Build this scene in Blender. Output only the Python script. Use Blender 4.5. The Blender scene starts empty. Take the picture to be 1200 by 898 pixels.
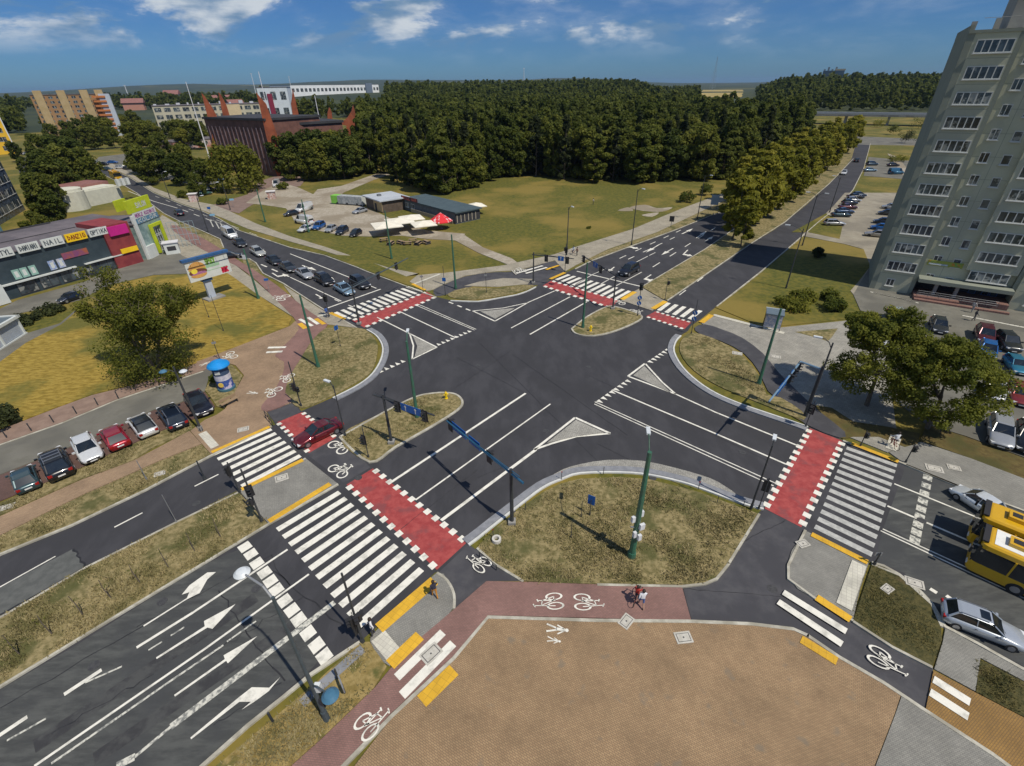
import bpy, bmesh, math, random
from mathutils import Vector, Matrix, noise as mn
from array import array
SC = bpy.context.scene
COL = SC.collection
R = math.radians
# ---------------------------------------------------------------- camera
W0, H0, F0, CX0, CY0 = 1200., 898., 565., 600., 449.
PITCH, ROLL, CAMH = math.atan((449 - 100.5) / 565.), R(0.9), 30.0
_f = Vector((0, math.cos(PITCH), -math.sin(PITCH)))
_r0 = Vector((1, 0, 0)); _u0 = _r0.cross(_f)
_r = _r0 * math.cos(ROLL) - _u0 * math.sin(ROLL)
_u = _r0 * math.sin(ROLL) + _u0 * math.cos(ROLL)
cd = bpy.data.cameras.new('camera'); cam = bpy.data.objects.new('camera', cd); COL.objects.link(cam)
cd.sensor_width = 36; cd.lens = 36 * F0 / W0; cd.clip_start = .5; cd.clip_end = 60000
cam.matrix_world = Matrix.Translation((0, 0, CAMH)) @ Matrix((_r, _u, -_f)).transposed().to_4x4()
SC.camera = cam
# ---------------------------------------------------------------- sky, sun, exposure
SUN_AZ, SUN_EL = -42.0, 57.0      # direction the sun stands in, degrees from +X, and its height
w = bpy.data.worlds.new('World'); SC.world = w; w.use_nodes = True
nt = w.node_tree; nt.nodes.clear(); N = nt.nodes; Lk = nt.links
def nd(tree, t, **k):
    n = tree.nodes.new(t)
    for a, b in k.items():
        setattr(n, a, b)
    return n
sky = nd(nt, 'ShaderNodeTexSky', sky_type='NISHITA', sun_disc=False)
sky.sun_elevation = R(SUN_EL); sky.sun_rotation = R(90 - SUN_AZ)
sky.altitude = 300; sky.air_density = 1.0; sky.dust_density = .35; sky.ozone_density = 2.5
bg = nd(nt, 'ShaderNodeBackground'); out = nd(nt, 'ShaderNodeOutputWorld')
bg.inputs['Strength'].default_value = .070
tc = nd(nt, 'ShaderNodeTexCoord'); sep = nd(nt, 'ShaderNodeSeparateXYZ'); Lk.new(tc.outputs['Generated'], sep.inputs[0])
# deep blue of a clear summer sky
tint = nd(nt, 'ShaderNodeMix', data_type='RGBA', blend_type='MULTIPLY'); tint.inputs[0].default_value = 1
Lk.new(sky.outputs[0], tint.inputs[6]); tint.inputs[7].default_value = (.29, .56, 1.0, 1)
# clouds: noise in direction space, flattened towards the horizon
mp = nd(nt, 'ShaderNodeMapping'); mp.inputs['Location'].default_value = (2.35, .9, .4); mp.inputs['Scale'].default_value = (1, 1, 3.0); Lk.new(tc.outputs['Generated'], mp.inputs[0])
nz = nd(nt, 'ShaderNodeTexNoise'); nz.inputs['Scale'].default_value = 4.2; nz.inputs['Detail'].default_value = 9; nz.inputs['Roughness'].default_value = .62
nz.inputs['Distortion'].default_value = .25
Lk.new(mp.outputs[0], nz.inputs['Vector'])
def mth(tree, op, a=None, b=None, c=None, clamp=False):
    n = nd(tree, 'ShaderNodeMath', operation=op, use_clamp=clamp)
    for i, v in enumerate((a, b, c)):
        if v is None: continue
        if hasattr(v, 'node'): tree.links.new(v, n.inputs[i])
        else: n.inputs[i].default_value = v
    return n.outputs[0]
def mrange(tree, v, a, b, c=0., d=1., sm=True):
    n = nd(tree, 'ShaderNodeMapRange', interpolation_type='SMOOTHSTEP' if sm else 'LINEAR')
    tree.links.new(v, n.inputs[0])
    for i, q in enumerate((a, b, c, d)): n.inputs[i + 1].default_value = q
    return n.outputs[0]
el = sep.outputs[2]
lowmask = mrange(nt, el, .035, .085)
leftness = mrange(nt, sep.outputs[0], .25, -.55)
thr = mth(nt, 'SUBTRACT', .525, mth(nt, 'MULTIPLY', leftness, .09))
dens = mrange(nt, mth(nt, 'SUBTRACT', nz.outputs['Fac'], thr), 0, .11)
dens = mth(nt, 'MULTIPLY', dens, lowmask)
wisp = mrange(nt, nz.outputs['Fac'], .38, .68, 0, .35); wisp = mth(nt, 'MULTIPLY', wisp, mrange(nt, el, .01, .10))
dens = mth(nt, 'MAXIMUM', mth(nt, 'MULTIPLY', dens, .9), wisp)
nz2 = nd(nt, 'ShaderNodeTexNoise'); nz2.inputs['Scale'].default_value = 9; nz2.inputs['Detail'].default_value = 5
mp2 = nd(nt, 'ShaderNodeMapping'); mp2.inputs['Scale'].default_value = (1, 1, 3.2); mp2.inputs['Location'].default_value = (0, 0, -.12)
Lk.new(tc.outputs['Generated'], mp2.inputs[0]); Lk.new(mp2.outputs[0], nz2.inputs['Vector'])
cc = nd(nt, 'ShaderNodeMix', data_type='RGBA'); Lk.new(mrange(nt, nz2.outputs['Fac'], .42, .62), cc.inputs[0])
cc.inputs[6].default_value = (2.2, 3.9, 6.2, 1); cc.inputs[7].default_value = (9.5, 10.2, 10.8, 1)
mx = nd(nt, 'ShaderNodeMix', data_type='RGBA'); Lk.new(dens, mx.inputs[0]); Lk.new(tint.outputs[2], mx.inputs[6]); Lk.new(cc.outputs[2], mx.inputs[7])
Lk.new(mx.outputs[2], bg.inputs[0]); Lk.new(bg.outputs[0], out.inputs[0])
sl = bpy.data.lights.new('sun', 'SUN'); sun = bpy.data.objects.new('sun', sl); COL.objects.link(sun)
sl.energy = 4.1; sl.angle = R(.55); sl.color = (1, .92, .79)
sd = Vector((math.cos(R(SUN_AZ)) * math.cos(R(SUN_EL)), math.sin(R(SUN_AZ)) * math.cos(R(SUN_EL)), math.sin(R(SUN_EL))))
sun.rotation_euler = sd.to_track_quat('Z', 'Y').to_euler(); sun.location = (0, 0, 80)
SC.view_settings.view_transform = 'Standard'; SC.view_settings.look = 'None'; SC.view_settings.gamma = 1
SC.view_settings.use_curve_mapping = False; SC.view_settings.exposure = -0.06
SC.cycles.max_bounces = 6; SC.cycles.transparent_max_bounces = 6; SC.cycles.volume_bounces = 0
# ---------------------------------------------------------------- helpers
def G(x, y, z=0.0):
    """the world point at height z that is seen at pixel (x, y) of the photograph"""
    d = _f + _r * ((x - CX0) / F0) - _u * ((y - CY0) / F0)
    t = (CAMH - z) / -d.z
    return Vector((d.x * t, d.y * t, z))
def PX(p):
    v = Vector(p) - Vector((0, 0, CAMH)); q = v.dot(_f)
    return CX0 + F0 * v.dot(_r) / q, CY0 - F0 * v.dot(_u) / q
def height_at(b, ty):
    """height over ground point b at which the vertical through it reaches image row ty"""
    lo, hi = 0., 90.
    for _ in range(40):
        m = (lo + hi) / 2
        if PX((b.x, b.y, m))[1] > ty: lo = m
        else: hi = m
    return lo
def rgba(c): return (c[0], c[1], c[2], 1)
MATS = {}
def pm(name, c, c2=None, rough=.8, scale=1., detail=4., metal=0., bump=0., bscale=None, c3=None, s3=.05, lo=.35, hi=.65, lo3=.45, hi3=.6, spec=None, coat=0., rnd=0., stretch=None):
    """procedural surface: c..c2 mixed by fine noise, c3 laid over by broad noise patches"""
    if name in MATS: return MATS[name]
    m = bpy.data.materials.new(name); m.use_nodes = True; t = m.node_tree
    b = t.nodes['Principled BSDF']; b.inputs['Roughness'].default_value = rough; b.inputs['Metallic'].default_value = metal
    if spec is not None: b.inputs['Specular IOR Level'].default_value = spec
    if coat: b.inputs['Coat Weight'].default_value = coat; b.inputs['Coat Roughness'].default_value = .05
    g = nd(t, 'ShaderNodeTexCoord'); vec = g.outputs['Object']
    if stretch:
        ma = nd(t, 'ShaderNodeMapping'); ma.inputs['Rotation'].default_value = (0, 0, stretch[0]); ma.inputs['Scale'].default_value = (stretch[1], stretch[2], 1)
        t.links.new(vec, ma.inputs[0]); vec = ma.outputs[0]
    col = None
    if c2 is None: c2 = tuple(min(1, v * 1.12) for v in c)
    n = nd(t, 'ShaderNodeTexNoise'); n.inputs['Scale'].default_value = scale; n.inputs['Detail'].default_value = detail; n.inputs['Roughness'].default_value = .65
    t.links.new(vec, n.inputs['Vector'])
    a = nd(t, 'ShaderNodeMix', data_type='RGBA'); t.links.new(mrange(t, n.outputs['Fac'], lo, hi), a.inputs[0])
    a.inputs[6].default_value = rgba(c); a.inputs[7].default_value = rgba(c2); col = a.outputs[2]
    if c3 is not None:
        n3 = nd(t, 'ShaderNodeTexNoise'); n3.inputs['Scale'].default_value = s3; n3.inputs['Detail'].default_value = 6; n3.inputs['Roughness'].default_value = .6
        t.links.new(g.outputs['Object'], n3.inputs['Vector'])
        a3 = nd(t, 'ShaderNodeMix', data_type='RGBA'); t.links.new(mrange(t, n3.outputs['Fac'], lo3, hi3, 0, .85), a3.inputs[0])
        t.links.new(col, a3.inputs[6]); a3.inputs[7].default_value = rgba(c3); col = a3.outputs[2]
    if rnd:
        oi = nd(t, 'ShaderNodeObjectInfo'); hs = nd(t, 'ShaderNodeHueSaturation')
        t.links.new(mrange(t, oi.outputs['Random'], 0, 1, 1 - rnd, 1 + rnd, False), hs.inputs['Value'])
        t.links.new(mrange(t, oi.outputs['Random'], 0, 1, .5 + rnd * .06, .5 - rnd * .06, False), hs.inputs['Hue'])
        t.links.new(col, hs.inputs['Color']); col = hs.outputs[0]
    t.links.new(col, b.inputs['Base Color'])
    if bump:
        nb = nd(t, 'ShaderNodeTexNoise'); nb.inputs['Scale'].default_value = bscale or scale * 2; nb.inputs['Detail'].default_value = 4
        t.links.new(vec, nb.inputs['Vector'])
        bp = nd(t, 'ShaderNodeBump'); bp.inputs['Strength'].default_value = bump; bp.inputs['Distance'].default_value = .05
        t.links.new(nb.outputs['Fac'], bp.inputs['Height']); t.links.new(bp.outputs[0], b.inputs['Normal'])
    MATS[name] = m; return m
def brickmat(name, c1, c2, mortar, bw, bh, rot=0., rough=.85, msize=.012, offset=.5, c3=None, big=.35):
    m = bpy.data.materials.new(name); m.use_nodes = True; t = m.node_tree; b = t.nodes['Principled BSDF']; b.inputs['Roughness'].default_value = rough
    g = nd(t, 'ShaderNodeTexCoord'); ma = nd(t, 'ShaderNodeMapping'); ma.inputs['Rotation'].default_value = (0, 0, rot); t.links.new(g.outputs['Object'], ma.inputs[0])
    k = nd(t, 'ShaderNodeTexBrick'); k.inputs['Scale'].default_value = 1; k.inputs['Brick Width'].default_value = bw; k.inputs['Row Height'].default_value = bh
    k.inputs['Mortar Size'].default_value = msize; k.offset = offset; k.inputs['Bias'].default_value = 0
    k.inputs['Color1'].default_value = rgba(c1); k.inputs['Color2'].default_value = rgba(c2); k.inputs['Mortar'].default_value = rgba(mortar)
    t.links.new(ma.outputs[0], k.inputs['Vector']); col = k.outputs['Color']
    n = nd(t, 'ShaderNodeTexNoise'); n.inputs['Scale'].default_value = big; n.inputs['Detail'].default_value = 8; n.inputs['Roughness'].default_value = .7; t.links.new(g.outputs['Object'], n.inputs['Vector'])
    hs = nd(t, 'ShaderNodeHueSaturation'); t.links.new(mrange(t, n.outputs['Fac'], .3, .7, .74, 1.22, False), hs.inputs['Value']); t.links.new(col, hs.inputs['Color']); col = hs.outputs[0]
    if c3:
        n3 = nd(t, 'ShaderNodeTexNoise'); n3.inputs['Scale'].default_value = .9; n3.inputs['Detail'].default_value = 5; t.links.new(g.outputs['Object'], n3.inputs['Vector'])
        a3 = nd(t, 'ShaderNodeMix', data_type='RGBA'); t.links.new(mrange(t, n3.outputs['Fac'], .62, .72, 0, .7), a3.inputs[0]); t.links.new(col, a3.inputs[6]); a3.inputs[7].default_value = rgba(c3); col = a3.outputs[2]
    t.links.new(col, b.inputs['Base Color']); MATS[name] = m; return m
def tag(o, label=None, cat=None, group=None, kind=None):
    if label: o['label'] = label
    if cat: o['category'] = cat
    if group: o['group'] = group
    if kind: o['kind'] = kind
    return o
def empty(name, loc, rz=0., label=None, cat=None, group=None):
    o = bpy.data.objects.new(name, None); COL.objects.link(o); o.location = loc; o.rotation_euler = (0, 0, rz); o.empty_display_size = .3
    return tag(o, label, cat, group)
class MB:
    def __init__(s): s.v = []; s.f = []; s.m = []; s.cur = 0; s.sm = []; s.smooth = False
    def add(s, vs, fs):
        b = len(s.v); s.v.extend([tuple(q) for q in vs])
        for f in fs: s.f.append([b + i for i in f]); s.m.append(s.cur); s.sm.append(s.smooth)
        return s
    def box(s, c, d, rz=0., tilt=None):
        x, y, z = d[0] / 2, d[1] / 2, d[2] / 2; M = Matrix.Rotation(rz, 3, 'Z')
        if tilt: M = M @ Matrix.Rotation(tilt[0], 3, tilt[1])
        c = Vector(c)
        vs = [c + M @ Vector((a * x, b * y, e * z)) for e in (-1, 1) for b in (-1, 1) for a in (-1, 1)]
        return s.add(vs, [(0, 2, 3, 1), (4, 5, 7, 6), (0, 1, 5, 4), (2, 6, 7, 3), (0, 4, 6, 2), (1, 3, 7, 5)])
    def tube(s, p0, p1, r0, r1=None, n=8, caps=True):
        p0, p1 = Vector(p0), Vector(p1); r1 = r0 if r1 is None else r1
        a = (p1 - p0).normalized(); q = a.to_track_quat('Z', 'Y').to_matrix()
        vs = []
        for p, r in ((p0, r0), (p1, r1)):
            for i in range(n):
                t = 2 * math.pi * i / n; vs.append(p + q @ Vector((math.cos(t) * r, math.sin(t) * r, 0)))
        fs = [(i, (i + 1) % n, n + (i + 1) % n, n + i) for i in range(n)]
        if caps: fs += [tuple(reversed(range(n))), tuple(range(n, 2 * n))]
        return s.add(vs, fs)
    def path(s, pts, r0, r1=None, n=6):
        r1 = r0 if r1 is None else r1; k = len(pts) - 1
        for i in range(k): s.tube(pts[i], pts[i + 1], r0 + (r1 - r0) * i / k, r0 + (r1 - r0) * (i + 1) / k, n)
        return s
    def lathe(s, prof, c=(0, 0, 0), n=16):
        c = Vector(c); vs = []
        for r, z in prof:
            for i in range(n):
                t = 2 * math.pi * i / n; vs.append(c + Vector((math.cos(t) * r, math.sin(t) * r, z)))
        fs = []
        for j in range(len(prof) - 1):
            for i in range(n): fs.append((j * n + i, j * n + (i + 1) % n, (j + 1) * n + (i + 1) % n, (j + 1) * n + i))
        fs.append(tuple(reversed(range(n)))); fs.append(tuple(range((len(prof) - 1) * n, len(prof) * n)))
        return s.add(vs, fs)
    def poly(s, pts, z=None):
        pts = [Vector(p) if z is None else Vector((p[0], p[1], z)) for p in pts]
        return s.add(pts, [tuple(range(len(pts)))])
    def prism(s, pts, z0, z1, bottom=False):
        pts = [(p[0], p[1]) for p in pts]
        ar = sum(pts[i][0] * pts[(i + 1) % len(pts)][1] - pts[(i + 1) % len(pts)][0] * pts[i][1] for i in range(len(pts)))
        if ar < 0: pts.reverse()
        n = len(pts); vs = [(x, y, z0) for x, y in pts] + [(x, y, z1) for x, y in pts]
        fs = [tuple(range(n, 2 * n))] + [(i, (i + 1) % n, n + (i + 1) % n, n + i) for i in range(n)]
        if bottom: fs.append(tuple(reversed(range(n))))
        return s.add(vs, fs)
    def ribbon(s, a, b, w, z):
        a, b = Vector((a[0], a[1], 0)), Vector((b[0], b[1], 0)); d = (b - a)
        if d.length < 1e-4: return s
        d.normalize(); n = Vector((-d.y, d.x, 0)) * (w / 2)
        return s.poly([a - n, b - n, b + n, a + n], z)
    def build(s, name, mats, parent=None, kind=None, label=None, cat=None, group=None, smooth=False, origin=None):
        me = bpy.data.meshes.new(name)
        vs = s.v if origin is None else [(x - origin[0], y - origin[1], z - origin[2]) for x, y, z in s.v]
        me.from_pydata(vs, [], s.f)
        if not isinstance(mats, (list, tuple)): mats = [mats]
        for m in mats: me.materials.append(m)
        if len(mats) > 1: me.polygons.foreach_set('material_index', s.m)
        if smooth: me.polygons.foreach_set('use_smooth', [True] * len(me.polygons))
        elif any(s.sm): me.polygons.foreach_set('use_smooth', s.sm)
        me.update(); o = bpy.data.objects.new(name, me); COL.objects.link(o)
        if parent is not None: o.parent = parent
        if origin is not None: o.location = origin
        return tag(o, label, cat, group, kind)
def cr(pts, n=4, closed=False):
    """smooth a list of pixel points"""
    k = len(pts); o = []
    for i in range(k if closed else k - 1):
        p = [pts[(i + j) % k] if closed else pts[min(max(i + j, 0), k - 1)] for j in (-1, 0, 1, 2)]
        for s in range(n):
            t = s / n
            o.append(tuple(.5 * (2 * p[1][c] + (p[2][c] - p[0][c]) * t + (2 * p[0][c] - 5 * p[1][c] + 4 * p[2][c] - p[3][c]) * t * t + (3 * p[1][c] - p[0][c] - 3 * p[2][c] + p[3][c]) * t ** 3) for c in (0, 1)))
    if not closed: o.append(tuple(pts[-1]))
    return o
def tree_copy(o, parent=None):
    c = o.copy(); COL.objects.link(c); c.parent = parent
    for ch in o.children: tree_copy(ch, c)
    return c
# ---------------------------------------------------------------- ground materials
GR = dict(c3=None)
m_field = pm('field_grass', (.066, .076, .007), (.14, .125, .014), rough=.95, scale=1.1, detail=10, bump=.6, bscale=3, c3=(.23, .17, .034), s3=.045, lo3=.44, hi3=.62)
m_dry = pm('dry_verge_grass', (.125, .108, .036), (.31, .25, .12), rough=.95, scale=2.4, detail=12, bump=.8, bscale=7, c3=(.075, .080, .020), s3=.26, lo3=.50, hi3=.62)
m_yel = pm('yellow_lawn', (.20, .135, .012), (.36, .255, .045), rough=.95, scale=.9, detail=9, bump=.6, bscale=5, c3=(.095, .10, .014), s3=.10, lo3=.46, hi3=.62, stretch=(.5, 1, 2.6))
m_weed = pm('clover_bed', (.035, .037, .008), (.10, .085, .026), rough=.95, scale=3.2, detail=9, bump=.9, bscale=9, c3=(.10, .075, .03), s3=.5, lo3=.58, hi3=.7)
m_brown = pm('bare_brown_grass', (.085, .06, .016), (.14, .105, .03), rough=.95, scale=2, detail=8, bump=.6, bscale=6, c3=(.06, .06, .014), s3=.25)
m_asph = pm('asphalt', (.038, .038, .043), (.053, .053, .059), rough=.82, scale=.55, detail=10, bump=.15, bscale=30, c3=(.036, .036, .040), s3=.12, lo3=.46, hi3=.62, lo=.38, hi=.62, stretch=(.53, 1, .35))
m_asph_old = pm('worn_asphalt', (.050, .053, .052), (.088, .092, .087), rough=.88, scale=1.1, detail=9, bump=.15, bscale=30, c3=(.05, .053, .055), s3=.2, stretch=(-.55, .4, 1.6))
m_asph_bike = pm('cycle_path_asphalt', (.058, .058, .066), (.078, .077, .083), rough=.85, scale=.8, detail=8, c3=(.048, .048, .055), s3=.3)
m_service = pm('service_road_concrete', (.145, .14, .115), (.185, .178, .15), rough=.9, scale=.8, detail=8, c3=(.115, .112, .095), s3=.2)
m_tan = brickmat('tan_brick_paving', (.355, .24, .13), (.295, .192, .103), (.17, .12, .072), .2, .1, rot=.55, c3=(.19, .155, .11))
m_tan2 = brickmat('tan_brick_walk', (.37, .255, .155), (.31, .21, .125), (.18, .13, .09), .2, .1, rot=-.5)
m_pink = brickmat('red_brick_cycle_path', (.275, .15, .125), (.235, .128, .108), (.17, .11, .095), .2, .1, rot=.1)
m_bay = brickmat('red_brick_parking_bay', (.145, .08, .065), (.115, .066, .055), (.075, .05, .045), .2, .1, rot=.4)
m_grey = brickmat('grey_paving', (.275, .268, .235), (.23, .225, .20), (.15, .148, .135), .2, .1, rot=.4)
m_slab = brickmat('pale_slab_walk', (.36, .325, .25), (.31, .28, .215), (.2, .18, .14), .5, .5, rot=.4)
m_gravel = pm('gravel_yard', (.30, .26, .195), (.42, .375, .30), rough=.95, scale=1.2, detail=9, bump=.4, c3=(.24, .20, .14), s3=.09)
m_sett = brickmat('granite_setts', (.42, .41, .36), (.30, .29, .26), (.15, .145, .13), .2, .12, rot=.4, offset=.3)
m_ochre = brickmat('ochre_brick_path', (.30, .17, .045), (.25, .145, .045), (.16, .1, .04), .2, .1, rot=-.5)
m_kerb = pm('kerb_concrete', (.40, .38, .31), (.53, .51, .43), rough=.85, scale=2, c3=(.30, .28, .22), s3=.6)
m_kerbb = pm('bluish_kerb_apron', (.20, .21, .23), (.26, .27, .29), rough=.8, scale=2)
m_white = pm('white_road_paint', (.50, .49, .43), (.80, .78, .69), rough=.7, scale=1.3, detail=12, lo=.30, hi=.55)
m_worn = pm('worn_road_paint', (.20, .205, .19), (.62, .61, .53), rough=.75, scale=3.5, detail=10, lo=.40, hi=.56)
m_red = pm('red_cycle_crossing_paint', (.30, .040, .040), (.40, .075, .068), rough=.8, scale=1.6, detail=12, c3=(.22, .06, .062), s3=.6, lo3=.50, hi3=.66)
m_yellow = brickmat('yellow_tactile_paving', (.72, .42, .03), (.66, .38, .028), (.50, .29, .03), .4, .4, rot=.57, msize=.012, offset=0)
m_wtac = brickmat('white_guide_paving', (.62, .60, .50), (.55, .53, .45), (.42, .4, .34), .3, .3, rot=.57, offset=0)
m_far = pm('far_country', (.022, .036, .016), (.05, .062, .02), rough=1, scale=.004, detail=10, c3=(.17, .155, .05), s3=.0011, lo3=.60, hi3=.64, lo=.4, hi=.6)
def hz(x, y):
    """height of the land: level round the crossing, rising gently far off"""
    r = math.hypot(x, y); az = math.degrees(math.atan2(x, max(y, 1e-3)))
    if r < 420 or y < 0: return 0.
    def S(a, b, v):
        t = min(1, max(0, (v - a) / (b - a))); return t * t * (3 - 2 * t)
    gap = 1 - S(12, 15.5, az) * (1 - S(23.5, 27, az))     # level fields between the woods
    left = 1 - .85 * (1 - S(-27, -20, az))
    h = 20 * S(420, 1500, r) * gap * left
    ridge = S(3500, 9000, r) * (95 + 40 * mn.noise(Vector((az * .11, 3.3, 0))) + 14 * mn.noise(Vector((az * .6, 1., 0))))
    ridge *= (1 - .82 * S(4, 22, az)) * (.25 + .75 * S(-48, -28, az))
    return h + ridge * (r < 16000)
_uid = [0]
def lift():
    _uid[0] += 1; return .10 + .002 * (_uid[0] % 14)
def patch(name, pts, mat, z=None, curve=0, kind='structure', label=None, cat=None, z0=0.0):
    z = lift() if z is None else z
    if curve: pts = cr(pts, curve, True)
    P_ = [G(x, y, z) for x, y in pts]
    b = MB().prism(P_, z0, z)
    return b.build(name, mat, kind=kind, label=label, cat=cat or name.replace('_', ' '))
def strip(mb, pts, w, z0, z1, side=0.):
    """a kerb or wall running along pixel points (at height z1)"""
    P_ = [G(x, y, z1) for x, y in pts]; L_, R_ = [], []
    for i, p in enumerate(P_):
        a = P_[max(i - 1, 0)]; c = P_[min(i + 1, len(P_) - 1)]; d = (c - a); d.z = 0; d.normalize(); n = Vector((-d.y, d.x, 0))
        L_.append(p + n * (w * (.5 + side))); R_.append(p - n * (w * (.5 - side)))
    for i in range(len(P_) - 1):
        q = [R_[i], R_[i + 1], L_[i + 1], L_[i]]
        vs = [(v.x, v.y, z0) for v in q] + [(v.x, v.y, z1) for v in q]
        fs = [(4, 5, 6, 7), (0, 1, 5, 4), (2, 3, 7, 6)]
        if i == 0: fs.append((3, 0, 4, 7))
        if i == len(P_) - 2: fs.append((1, 2, 6, 5))
        mb.add(vs, fs)
# ground: one sheet to the horizon, as rings in polar coordinates
b = MB(); NA = 150; RR = [0, 60, 150, 260, 420, 520, 640, 780, 950, 1150, 1400, 1700, 2100, 2600, 3300, 4200, 5200, 6300, 7500, 9000, 11000, 15000, 30000]
for r_ in RR:
    for i in range(NA):
        t = -math.pi * .0 + 2 * math.pi * i / NA; x, y = r_ * math.sin(t), r_ * math.cos(t); b.v.append((x, y, hz(x, y) - (.0 if r_ < 20000 else 60)))
for j in range(len(RR) - 1):
    for i in range(NA):
        i2 = (i + 1) % NA
        b.f.append([j * NA + i, j * NA + i2, (j + 1) * NA + i2, (j + 1) * NA + i]); b.m.append(0 if RR[j] < 630 else 1); b.sm.append(RR[j] >= 400)
b.build('ground', [m_field, m_far], kind='structure', cat='ground', label='wide green and yellow grassland reaching to the wooded horizon')
# ---------------------------------------------------------------- asphalt of the crossing and its four arms
nwL = [(418, 384), (404, 376), (388, 368), (372, 358), (332, 332), (308, 320), (300, 308), (292, 303), (280, 303), (262, 290), (258, 280), (236, 270), (212, 260), (192, 250), (160, 226), (140, 214), (122, 205), (96, 196)]
nwR = [(104, 190), (130, 198), (152, 208), (180, 226), (214, 240), (236, 247), (256, 256), (280, 270), (340, 290), (380, 299), (418, 313), (430, 318), (478, 336), (496, 343), (511, 348)]
nslip = [(528, 352), (560, 353), (590, 348), (606, 345), (618, 341), (628, 336), (633, 332), (644, 328), (662, 320)]
neL = [(674, 315), (694, 305), (740, 288), (792, 269), (834, 252), (868, 240), (905, 222), (940, 205), (968, 186), (985, 172)]
neR = [(1020, 168), (1018, 176), (1012, 198), (1000, 222), (985, 240), (958, 261), (934, 282), (892, 318), (864, 340), (840, 359), (824, 372), (810, 382)]
ekerb = [(806, 388), (798, 393), (792, 400), (790, 412), (800, 430), (818, 447), (840, 461), (868, 473), (900, 484), (930, 494), (947, 500)]
seT = [(988, 516), (1054, 541), (1132, 573), (1200, 598), (1330, 650), (1500, 720)]
seB = [(1500, 905), (1330, 842), (1198, 783), (1150, 756), (1108, 734), (1102, 724), (1092, 707), (1078, 692), (1054, 673), (1036, 663), (1022, 659), (1018, 658), (949, 624)]
scyc = [(945, 640), (924, 662), (924, 678), (934, 690), (954, 700), (1000, 728), (1046, 758), (1094, 783), (1084, 832), (1036, 800), (984, 770), (950, 748), (930, 738), (904, 734), (880, 733), (810, 729), (799, 686), (826, 684), (840, 678), (854, 660), (890, 600)]
skerb = [(895, 596), (866, 588), (820, 571), (798, 564), (762, 556), (728, 553), (680, 554), (658, 561), (636, 571), (608, 592), (580, 614), (560, 630), (549, 638)]
scyc2 = [(562, 648), (580, 662), (614, 681), (570, 680), (532, 714), (514, 670)]
swB = [(510, 671), (438, 738), (422, 752), (364, 790), (330, 818), (290, 850), (236, 898), (160, 965), (60, 1050)]
swT = [(-500, 1050), (-300, 830), (-120, 717), (0, 649), (84, 615), (170, 574), (246, 534), (318, 499), (323, 498), (312, 482), (345, 470), (353, 482)]
wkerb = [(390, 466), (416, 453), (432, 442), (442, 430), (448, 416), (448, 404), (441, 393), (430, 386)]
outer = nwL + nwR + nslip + neL + neR + ekerb + seT + seB + scyc + skerb + scyc2 + swB + swT + wkerb
MB().poly([G(x, y, .012) for x, y in outer], .012).build('road', m_asph, kind='structure', cat='road', label='dark asphalt crossing of two wide streets with four arms')
# older, paler asphalt
b = MB()
MB().poly([G(x, y, .017) for x, y in [(-80, 735), (0, 689), (86, 643), (92, 652), (99, 664), (8, 716), (-60, 754)]], .017).build('road', pm('pale_worn_asphalt', (.085, .09, .086), (.12, .125, .118), rough=.9, scale=1.5, detail=9), kind='structure', cat='road', label='paler worn asphalt panel on the western street')
for q in ([(-500, 1048), (-110, 862), (0, 808), (90, 756), (238, 662), (290, 640), (335, 700), (362, 735), (378, 770), (364, 785), (290, 848), (236, 894), (160, 960), (60, 1048)],
          [(1034, 622), (1062, 545), (1132, 574), (1200, 600), (1330, 652), (1330, 838), (1198, 780), (1108, 732), (1060, 672), (1026, 657)]):
    b.poly([G(x, y, .016) for x, y in q], .016)
b.build('road', m_asph_old, kind='structure', cat='road', label='older grey asphalt with cracks on the street arms')
b = MB()
for q in ([(359, 532), (403, 566), (434, 548), (402, 514), (397, 512)], [(514, 671), (532, 701), (533, 713), (570, 681), (612, 681), (580, 661), (562, 647), (549, 638)], [(942, 620), (924, 660), (924, 678), (934, 690), (954, 700), (1000, 728), (1046, 758), (1094, 783), (1085, 830), (1036, 799), (984, 769), (950, 747), (930, 737), (904, 733), (880, 732), (811, 728), (800, 687), (827, 685), (841, 679), (855, 661), (893, 601), (896, 597)],
          [(313, 483), (345, 471), (352, 483), (324, 497)]):
    b.poly([G(x, y, .020) for x, y in q], .020)
b.build('cycle_path', m_asph_bike, kind='structure', cat='cycle path', label='asphalt cycle path linking the red crossings')
# north cycle path and lane behind the slip island
patch('cycle_path', cr([(508, 340), (520, 334), (545, 324), (580, 319), (605, 318), (640, 308), (660, 306), (662, 318), (644, 327), (630, 334), (618, 334), (590, 332), (556, 335), (524, 345), (511, 347)], 2, True), m_asph_bike, z=.020, label='narrow asphalt cycle path behind the northern slip island')
patch('pavement', [(544, 335), (562, 330), (590, 326), (624, 327), (618, 333), (582, 336)], m_slab, label='pale paved wedge on the northern slip island')
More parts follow.
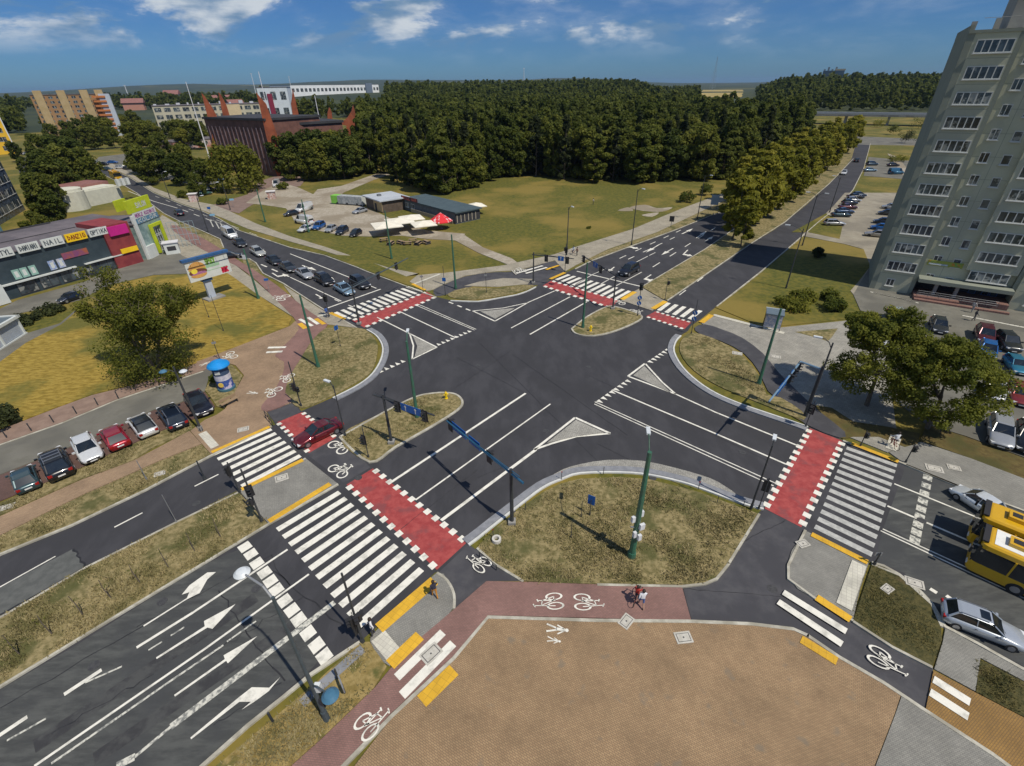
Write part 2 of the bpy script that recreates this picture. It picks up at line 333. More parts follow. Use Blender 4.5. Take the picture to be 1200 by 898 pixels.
# ---------------------------------------------------------------- lawns and verges
patch('lawn', [(-60, 455), (0, 424), (30, 402), (72, 380), (100, 356), (130, 335), (180, 323), (266, 320), (274, 325), (300, 344), (330, 364), (342, 372), (338, 382), (304, 396), (268, 410), (238, 422), (166, 448), (108, 462), (64, 478), (0, 503), (-60, 530)], m_yel, label='sunburnt yellow lawn under the sparse willow')
patch('verge', [(-200, 700), (0, 590), (46, 569), (86, 553), (112, 543), (128, 533), (190, 505), (222, 493), (226, 503), (180, 524), (156, 539), (96, 561), (0, 603), (-200, 706)], m_dry, label='narrow grass strip behind the parked cars')
patch('verge', [(-200, 738), (0, 628), (100, 579), (146, 559), (186, 541), (236, 521), (246, 532), (170, 573), (84, 614), (0, 648), (-200, 752)], m_dry, label='grass strip between the footpath and the western street')
patch('median', [(-400, 990), (-140, 878), (0, 804), (70, 763), (140, 719), (238, 660), (314, 614), (280, 577), (276, 576), (206, 612), (100, 665), (8, 719), (-200, 830)], m_dry, label='long dry grass median with young saplings')
patch('median', cr([(398, 512), (433, 541), (464, 523), (508, 498), (536, 480), (542, 471), (536, 463), (524, 460), (504, 461), (484, 466), (448, 484)], 3, True), m_dry, label='rounded grass island with a signal gantry')
patch('median', cr([(670, 385), (674, 390), (686, 393), (704, 392), (728, 385), (752, 373), (744, 366), (720, 359), (709, 360), (688, 371)], 3, True), m_dry, label='small grass island with a green pole')
patch('median', [(752, 336), (770, 326), (826, 292), (852, 274), (890, 250), (930, 222), (968, 196), (990, 172), (1002, 172), (998, 186), (985, 203), (972, 215), (945, 240), (920, 260), (906, 270), (882, 284), (838, 314), (782, 352), (776, 350)], m_dry, label='long grass median planted with lime trees')
patch('island', cr([(524, 345), (546, 337), (580, 338), (616, 334), (626, 335), (618, 339), (600, 344), (580, 348), (556, 351), (536, 350)], 2, True), m_dry, label='thin grass slip island by the northern corner')
patch('lawn', cr([(354, 478), (390, 463), (414, 450), (430, 440), (438, 430), (442, 414), (442, 402), (434, 391), (424, 385), (408, 384), (392, 384), (376, 386), (366, 398), (356, 414), (344, 430), (336, 448), (336, 464)], 3, True), m_dry, label='dry grass corner with a green pole west of the crossing')
patch('lawn', [(558, 643), (580, 619), (608, 597), (636, 577), (656, 567), (680, 561), (728, 559), (762, 562), (798, 571), (820, 577), (866, 594), (889, 602), (852, 662), (840, 677), (826, 683), (799, 685), (700, 684), (650, 683), (612, 680), (580, 660)], m_dry, label='large dry grass island in front of the plaza')
patch('lawn', cr([(806, 391), (798, 400), (797, 412), (806, 427), (824, 442), (850, 456), (880, 468), (905, 478), (942, 492), (940, 482), (915, 466), (898, 462), (892, 444), (872, 418), (848, 402), (820, 391)], 2, True), m_dry, label='dry grass corner east of the crossing')
patch('lawn', [(1022, 661), (1036, 664), (1054, 674), (1078, 693), (1092, 708), (1102, 726), (1104, 750), (1093, 781), (1046, 757), (1000, 727)], m_weed, label='dark weedy bed beside the bus stop pavement')
patch('lawn', [(1148, 773), (1144, 811), (1198, 839), (1300, 890), (1320, 850), (1200, 799)], m_weed, label='brown planted bed at the end of the bus stop')
patch('verge', [(420, 753), (433, 752), (453, 781), (438, 806), (380, 862), (340, 898), (250, 990), (130, 990), (250, 900), (320, 842), (372, 798)], pm('sandy_verge', (.21, .155, .045), (.34, .255, .10), rough=.95, scale=2.2, detail=10, bump=.7, bscale=7, c3=(.085, .092, .02), s3=.4, lo3=.52, hi3=.62), label='sandy yellow verge at the foot of the tall street lamp')
patch('verge', [(514, 320), (492, 320), (480, 330), (497, 341), (430, 317), (380, 298), (418, 300), (476, 324)], m_field, label='sliver of grass beside the northern street')
patch('verge', [(676, 311), (712, 293), (770, 273), (832, 243), (870, 228), (872, 236), (834, 251), (792, 268), (740, 287), (694, 304)], m_dry, label='grass verge with lamp posts north of the avenue')
patch('lawn', [(838, 360), (866, 341), (894, 319), (935, 284), (1012, 292), (1020, 312), (1006, 330), (992, 346), (990, 374), (914, 382), (894, 383)], m_field, label='green lawn with bushes between avenue and tower')
patch('lawn', [(931, 389), (982, 385), (975, 395), (970, 400), (950, 394)], m_dry, label='small grass triangle between the footpaths')
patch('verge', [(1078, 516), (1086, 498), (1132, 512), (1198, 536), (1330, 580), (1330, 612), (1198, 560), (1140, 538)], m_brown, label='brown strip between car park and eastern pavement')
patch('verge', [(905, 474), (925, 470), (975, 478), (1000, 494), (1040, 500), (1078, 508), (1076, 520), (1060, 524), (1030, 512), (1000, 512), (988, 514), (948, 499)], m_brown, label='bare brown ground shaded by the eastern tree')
patch('verge', [(300, 342), (284, 305), (292, 304), (300, 310), (306, 322), (296, 318)], m_dry, z=.104, label='small grass corner by the side street')
patch('verge', [(208, 264), (216, 262), (258, 282), (262, 290), (254, 294), (236, 284)], m_dry, label='narrow grass strip along the northwestern street')
# ---------------------------------------------------------------- pavements
patch('plaza', [(572, 725), (700, 729), (810, 730), (880, 733), (904, 735), (930, 739), (950, 749), (984, 771), (1036, 801), (1056, 814), (1048, 838), (1022, 905), (960, 1060), (200, 1060), (415, 898), (460, 840), (532, 773)], m_tan, label='wide tan brick plaza in front of the crossing')
patch('pavement', [(1057, 815), (1084, 833), (1162, 884), (1260, 950), (1400, 1060), (965, 1060), (1026, 898), (1049, 838)], m_grey, label='grey brick pavement beside the tan plaza')
patch('cycle_path', [(570, 681), (622, 682), (700, 685), (799, 687), (810, 727), (700, 724), (572, 721), (532, 768), (458, 836), (400, 898), (300, 1010), (230, 1010), (341, 898), (381, 862), (439, 806), (457, 784), (492, 748), (531, 715)], m_pink, z=.125, label='red brick cycle path along the plaza edge')
patch('pavement', cr([(512, 671), (524, 680), (531, 694), (531, 712), (516, 730), (494, 748), (474, 764), (456, 780), (444, 768), (434, 752), (440, 740), (475, 706)], 2, True), m_grey, label='grey rounded waiting area beside the main crossing')
patch('pavement', [(281, 576), (358, 537), (396, 567), (315, 614)], m_grey, label='grey paved refuge on the western median')
patch('pavement', [(728, 352), (742, 342), (752, 337), (776, 351), (781, 353), (764, 364)], m_slab, label='pale paved refuge on the avenue median')
patch('pavement', cr([(944, 622), (985, 641), (1018, 660), (1008, 690), (1000, 725), (976, 714), (954, 701), (935, 690), (925, 678), (922, 664), (928, 645)], 1, True), m_grey, label='grey paved island south of the eastern crossing')
patch('pavement', [(1108, 736), (1198, 785), (1330, 846), (1330, 870), (1200, 798), (1149, 771), (1143, 810), (1095, 784), (1105, 752)], m_grey, label='grey bus stop pavement with tactile edge')
patch('footpath', [(1094, 786), (1144, 812), (1200, 841), (1320, 900), (1320, 1010), (1164, 883), (1085, 831)], m_ochre, label='ochre brick footpath at the right edge')
patch('footpath', [(-200, 704), (0, 605), (96, 562), (156, 540), (222, 505), (236, 520), (186, 540), (146, 558), (100, 578), (0, 627), (-200, 736)], m_tan2, label='tan brick footpath beside the western street')
patch('plaza', [(223, 505), (240, 492), (254, 486), (264, 479), (286, 440), (276, 428), (262, 424), (258, 420), (236, 435), (230, 424), (268, 410), (304, 396), (340, 382), (346, 376), (352, 381), (380, 384), (376, 390), (362, 404), (350, 424), (338, 440), (334, 462), (346, 470), (312, 482), (318, 497), (247, 532)], m_tan2, z=.112, label='tan brick corner plaza with an advertising column')
patch('cycle_path', cr([(344, 372), (322, 350), (302, 330), (278, 312), (252, 300), (226, 286), (200, 268), (206, 264), (232, 276), (256, 290), (284, 308), (300, 318), (324, 334), (346, 352), (364, 366), (384, 380), (374, 390), (362, 404), (350, 424), (340, 440), (334, 460), (342, 470), (312, 482), (306, 476), (318, 462), (330, 442), (333, 424), (322, 417), (338, 400), (350, 386)], 2, True), m_pink, z=.136, label='red brick cycle path winding round the western corner')
patch('pavement', [(346, 352), (332, 334), (372, 360), (388, 369), (405, 377), (416, 384), (384, 380), (364, 366)], m_slab, label='pale pavement at the northwestern crossing')
patch('pavement', [(256, 298), (270, 306), (300, 330), (330, 356), (343, 371), (300, 344), (274, 325), (266, 320), (262, 316), (240, 312), (214, 300), (188, 280), (180, 264), (190, 252), (208, 262), (234, 284), (252, 296)], m_slab, z=.110, label='grey pavement in front of the colourful shop')
patch('footpath', [(-60, 532), (0, 504), (64, 479), (108, 463), (166, 449), (238, 423), (256, 416), (264, 422), (238, 434), (136, 468), (74, 494), (0, 520), (-60, 548)], pm('pinkish_concrete_walk', (.22, .15, .115), (.28, .195, .15), rough=.9, scale=.9, detail=8), z=.121, label='pinkish concrete walk along the service road')
patch('service_road', [(-100, 568), (0, 521), (74, 495), (136, 469), (238, 435), (256, 426), (244, 445), (240, 458), (210, 472), (180, 480), (120, 508), (46, 538), (0, 556), (-100, 602)], m_service, z=.09, label='grey concrete access lane behind the parked cars')
patch('parking', [(-100, 604), (0, 557), (46, 539), (120, 509), (180, 481), (210, 473), (240, 459), (252, 476), (244, 486), (222, 492), (190, 504), (128, 532), (86, 552), (46, 568), (0, 587), (-100, 636)], m_bay, z=.094, label='red brick parking bays')
patch('lawn', cr([(240, 457), (250, 440), (260, 424), (272, 428), (284, 440), (276, 458), (262, 478), (254, 476), (246, 464)], 1, True), m_dry, z=.142, label='small grass bed round the advertising column')
patch('service_road', [(-100, 385), (0, 362), (20, 352), (100, 330), (150, 306), (180, 294), (196, 280), (214, 300), (240, 312), (262, 316), (266, 319), (180, 322), (130, 333), (92, 352), (0, 372), (-100, 396)], m_service, z=.088, label='grey access road in front of the shop building')
patch('footpath', [(-60, 440), (0, 408), (30, 391), (70, 379), (96, 357), (102, 356), (72, 381), (30, 403), (0, 424), (-60, 456)], m_service, z=.094, label='narrow concrete path beside the white kiosk')
patch('sidewalk', [(128, 190), (148, 200), (180, 220), (214, 233), (250, 240), (268, 247), (300, 262), (340, 277), (380, 289), (418, 302), (456, 314), (492, 321), (520, 320), (590, 311), (650, 298), (676, 289), (740, 269), (800, 244), (838, 230), (866, 220), (870, 226), (834, 242), (770, 272), (712, 292), (676, 310), (662, 318), (650, 305), (605, 317), (580, 318), (545, 323), (520, 333), (508, 339), (500, 341), (480, 330), (436, 312), (380, 294), (340, 283), (290, 268), (262, 256), (236, 246), (214, 239), (180, 225), (152, 207), (126, 195)], m_slab, z=.098, label='long pale slab sidewalk along the northern side')
patch('pavement', [(822, 379), (836, 369), (894, 384), (914, 384), (990, 376), (1010, 372), (1030, 392), (1040, 420), (1050, 500), (1062, 522), (1040, 530), (1000, 514), (975, 505), (940, 482), (918, 452), (900, 424), (880, 404), (848, 392)], brickmat('light_grey_slabs', (.33, .315, .27), (.28, .27, .235), (.18, .17, .15), .4, .4, rot=.4), z=.103, label='grey paved square under the eastern tree')
patch('cycle_path', cr([(814, 384), (826, 380), (846, 386), (870, 396), (894, 414), (912, 436), (932, 456), (960, 482), (990, 506), (984, 513), (944, 497), (920, 474), (900, 458), (890, 436), (872, 414), (846, 400), (820, 391)], 2, True), m_asph_bike, z=.116, label='dark asphalt cycle path curving round the eastern corner')
patch('pavement', [(1042, 530), (1062, 521), (1080, 518), (1140, 538), (1198, 560), (1330, 612), (1330, 646), (1200, 597), (1132, 572), (1060, 543)], m_grey, z=.108, label='grey pavement of the eastern bus stop')
patch('car_park', [(1012, 372), (1000, 345), (1020, 312), (1036, 300), (1100, 330), (1330, 380), (1330, 580), (1198, 535), (1132, 511), (1086, 497), (1050, 470), (1040, 420)], m_service, z=.083, label='grey car park at the foot of the tower block')
patch('car_park', [(938, 276), (950, 268), (978, 240), (990, 226), (1060, 226), (1110, 270), (1090, 320), (1036, 345), (1000, 345), (992, 335), (1010, 325), (1020, 312), (1012, 292), (990, 286)], pm('pale_car_park_surface', (.27, .24, .18), (.33, .30, .23), rough=.9, scale=.5, detail=8, c3=(.20, .18, .14), s3=.08), z=.079, label='pale car park between avenue and tower block')
patch('car_park', [(1012, 206), (1018, 184), (1080, 190), (1078, 212), (1058, 210)], m_service, z=.08, label='far small car park beside the avenue')
patch('lawn', [(928, 272), (950, 260), (968, 250), (988, 262), (984, 280), (946, 272)], m_field, z=.106, label='small lawn below the row of parked cars')
patch('yard', cr([(288, 238), (310, 222), (330, 214), (350, 220), (372, 230), (410, 236), (440, 248), (470, 262), (500, 270), (545, 274), (540, 282), (500, 280), (470, 276), (430, 277), (400, 276), (372, 270), (345, 258), (335, 244), (308, 240)], 1, True), m_gravel, z=.09, label='pale gravel yard with parked cars by the grill hut')
patch('footpath', [(360, 236), (372, 222), (400, 218), (440, 204), (462, 203), (440, 210), (404, 225), (390, 234)], m_gravel, z=.094, label='trodden pale path towards the woods')
patch('footpath', [(545, 276), (566, 290), (600, 303), (612, 312), (600, 312), (560, 296), (530, 280)], m_gravel, z=.094, label='narrow trodden path from hut to sidewalk')
b = MB()
for q in ([(738, 243), (756, 240), (770, 244), (788, 243), (776, 248), (752, 247)], [(752, 252), (772, 249), (764, 254)], [(724, 247), (736, 243), (742, 247)]):
    zz_ = .05 + .006 * len(b.f) / 50; b.prism([G(x, y, zz_) for x, y in cr(q, 3, True)], 0, zz_)
b.build('bare_soil', m_gravel, kind='structure', cat='bare soil', label='bare sandy patches in the green field')
# church forecourt and left-hand streets
patch('forecourt', [(250, 240), (290, 228), (300, 214), (330, 204), (360, 208), (352, 218), (330, 222), (310, 232), (292, 242), (280, 250), (262, 246)], pm('reddish_forecourt', (.19, .13, .105), (.24, .17, .14), scale=.6), z=.086, label='reddish paved forecourt of the brick church')
patch('street', [(20, 190), (40, 178), (60, 184), (50, 200), (58, 224), (70, 250), (50, 256), (36, 228), (24, 208)], m_asph, z=.05, label='side street with parked cars beyond the shop')
patch('car_park', [(140, 200), (110, 190), (116, 184), (150, 180), (180, 190), (215, 196), (250, 206), (262, 214), (230, 218), (180, 206)], m_service, z=.06, label='far car park behind the trees')
patch('footpath', [(1040, 180), (1052, 184), (1070, 206), (1092, 226), (1084, 230), (1060, 208)], m_gravel, z=.09, label='pale path past the far car park')
patch('street', [(880, 160), (930, 158), (1010, 160), (1100, 164), (1100, 171), (1020, 170), (930, 166), (880, 167)], m_service, z=.03, label='street passing below the road bridge')
for q in ([(816, 114), (884, 114), (884, 108.5), (822, 109)], [(822, 107.6), (884, 107.2), (882, 105.2), (824, 105.5)]):
    MB().prism([G(x, y, .5) for x, y in q], 0, .5).build('stubble_field', pm('ripe_stubble', (.32, .24, .07), (.42, .33, .11), scale=.02), kind='structure', cat='field', label='pale ripe field between far woods')
# ---------------------------------------------------------------- kerbs
K = MB()
for pts in (nwL[:9], nwL[9:], nwR, nslip[:6], neL, neR[:-2], seT, seB[:-2], swT[:8], swB[2:], [(946, 744), (984, 770), (1036, 800), (1084, 832), (1164, 884), (1240, 940)], [(400, 900), (460, 838), (532, 771), (572, 723), (700, 727), (810, 728), (880, 731), (930, 737), (948, 745)]):
    strip(K, pts, .22, 0, .15)
for pts in ([(398, 512), (433, 541), (464, 523), (508, 498), (536, 480), (542, 471), (536, 463), (524, 460), (504, 461), (484, 466), (448, 484), (398, 512)], [(670, 385), (674, 390), (686, 393), (704, 392), (728, 385), (752, 373), (744, 366), (720, 359), (709, 360), (688, 371), (670, 385)]):
    strip(K, cr(pts, 4), .24, 0, .15)
for pts in ([(314, 614), (238, 660), (140, 719), (0, 804), (-140, 878)], [(396, 567), (314, 614)], [(358, 537), (281, 576), (206, 612), (100, 665), (8, 719), (-200, 830)], [(752, 336), (826, 292), (852, 274), (930, 222)], [(782, 352), (838, 314), (882, 284), (920, 260), (972, 215), (1000, 186)], [(559, 642), (580, 661), (613, 681)], [(890, 602), (853, 662), (840, 678), (826, 684), (799, 687), (700, 685)], [(-60, 548), (0, 521), (74, 495), (136, 469), (238, 435)], [(1022, 661), (1054, 674), (1092, 708), (1104, 734)], [(1000, 728), (1046, 758), (1093, 782)], cr([(512, 671), (524, 680), (532, 696), (532, 713)], 3), [(944, 621), (924, 662), (924, 678), (954, 700), (1000, 727)]):
    strip(K, pts, .18, 0, .147)
K.build('kerb', m_kerb, kind='structure', cat='kerb', label='pale concrete kerbs edging roads and islands')
K = MB()
def apron(c, w, side): strip(K, cr(c, 3), w, 0, .142, side)
apron(skerb[::-1], .62, .75); apron(wkerb, .62, -.75) ; apron(ekerb[1:], .62, -.75)
apron([(348, 818), (372, 796), (420, 754)][::-1], .6, .8)
K.build('kerb', m_kerbb, kind='structure', cat='kerb', label='bluish drainage apron behind the curved kerbs')
K = MB()
for c in (skerb, wkerb, ekerb[1:]): strip(K, cr(c, 3), .20, 0, .152)
strip(K, cr(nslip[:6], 3), .2, 0, .153)
K.build('kerb', pm('white_kerb', (.54, .55, .53), (.64, .65, .62), scale=2), kind='structure', cat='kerb', label='white painted kerbs round the curved corners')
# sett aprons and triangular islands
K = MB()
K.prism([G(x, y, .06) for x, y in cr([(646, 559), (660, 550), (680, 544), (712, 539), (752, 540), (790, 548), (822, 557), (842, 565), (868, 583), (860, 584), (820, 568), (798, 561), (762, 554), (728, 550), (680, 551)], 2, True)], 0, .06)
for q in ([(641, 519), (675, 492), (708, 507), (676, 511)], [(742, 440), (755, 429), (786, 460)], [(484, 394), (510, 407), (486, 418), (489, 406)], [(563, 365), (580, 373.5), (603, 361)]):
    K.prism([G(x, y, .08) for x, y in q], 0, .08)
K.build('traffic_island', m_sett, kind='structure', cat='traffic island', label='triangular islands paved with pale granite setts')
# ---------------------------------------------------------------- painted markings
ZP = .026
def quad_line(mb, a, b, w, z=ZP): mb.ribbon(G(a[0], a[1], z), G(b[0], b[1], z), w, z)
def zebra(name, A, B, Cc, D, n, w, mat, label, z=ZP):
    a, b, c, d = (G(*p, z) for p in (A, B, Cc, D)); mb = MB()
    for k in range(n):
        t = k / (n - 1); mb.ribbon(a.lerp(c, t), b.lerp(d, t), w, z)
    return mb.build(name, mat, kind='structure', cat='zebra crossing', label=label)
def dist(a, b): return (G(*a) - G(*b)).length
def wz(A, C, n): return dist(A, C) / (n - 1) * .52
zebra('zebra_crossing', (325, 621), (398, 577), (419, 734), (494, 667), 12, wz((398, 577), (494, 667), 12), m_white, 'large zebra crossing of twelve stripes on the southern street')
zebra('zebra_crossing', (250, 532.5), (318, 503), (283, 570), (352, 534), 7, wz((318, 503), (352, 534), 7), m_white, 'zebra crossing beside the dark red car')
zebra('zebra_crossing', (393, 366), (410, 374), (477, 336), (494, 342), 13, wz((393, 366), (477, 336), 13), m_white, 'zebra crossing in front of the queue of cars')
zebra('zebra_crossing', (652, 328), (667, 322), (722, 350), (738, 341), 11, wz((652, 328), (722, 350), 11), m_white, 'zebra crossing over the avenue lanes with arrows')
zebra('zebra_crossing', (772, 364), (784, 355), (808, 374), (821, 364), 5, wz((772, 364), (808, 374), 5), m_white, 'short zebra crossing of five stripes over the right avenue lane')
zebra('zebra_crossing', (992, 525), (1051, 546), (955, 617), (1022, 650), 13, wz((992, 525), (955, 617), 13), pm('grey_zebra_paint', (.36, .365, .345), (.50, .50, .47), rough=.75, scale=2.5, detail=9), 'greyish zebra crossing in front of the yellow buses')
def redx(A, B, Cc, D, n, label, sides=(1, 1)):
    """A-B and D-C are the ends; dashes run along A-D and B-C"""
    z = .022; a, b, c, d = (G(*p, z) for p in (A, B, Cc, D))
    o = MB().poly([a, b, c, d], z).build('cycle_crossing', m_red, kind='structure', cat='cycle crossing', label=label)
    mb = MB()
    for s, (p, q, o_) in enumerate(((a, d, b), (b, c, a))):
        if not sides[s]: continue
        L = (q - p).length; st = L / n; u = (q - p) / L; sq = st * .52; inn = (o_ - p).normalized() * sq * .62
        for k in range(n):
            m = p + u * (st * (k + .5)); m = m - inn * .15
            e = u * (sq / 2); mb.poly([m - e - inn * .6, m + e - inn * .6, m + e + inn, m - e + inn], ZP + .004)
    mb.build('crossing_squares', m_white, kind='structure', cat='road marking', label='white squares edging the ' + label)
redx((406, 568), (437, 549), (547, 636), (512, 668), 12, 'long red cycle crossing over the southern street')
redx((325, 495), (354, 483), (394, 513), (362, 531), 8, 'red cycle crossing under the dark red car')
redx((412, 376), (427, 384), (511, 348), (500, 342), 12, 'red cycle crossing beside the northwestern zebra')
redx((636, 335), (646, 329), (725, 352), (716, 361), 11, 'red cycle crossing over the avenue lanes with arrows')
redx((757, 371), (768, 365), (810, 378), (802, 386), 7, 'short red cycle crossing beside the blue sign')
redx((949, 502), (988, 517), (939, 618), (896, 596), 13, 'wide red cycle crossing on the eastern street')
L = MB(); LW = MB(); LY = MB()
thin = .17
for a, b, w in [((460, 564), (616, 461), .26), ((487, 586), (645, 473.5), .16), ((517, 610), (628, 527), .30), ((626, 527), (674, 489.5), .26), ((674, 489.5), (715, 508), .28),
    ((736, 441), (756, 426), .26), ((756, 426), (776, 448), .22), ((776, 448), (792, 462), .22), ((736, 441), (792, 462), .24), ((792, 462), (838, 483), .2), ((838, 483), (934, 522), .2),
    ((717, 457), (838, 508), .2), ((838, 508), (921, 544), .2), ((697, 471), (908, 566), .12), ((696.5, 473.5), (906.5, 569.5), .12),
    ((442, 372), (480, 391), .2), ((480, 391), (512, 407), .22), ((512, 407), (483, 421), .22), ((480, 391), (484.5, 405), .2), ((484.5, 405), (483, 421), .2), ((468, 365), (534, 396), .2), ((488, 358), (556, 387), .12), ((491, 357), (558, 386), .12),
    ((554, 364.5), (580, 376.5), .24), ((580, 376.5), (620, 354), .22), ((620, 354), (650, 341), .2), ((554, 364.5), (590, 361), .2), ((590, 361), (618, 355), .2),
    ((668, 348), (599, 384.5), .2), ((688, 353.5), (621, 392), .22), ((384, 361), (446, 339), .3), ((340, 297.5), (414, 327), .2), ((414, 327), (441, 338), .2), ((340, 325), (400, 353), .18), ((180, 236), (208, 244), .2), ((150, 224), (180, 236), .2),
    ((676, 318), (752, 336), .3), ((674, 334), (694, 322), .16), ((694, 322), (710, 315), .14), ((704, 333), (720, 324), .16), ((740, 310), (768, 296), .16), ((722, 335), (752, 319), .16),
    ((160, 759), (226, 718), .2), ((226, 718), (337, 644), .18), ((40, 898), (238, 762), .16), ((238, 762), (362, 673), .16),
    ((65, 652), (0, 688), .12), ((228, 570), (256, 556), .14), ((134, 618), (167, 601), .14), ((0, 688), (-100, 740), .12),
    ((119, 785), (75, 814), .26), ((32, 840), (-40, 888), .26), ((1048, 567), (1134, 602), .16), ((1134, 602), (1200, 628), .16), ((1040, 593), (1136, 634), .2), ((1136, 634), (1200, 662), .2), ((1032, 622), (1198, 700), .12), ((1034.5, 620), (1200, 696), .12), ((1198, 700), (1300, 748), .12),
    ((1090, 690), (1098, 695), .3), ((1109, 698), (1116, 703), .3), ((526, 354), (531, 356), .3), ((536, 358), (541, 360), .3), ((546, 362), (551, 364), .3)]:
    quad_line(L, a, b, w)
for q in ([(676, 511.5), (715, 508)], [(646, 520), (676, 511.5)], [(626, 527), (646, 520)]): quad_line(L, q[0], q[1], .24)
# dashes along the far lanes
def dashes(a, b, n, w, f=.35):
    A, B = G(*a, ZP), G(*b, ZP)
    for k in range(n): LL = A.lerp(B, k / n); L.ribbon(LL, A.lerp(B, (k + f) / n), w, ZP)
dashes((306, 310), (345, 327), 3, .3, .55); dashes((414, 360), (382, 347), 2, .2)
dashes((796, 346), (836, 316), 2, .16); dashes((830, 313), (990, 190), 9, .17); dashes((736, 304), (812, 268), 5, .2, .4); dashes((765, 313), (846, 262), 5, .2, .4); dashes((726, 303), (806, 266), 5, .2, .4)
dashes((214, 246), (256, 262), 3, .2, .5); dashes((182, 230), (340, 291), 9, .12, .4)
for a, b, w in [((200, 852), (392, 706), .40), ((136, 898), (158, 887), .4), ((158, 887), (200, 852), .18), ((60, 895), (200, 798), .14), ((200, 798), (262, 756), .14), ((100, 800), (143, 781), .12), ((8, 868), (54, 842), .12), ((174, 762), (190, 752), .11), ((200, 745), (216, 735), .11), ((266, 752), (300, 728), .12), ((1140, 735), (1200, 760), .2), ((246, 258), (250, 266), .25), ((252, 259), (257, 268), .25), ((258, 261), (262, 269), .25), ((246, 257), (268, 266), .15)]:
    quad_line(LW, a, b, w, ZP + .002)
# stop lines made of big squares
for lst in ([(287, 641), (294, 649.5), (301, 660), (310, 671), (317, 681), (324, 691), (333.5, 704), (342, 715), (350, 726), (361, 742), (371, 756), (380, 769)],):
    for i, p in enumerate(lst):
        c = G(*p, ZP + .004); q = G(*lst[min(i + 1, len(lst) - 1)], ZP); p0 = G(*lst[max(i - 1, 0)], ZP); d = (q - p0).normalized(); d.z = 0; d.normalize(); r = G(460, 564) - G(616, 461); r.z = 0; r.normalize()
        L.poly([c - d * .42 - r * .42, c + d * .42 - r * .42, c + d * .42 + r * .42, c - d * .42 + r * .42], ZP + .004)
for k in range(9):
    c = G(1087 - 15 * k / 8, 560 + 73 * k / 8, ZP); d = (G(1072, 633) - G(1087, 560)).normalized(); r = (G(1048, 567) - G(1134, 602)).normalized()
    LW.poly([c - d * .40 - r * .33, c + d * .40 - r * .33, c + d * .40 + r * .33, c - d * .40 + r * .33], ZP + .004)
# give-way teeth
def teeth(a, b, n, depth, flip=1):
    A, B = G(*a, ZP), G(*b, ZP); u = (B - A) / n; v = Vector((-u.y, u.x, 0)).normalized() * depth * flip
    for k in range(n):
        p = A + u * (k + .1); q = A + u * (k + .8); L.poly([p, q, (p + q) / 2 + v] if flip > 0 else [q, p, (p + q) / 2 + v], ZP)
teeth((698, 471), (736, 444), 8, .75, -1); teeth((758, 424.5), (786, 405.5), 7, .75, -1)
teeth((438, 440.5), (477, 423), 6, .8, 1); teeth((513, 405.5), (554, 388), 8, .75, 1)
# painted arrows: polygons traced on the ground
for q in ([(168, 733), (219, 701), (222, 694), (213, 697), (222, 686), (243, 671), (253, 670.5), (243, 679), (234, 695), (219, 702.5), (168.5, 734.5)],
          [(183, 770.5), (240, 734), (239, 728), (276, 708), (249, 737), (243, 735.5), (183.5, 772.5)],
          [(204, 814.5), (263.5, 772.5), (262, 768), (301.5, 745.5), (267, 777.5), (265, 774.5), (205, 816.5)],
          [(223, 864.5), (279, 818), (295, 805.5), (315.5, 806), (328.5, 793.5), (315, 810), (298, 822.5), (283, 832), (294, 822.5), (280.5, 822.5), (224, 866.5)]):
    L.poly([G(x, y, ZP + .002) for x, y in q], ZP + .002)
def arrow(tail, tip, kind=0, s=1.):
    A, B = G(*tail, ZP), G(*tip, ZP); u = (B - A); ln = u.length; u.normalize(); v = Vector((-u.y, u.x, 0))
    P_ = lambda a, b: A + u * a + v * b * s
    m = ln * .5
    L.poly([P_(0, -.12), P_(m, -.12), P_(m, .12), P_(0, .12)], ZP + .001)
    if kind == 0: L.poly([P_(m, -.5), P_(ln, 0), P_(m, .5)], ZP + .001)
    else: L.poly([P_(m, -.12 * 1), P_(m + .3, 1.0 * kind), P_(m - .2, 1.15 * kind), P_(m + .9, 1.9 * kind), P_(m + 1.5, .9 * kind), P_(m + 1.0, 1.0 * kind), P_(m + .9, -.12)] if kind > 0 else [P_(m + .9, .12), P_(m + 1.0, 1.0 * kind), P_(m + 1.5, .9 * kind), P_(m + .9, 1.9 * kind), P_(m - .2, 1.15 * kind), P_(m + .3, 1.0 * kind), P_(m, .12)], ZP + .001)
for a, b, k in [((772, 287), (757, 296), 0), ((789, 291), (775, 299), 0), ((763, 322), (751, 330), 1), ((806, 293), (797, 302), 1), ((800, 274), (812, 268), 0), ((816, 279), (828, 271), 0), ((826, 283), (836, 277), 0), ((729, 292), (745, 288), -1), ((720, 313), (712, 319), 0),
                ((354, 311), (371, 317), 0), ((319, 320), (330, 327), 1), ((380, 323), (392, 328), 0), ((370, 345), (383, 352), 0), ((300, 291), (312, 296), 0)]:
    arrow(a, b, k)
L.build('road_markings', m_white, kind='structure', cat='road marking', label='white lane lines, arrows, teeth and stop squares')
LW.build('road_markings', m_worn, kind='structure', cat='road marking', label='worn greyish lane lines on the old asphalt')
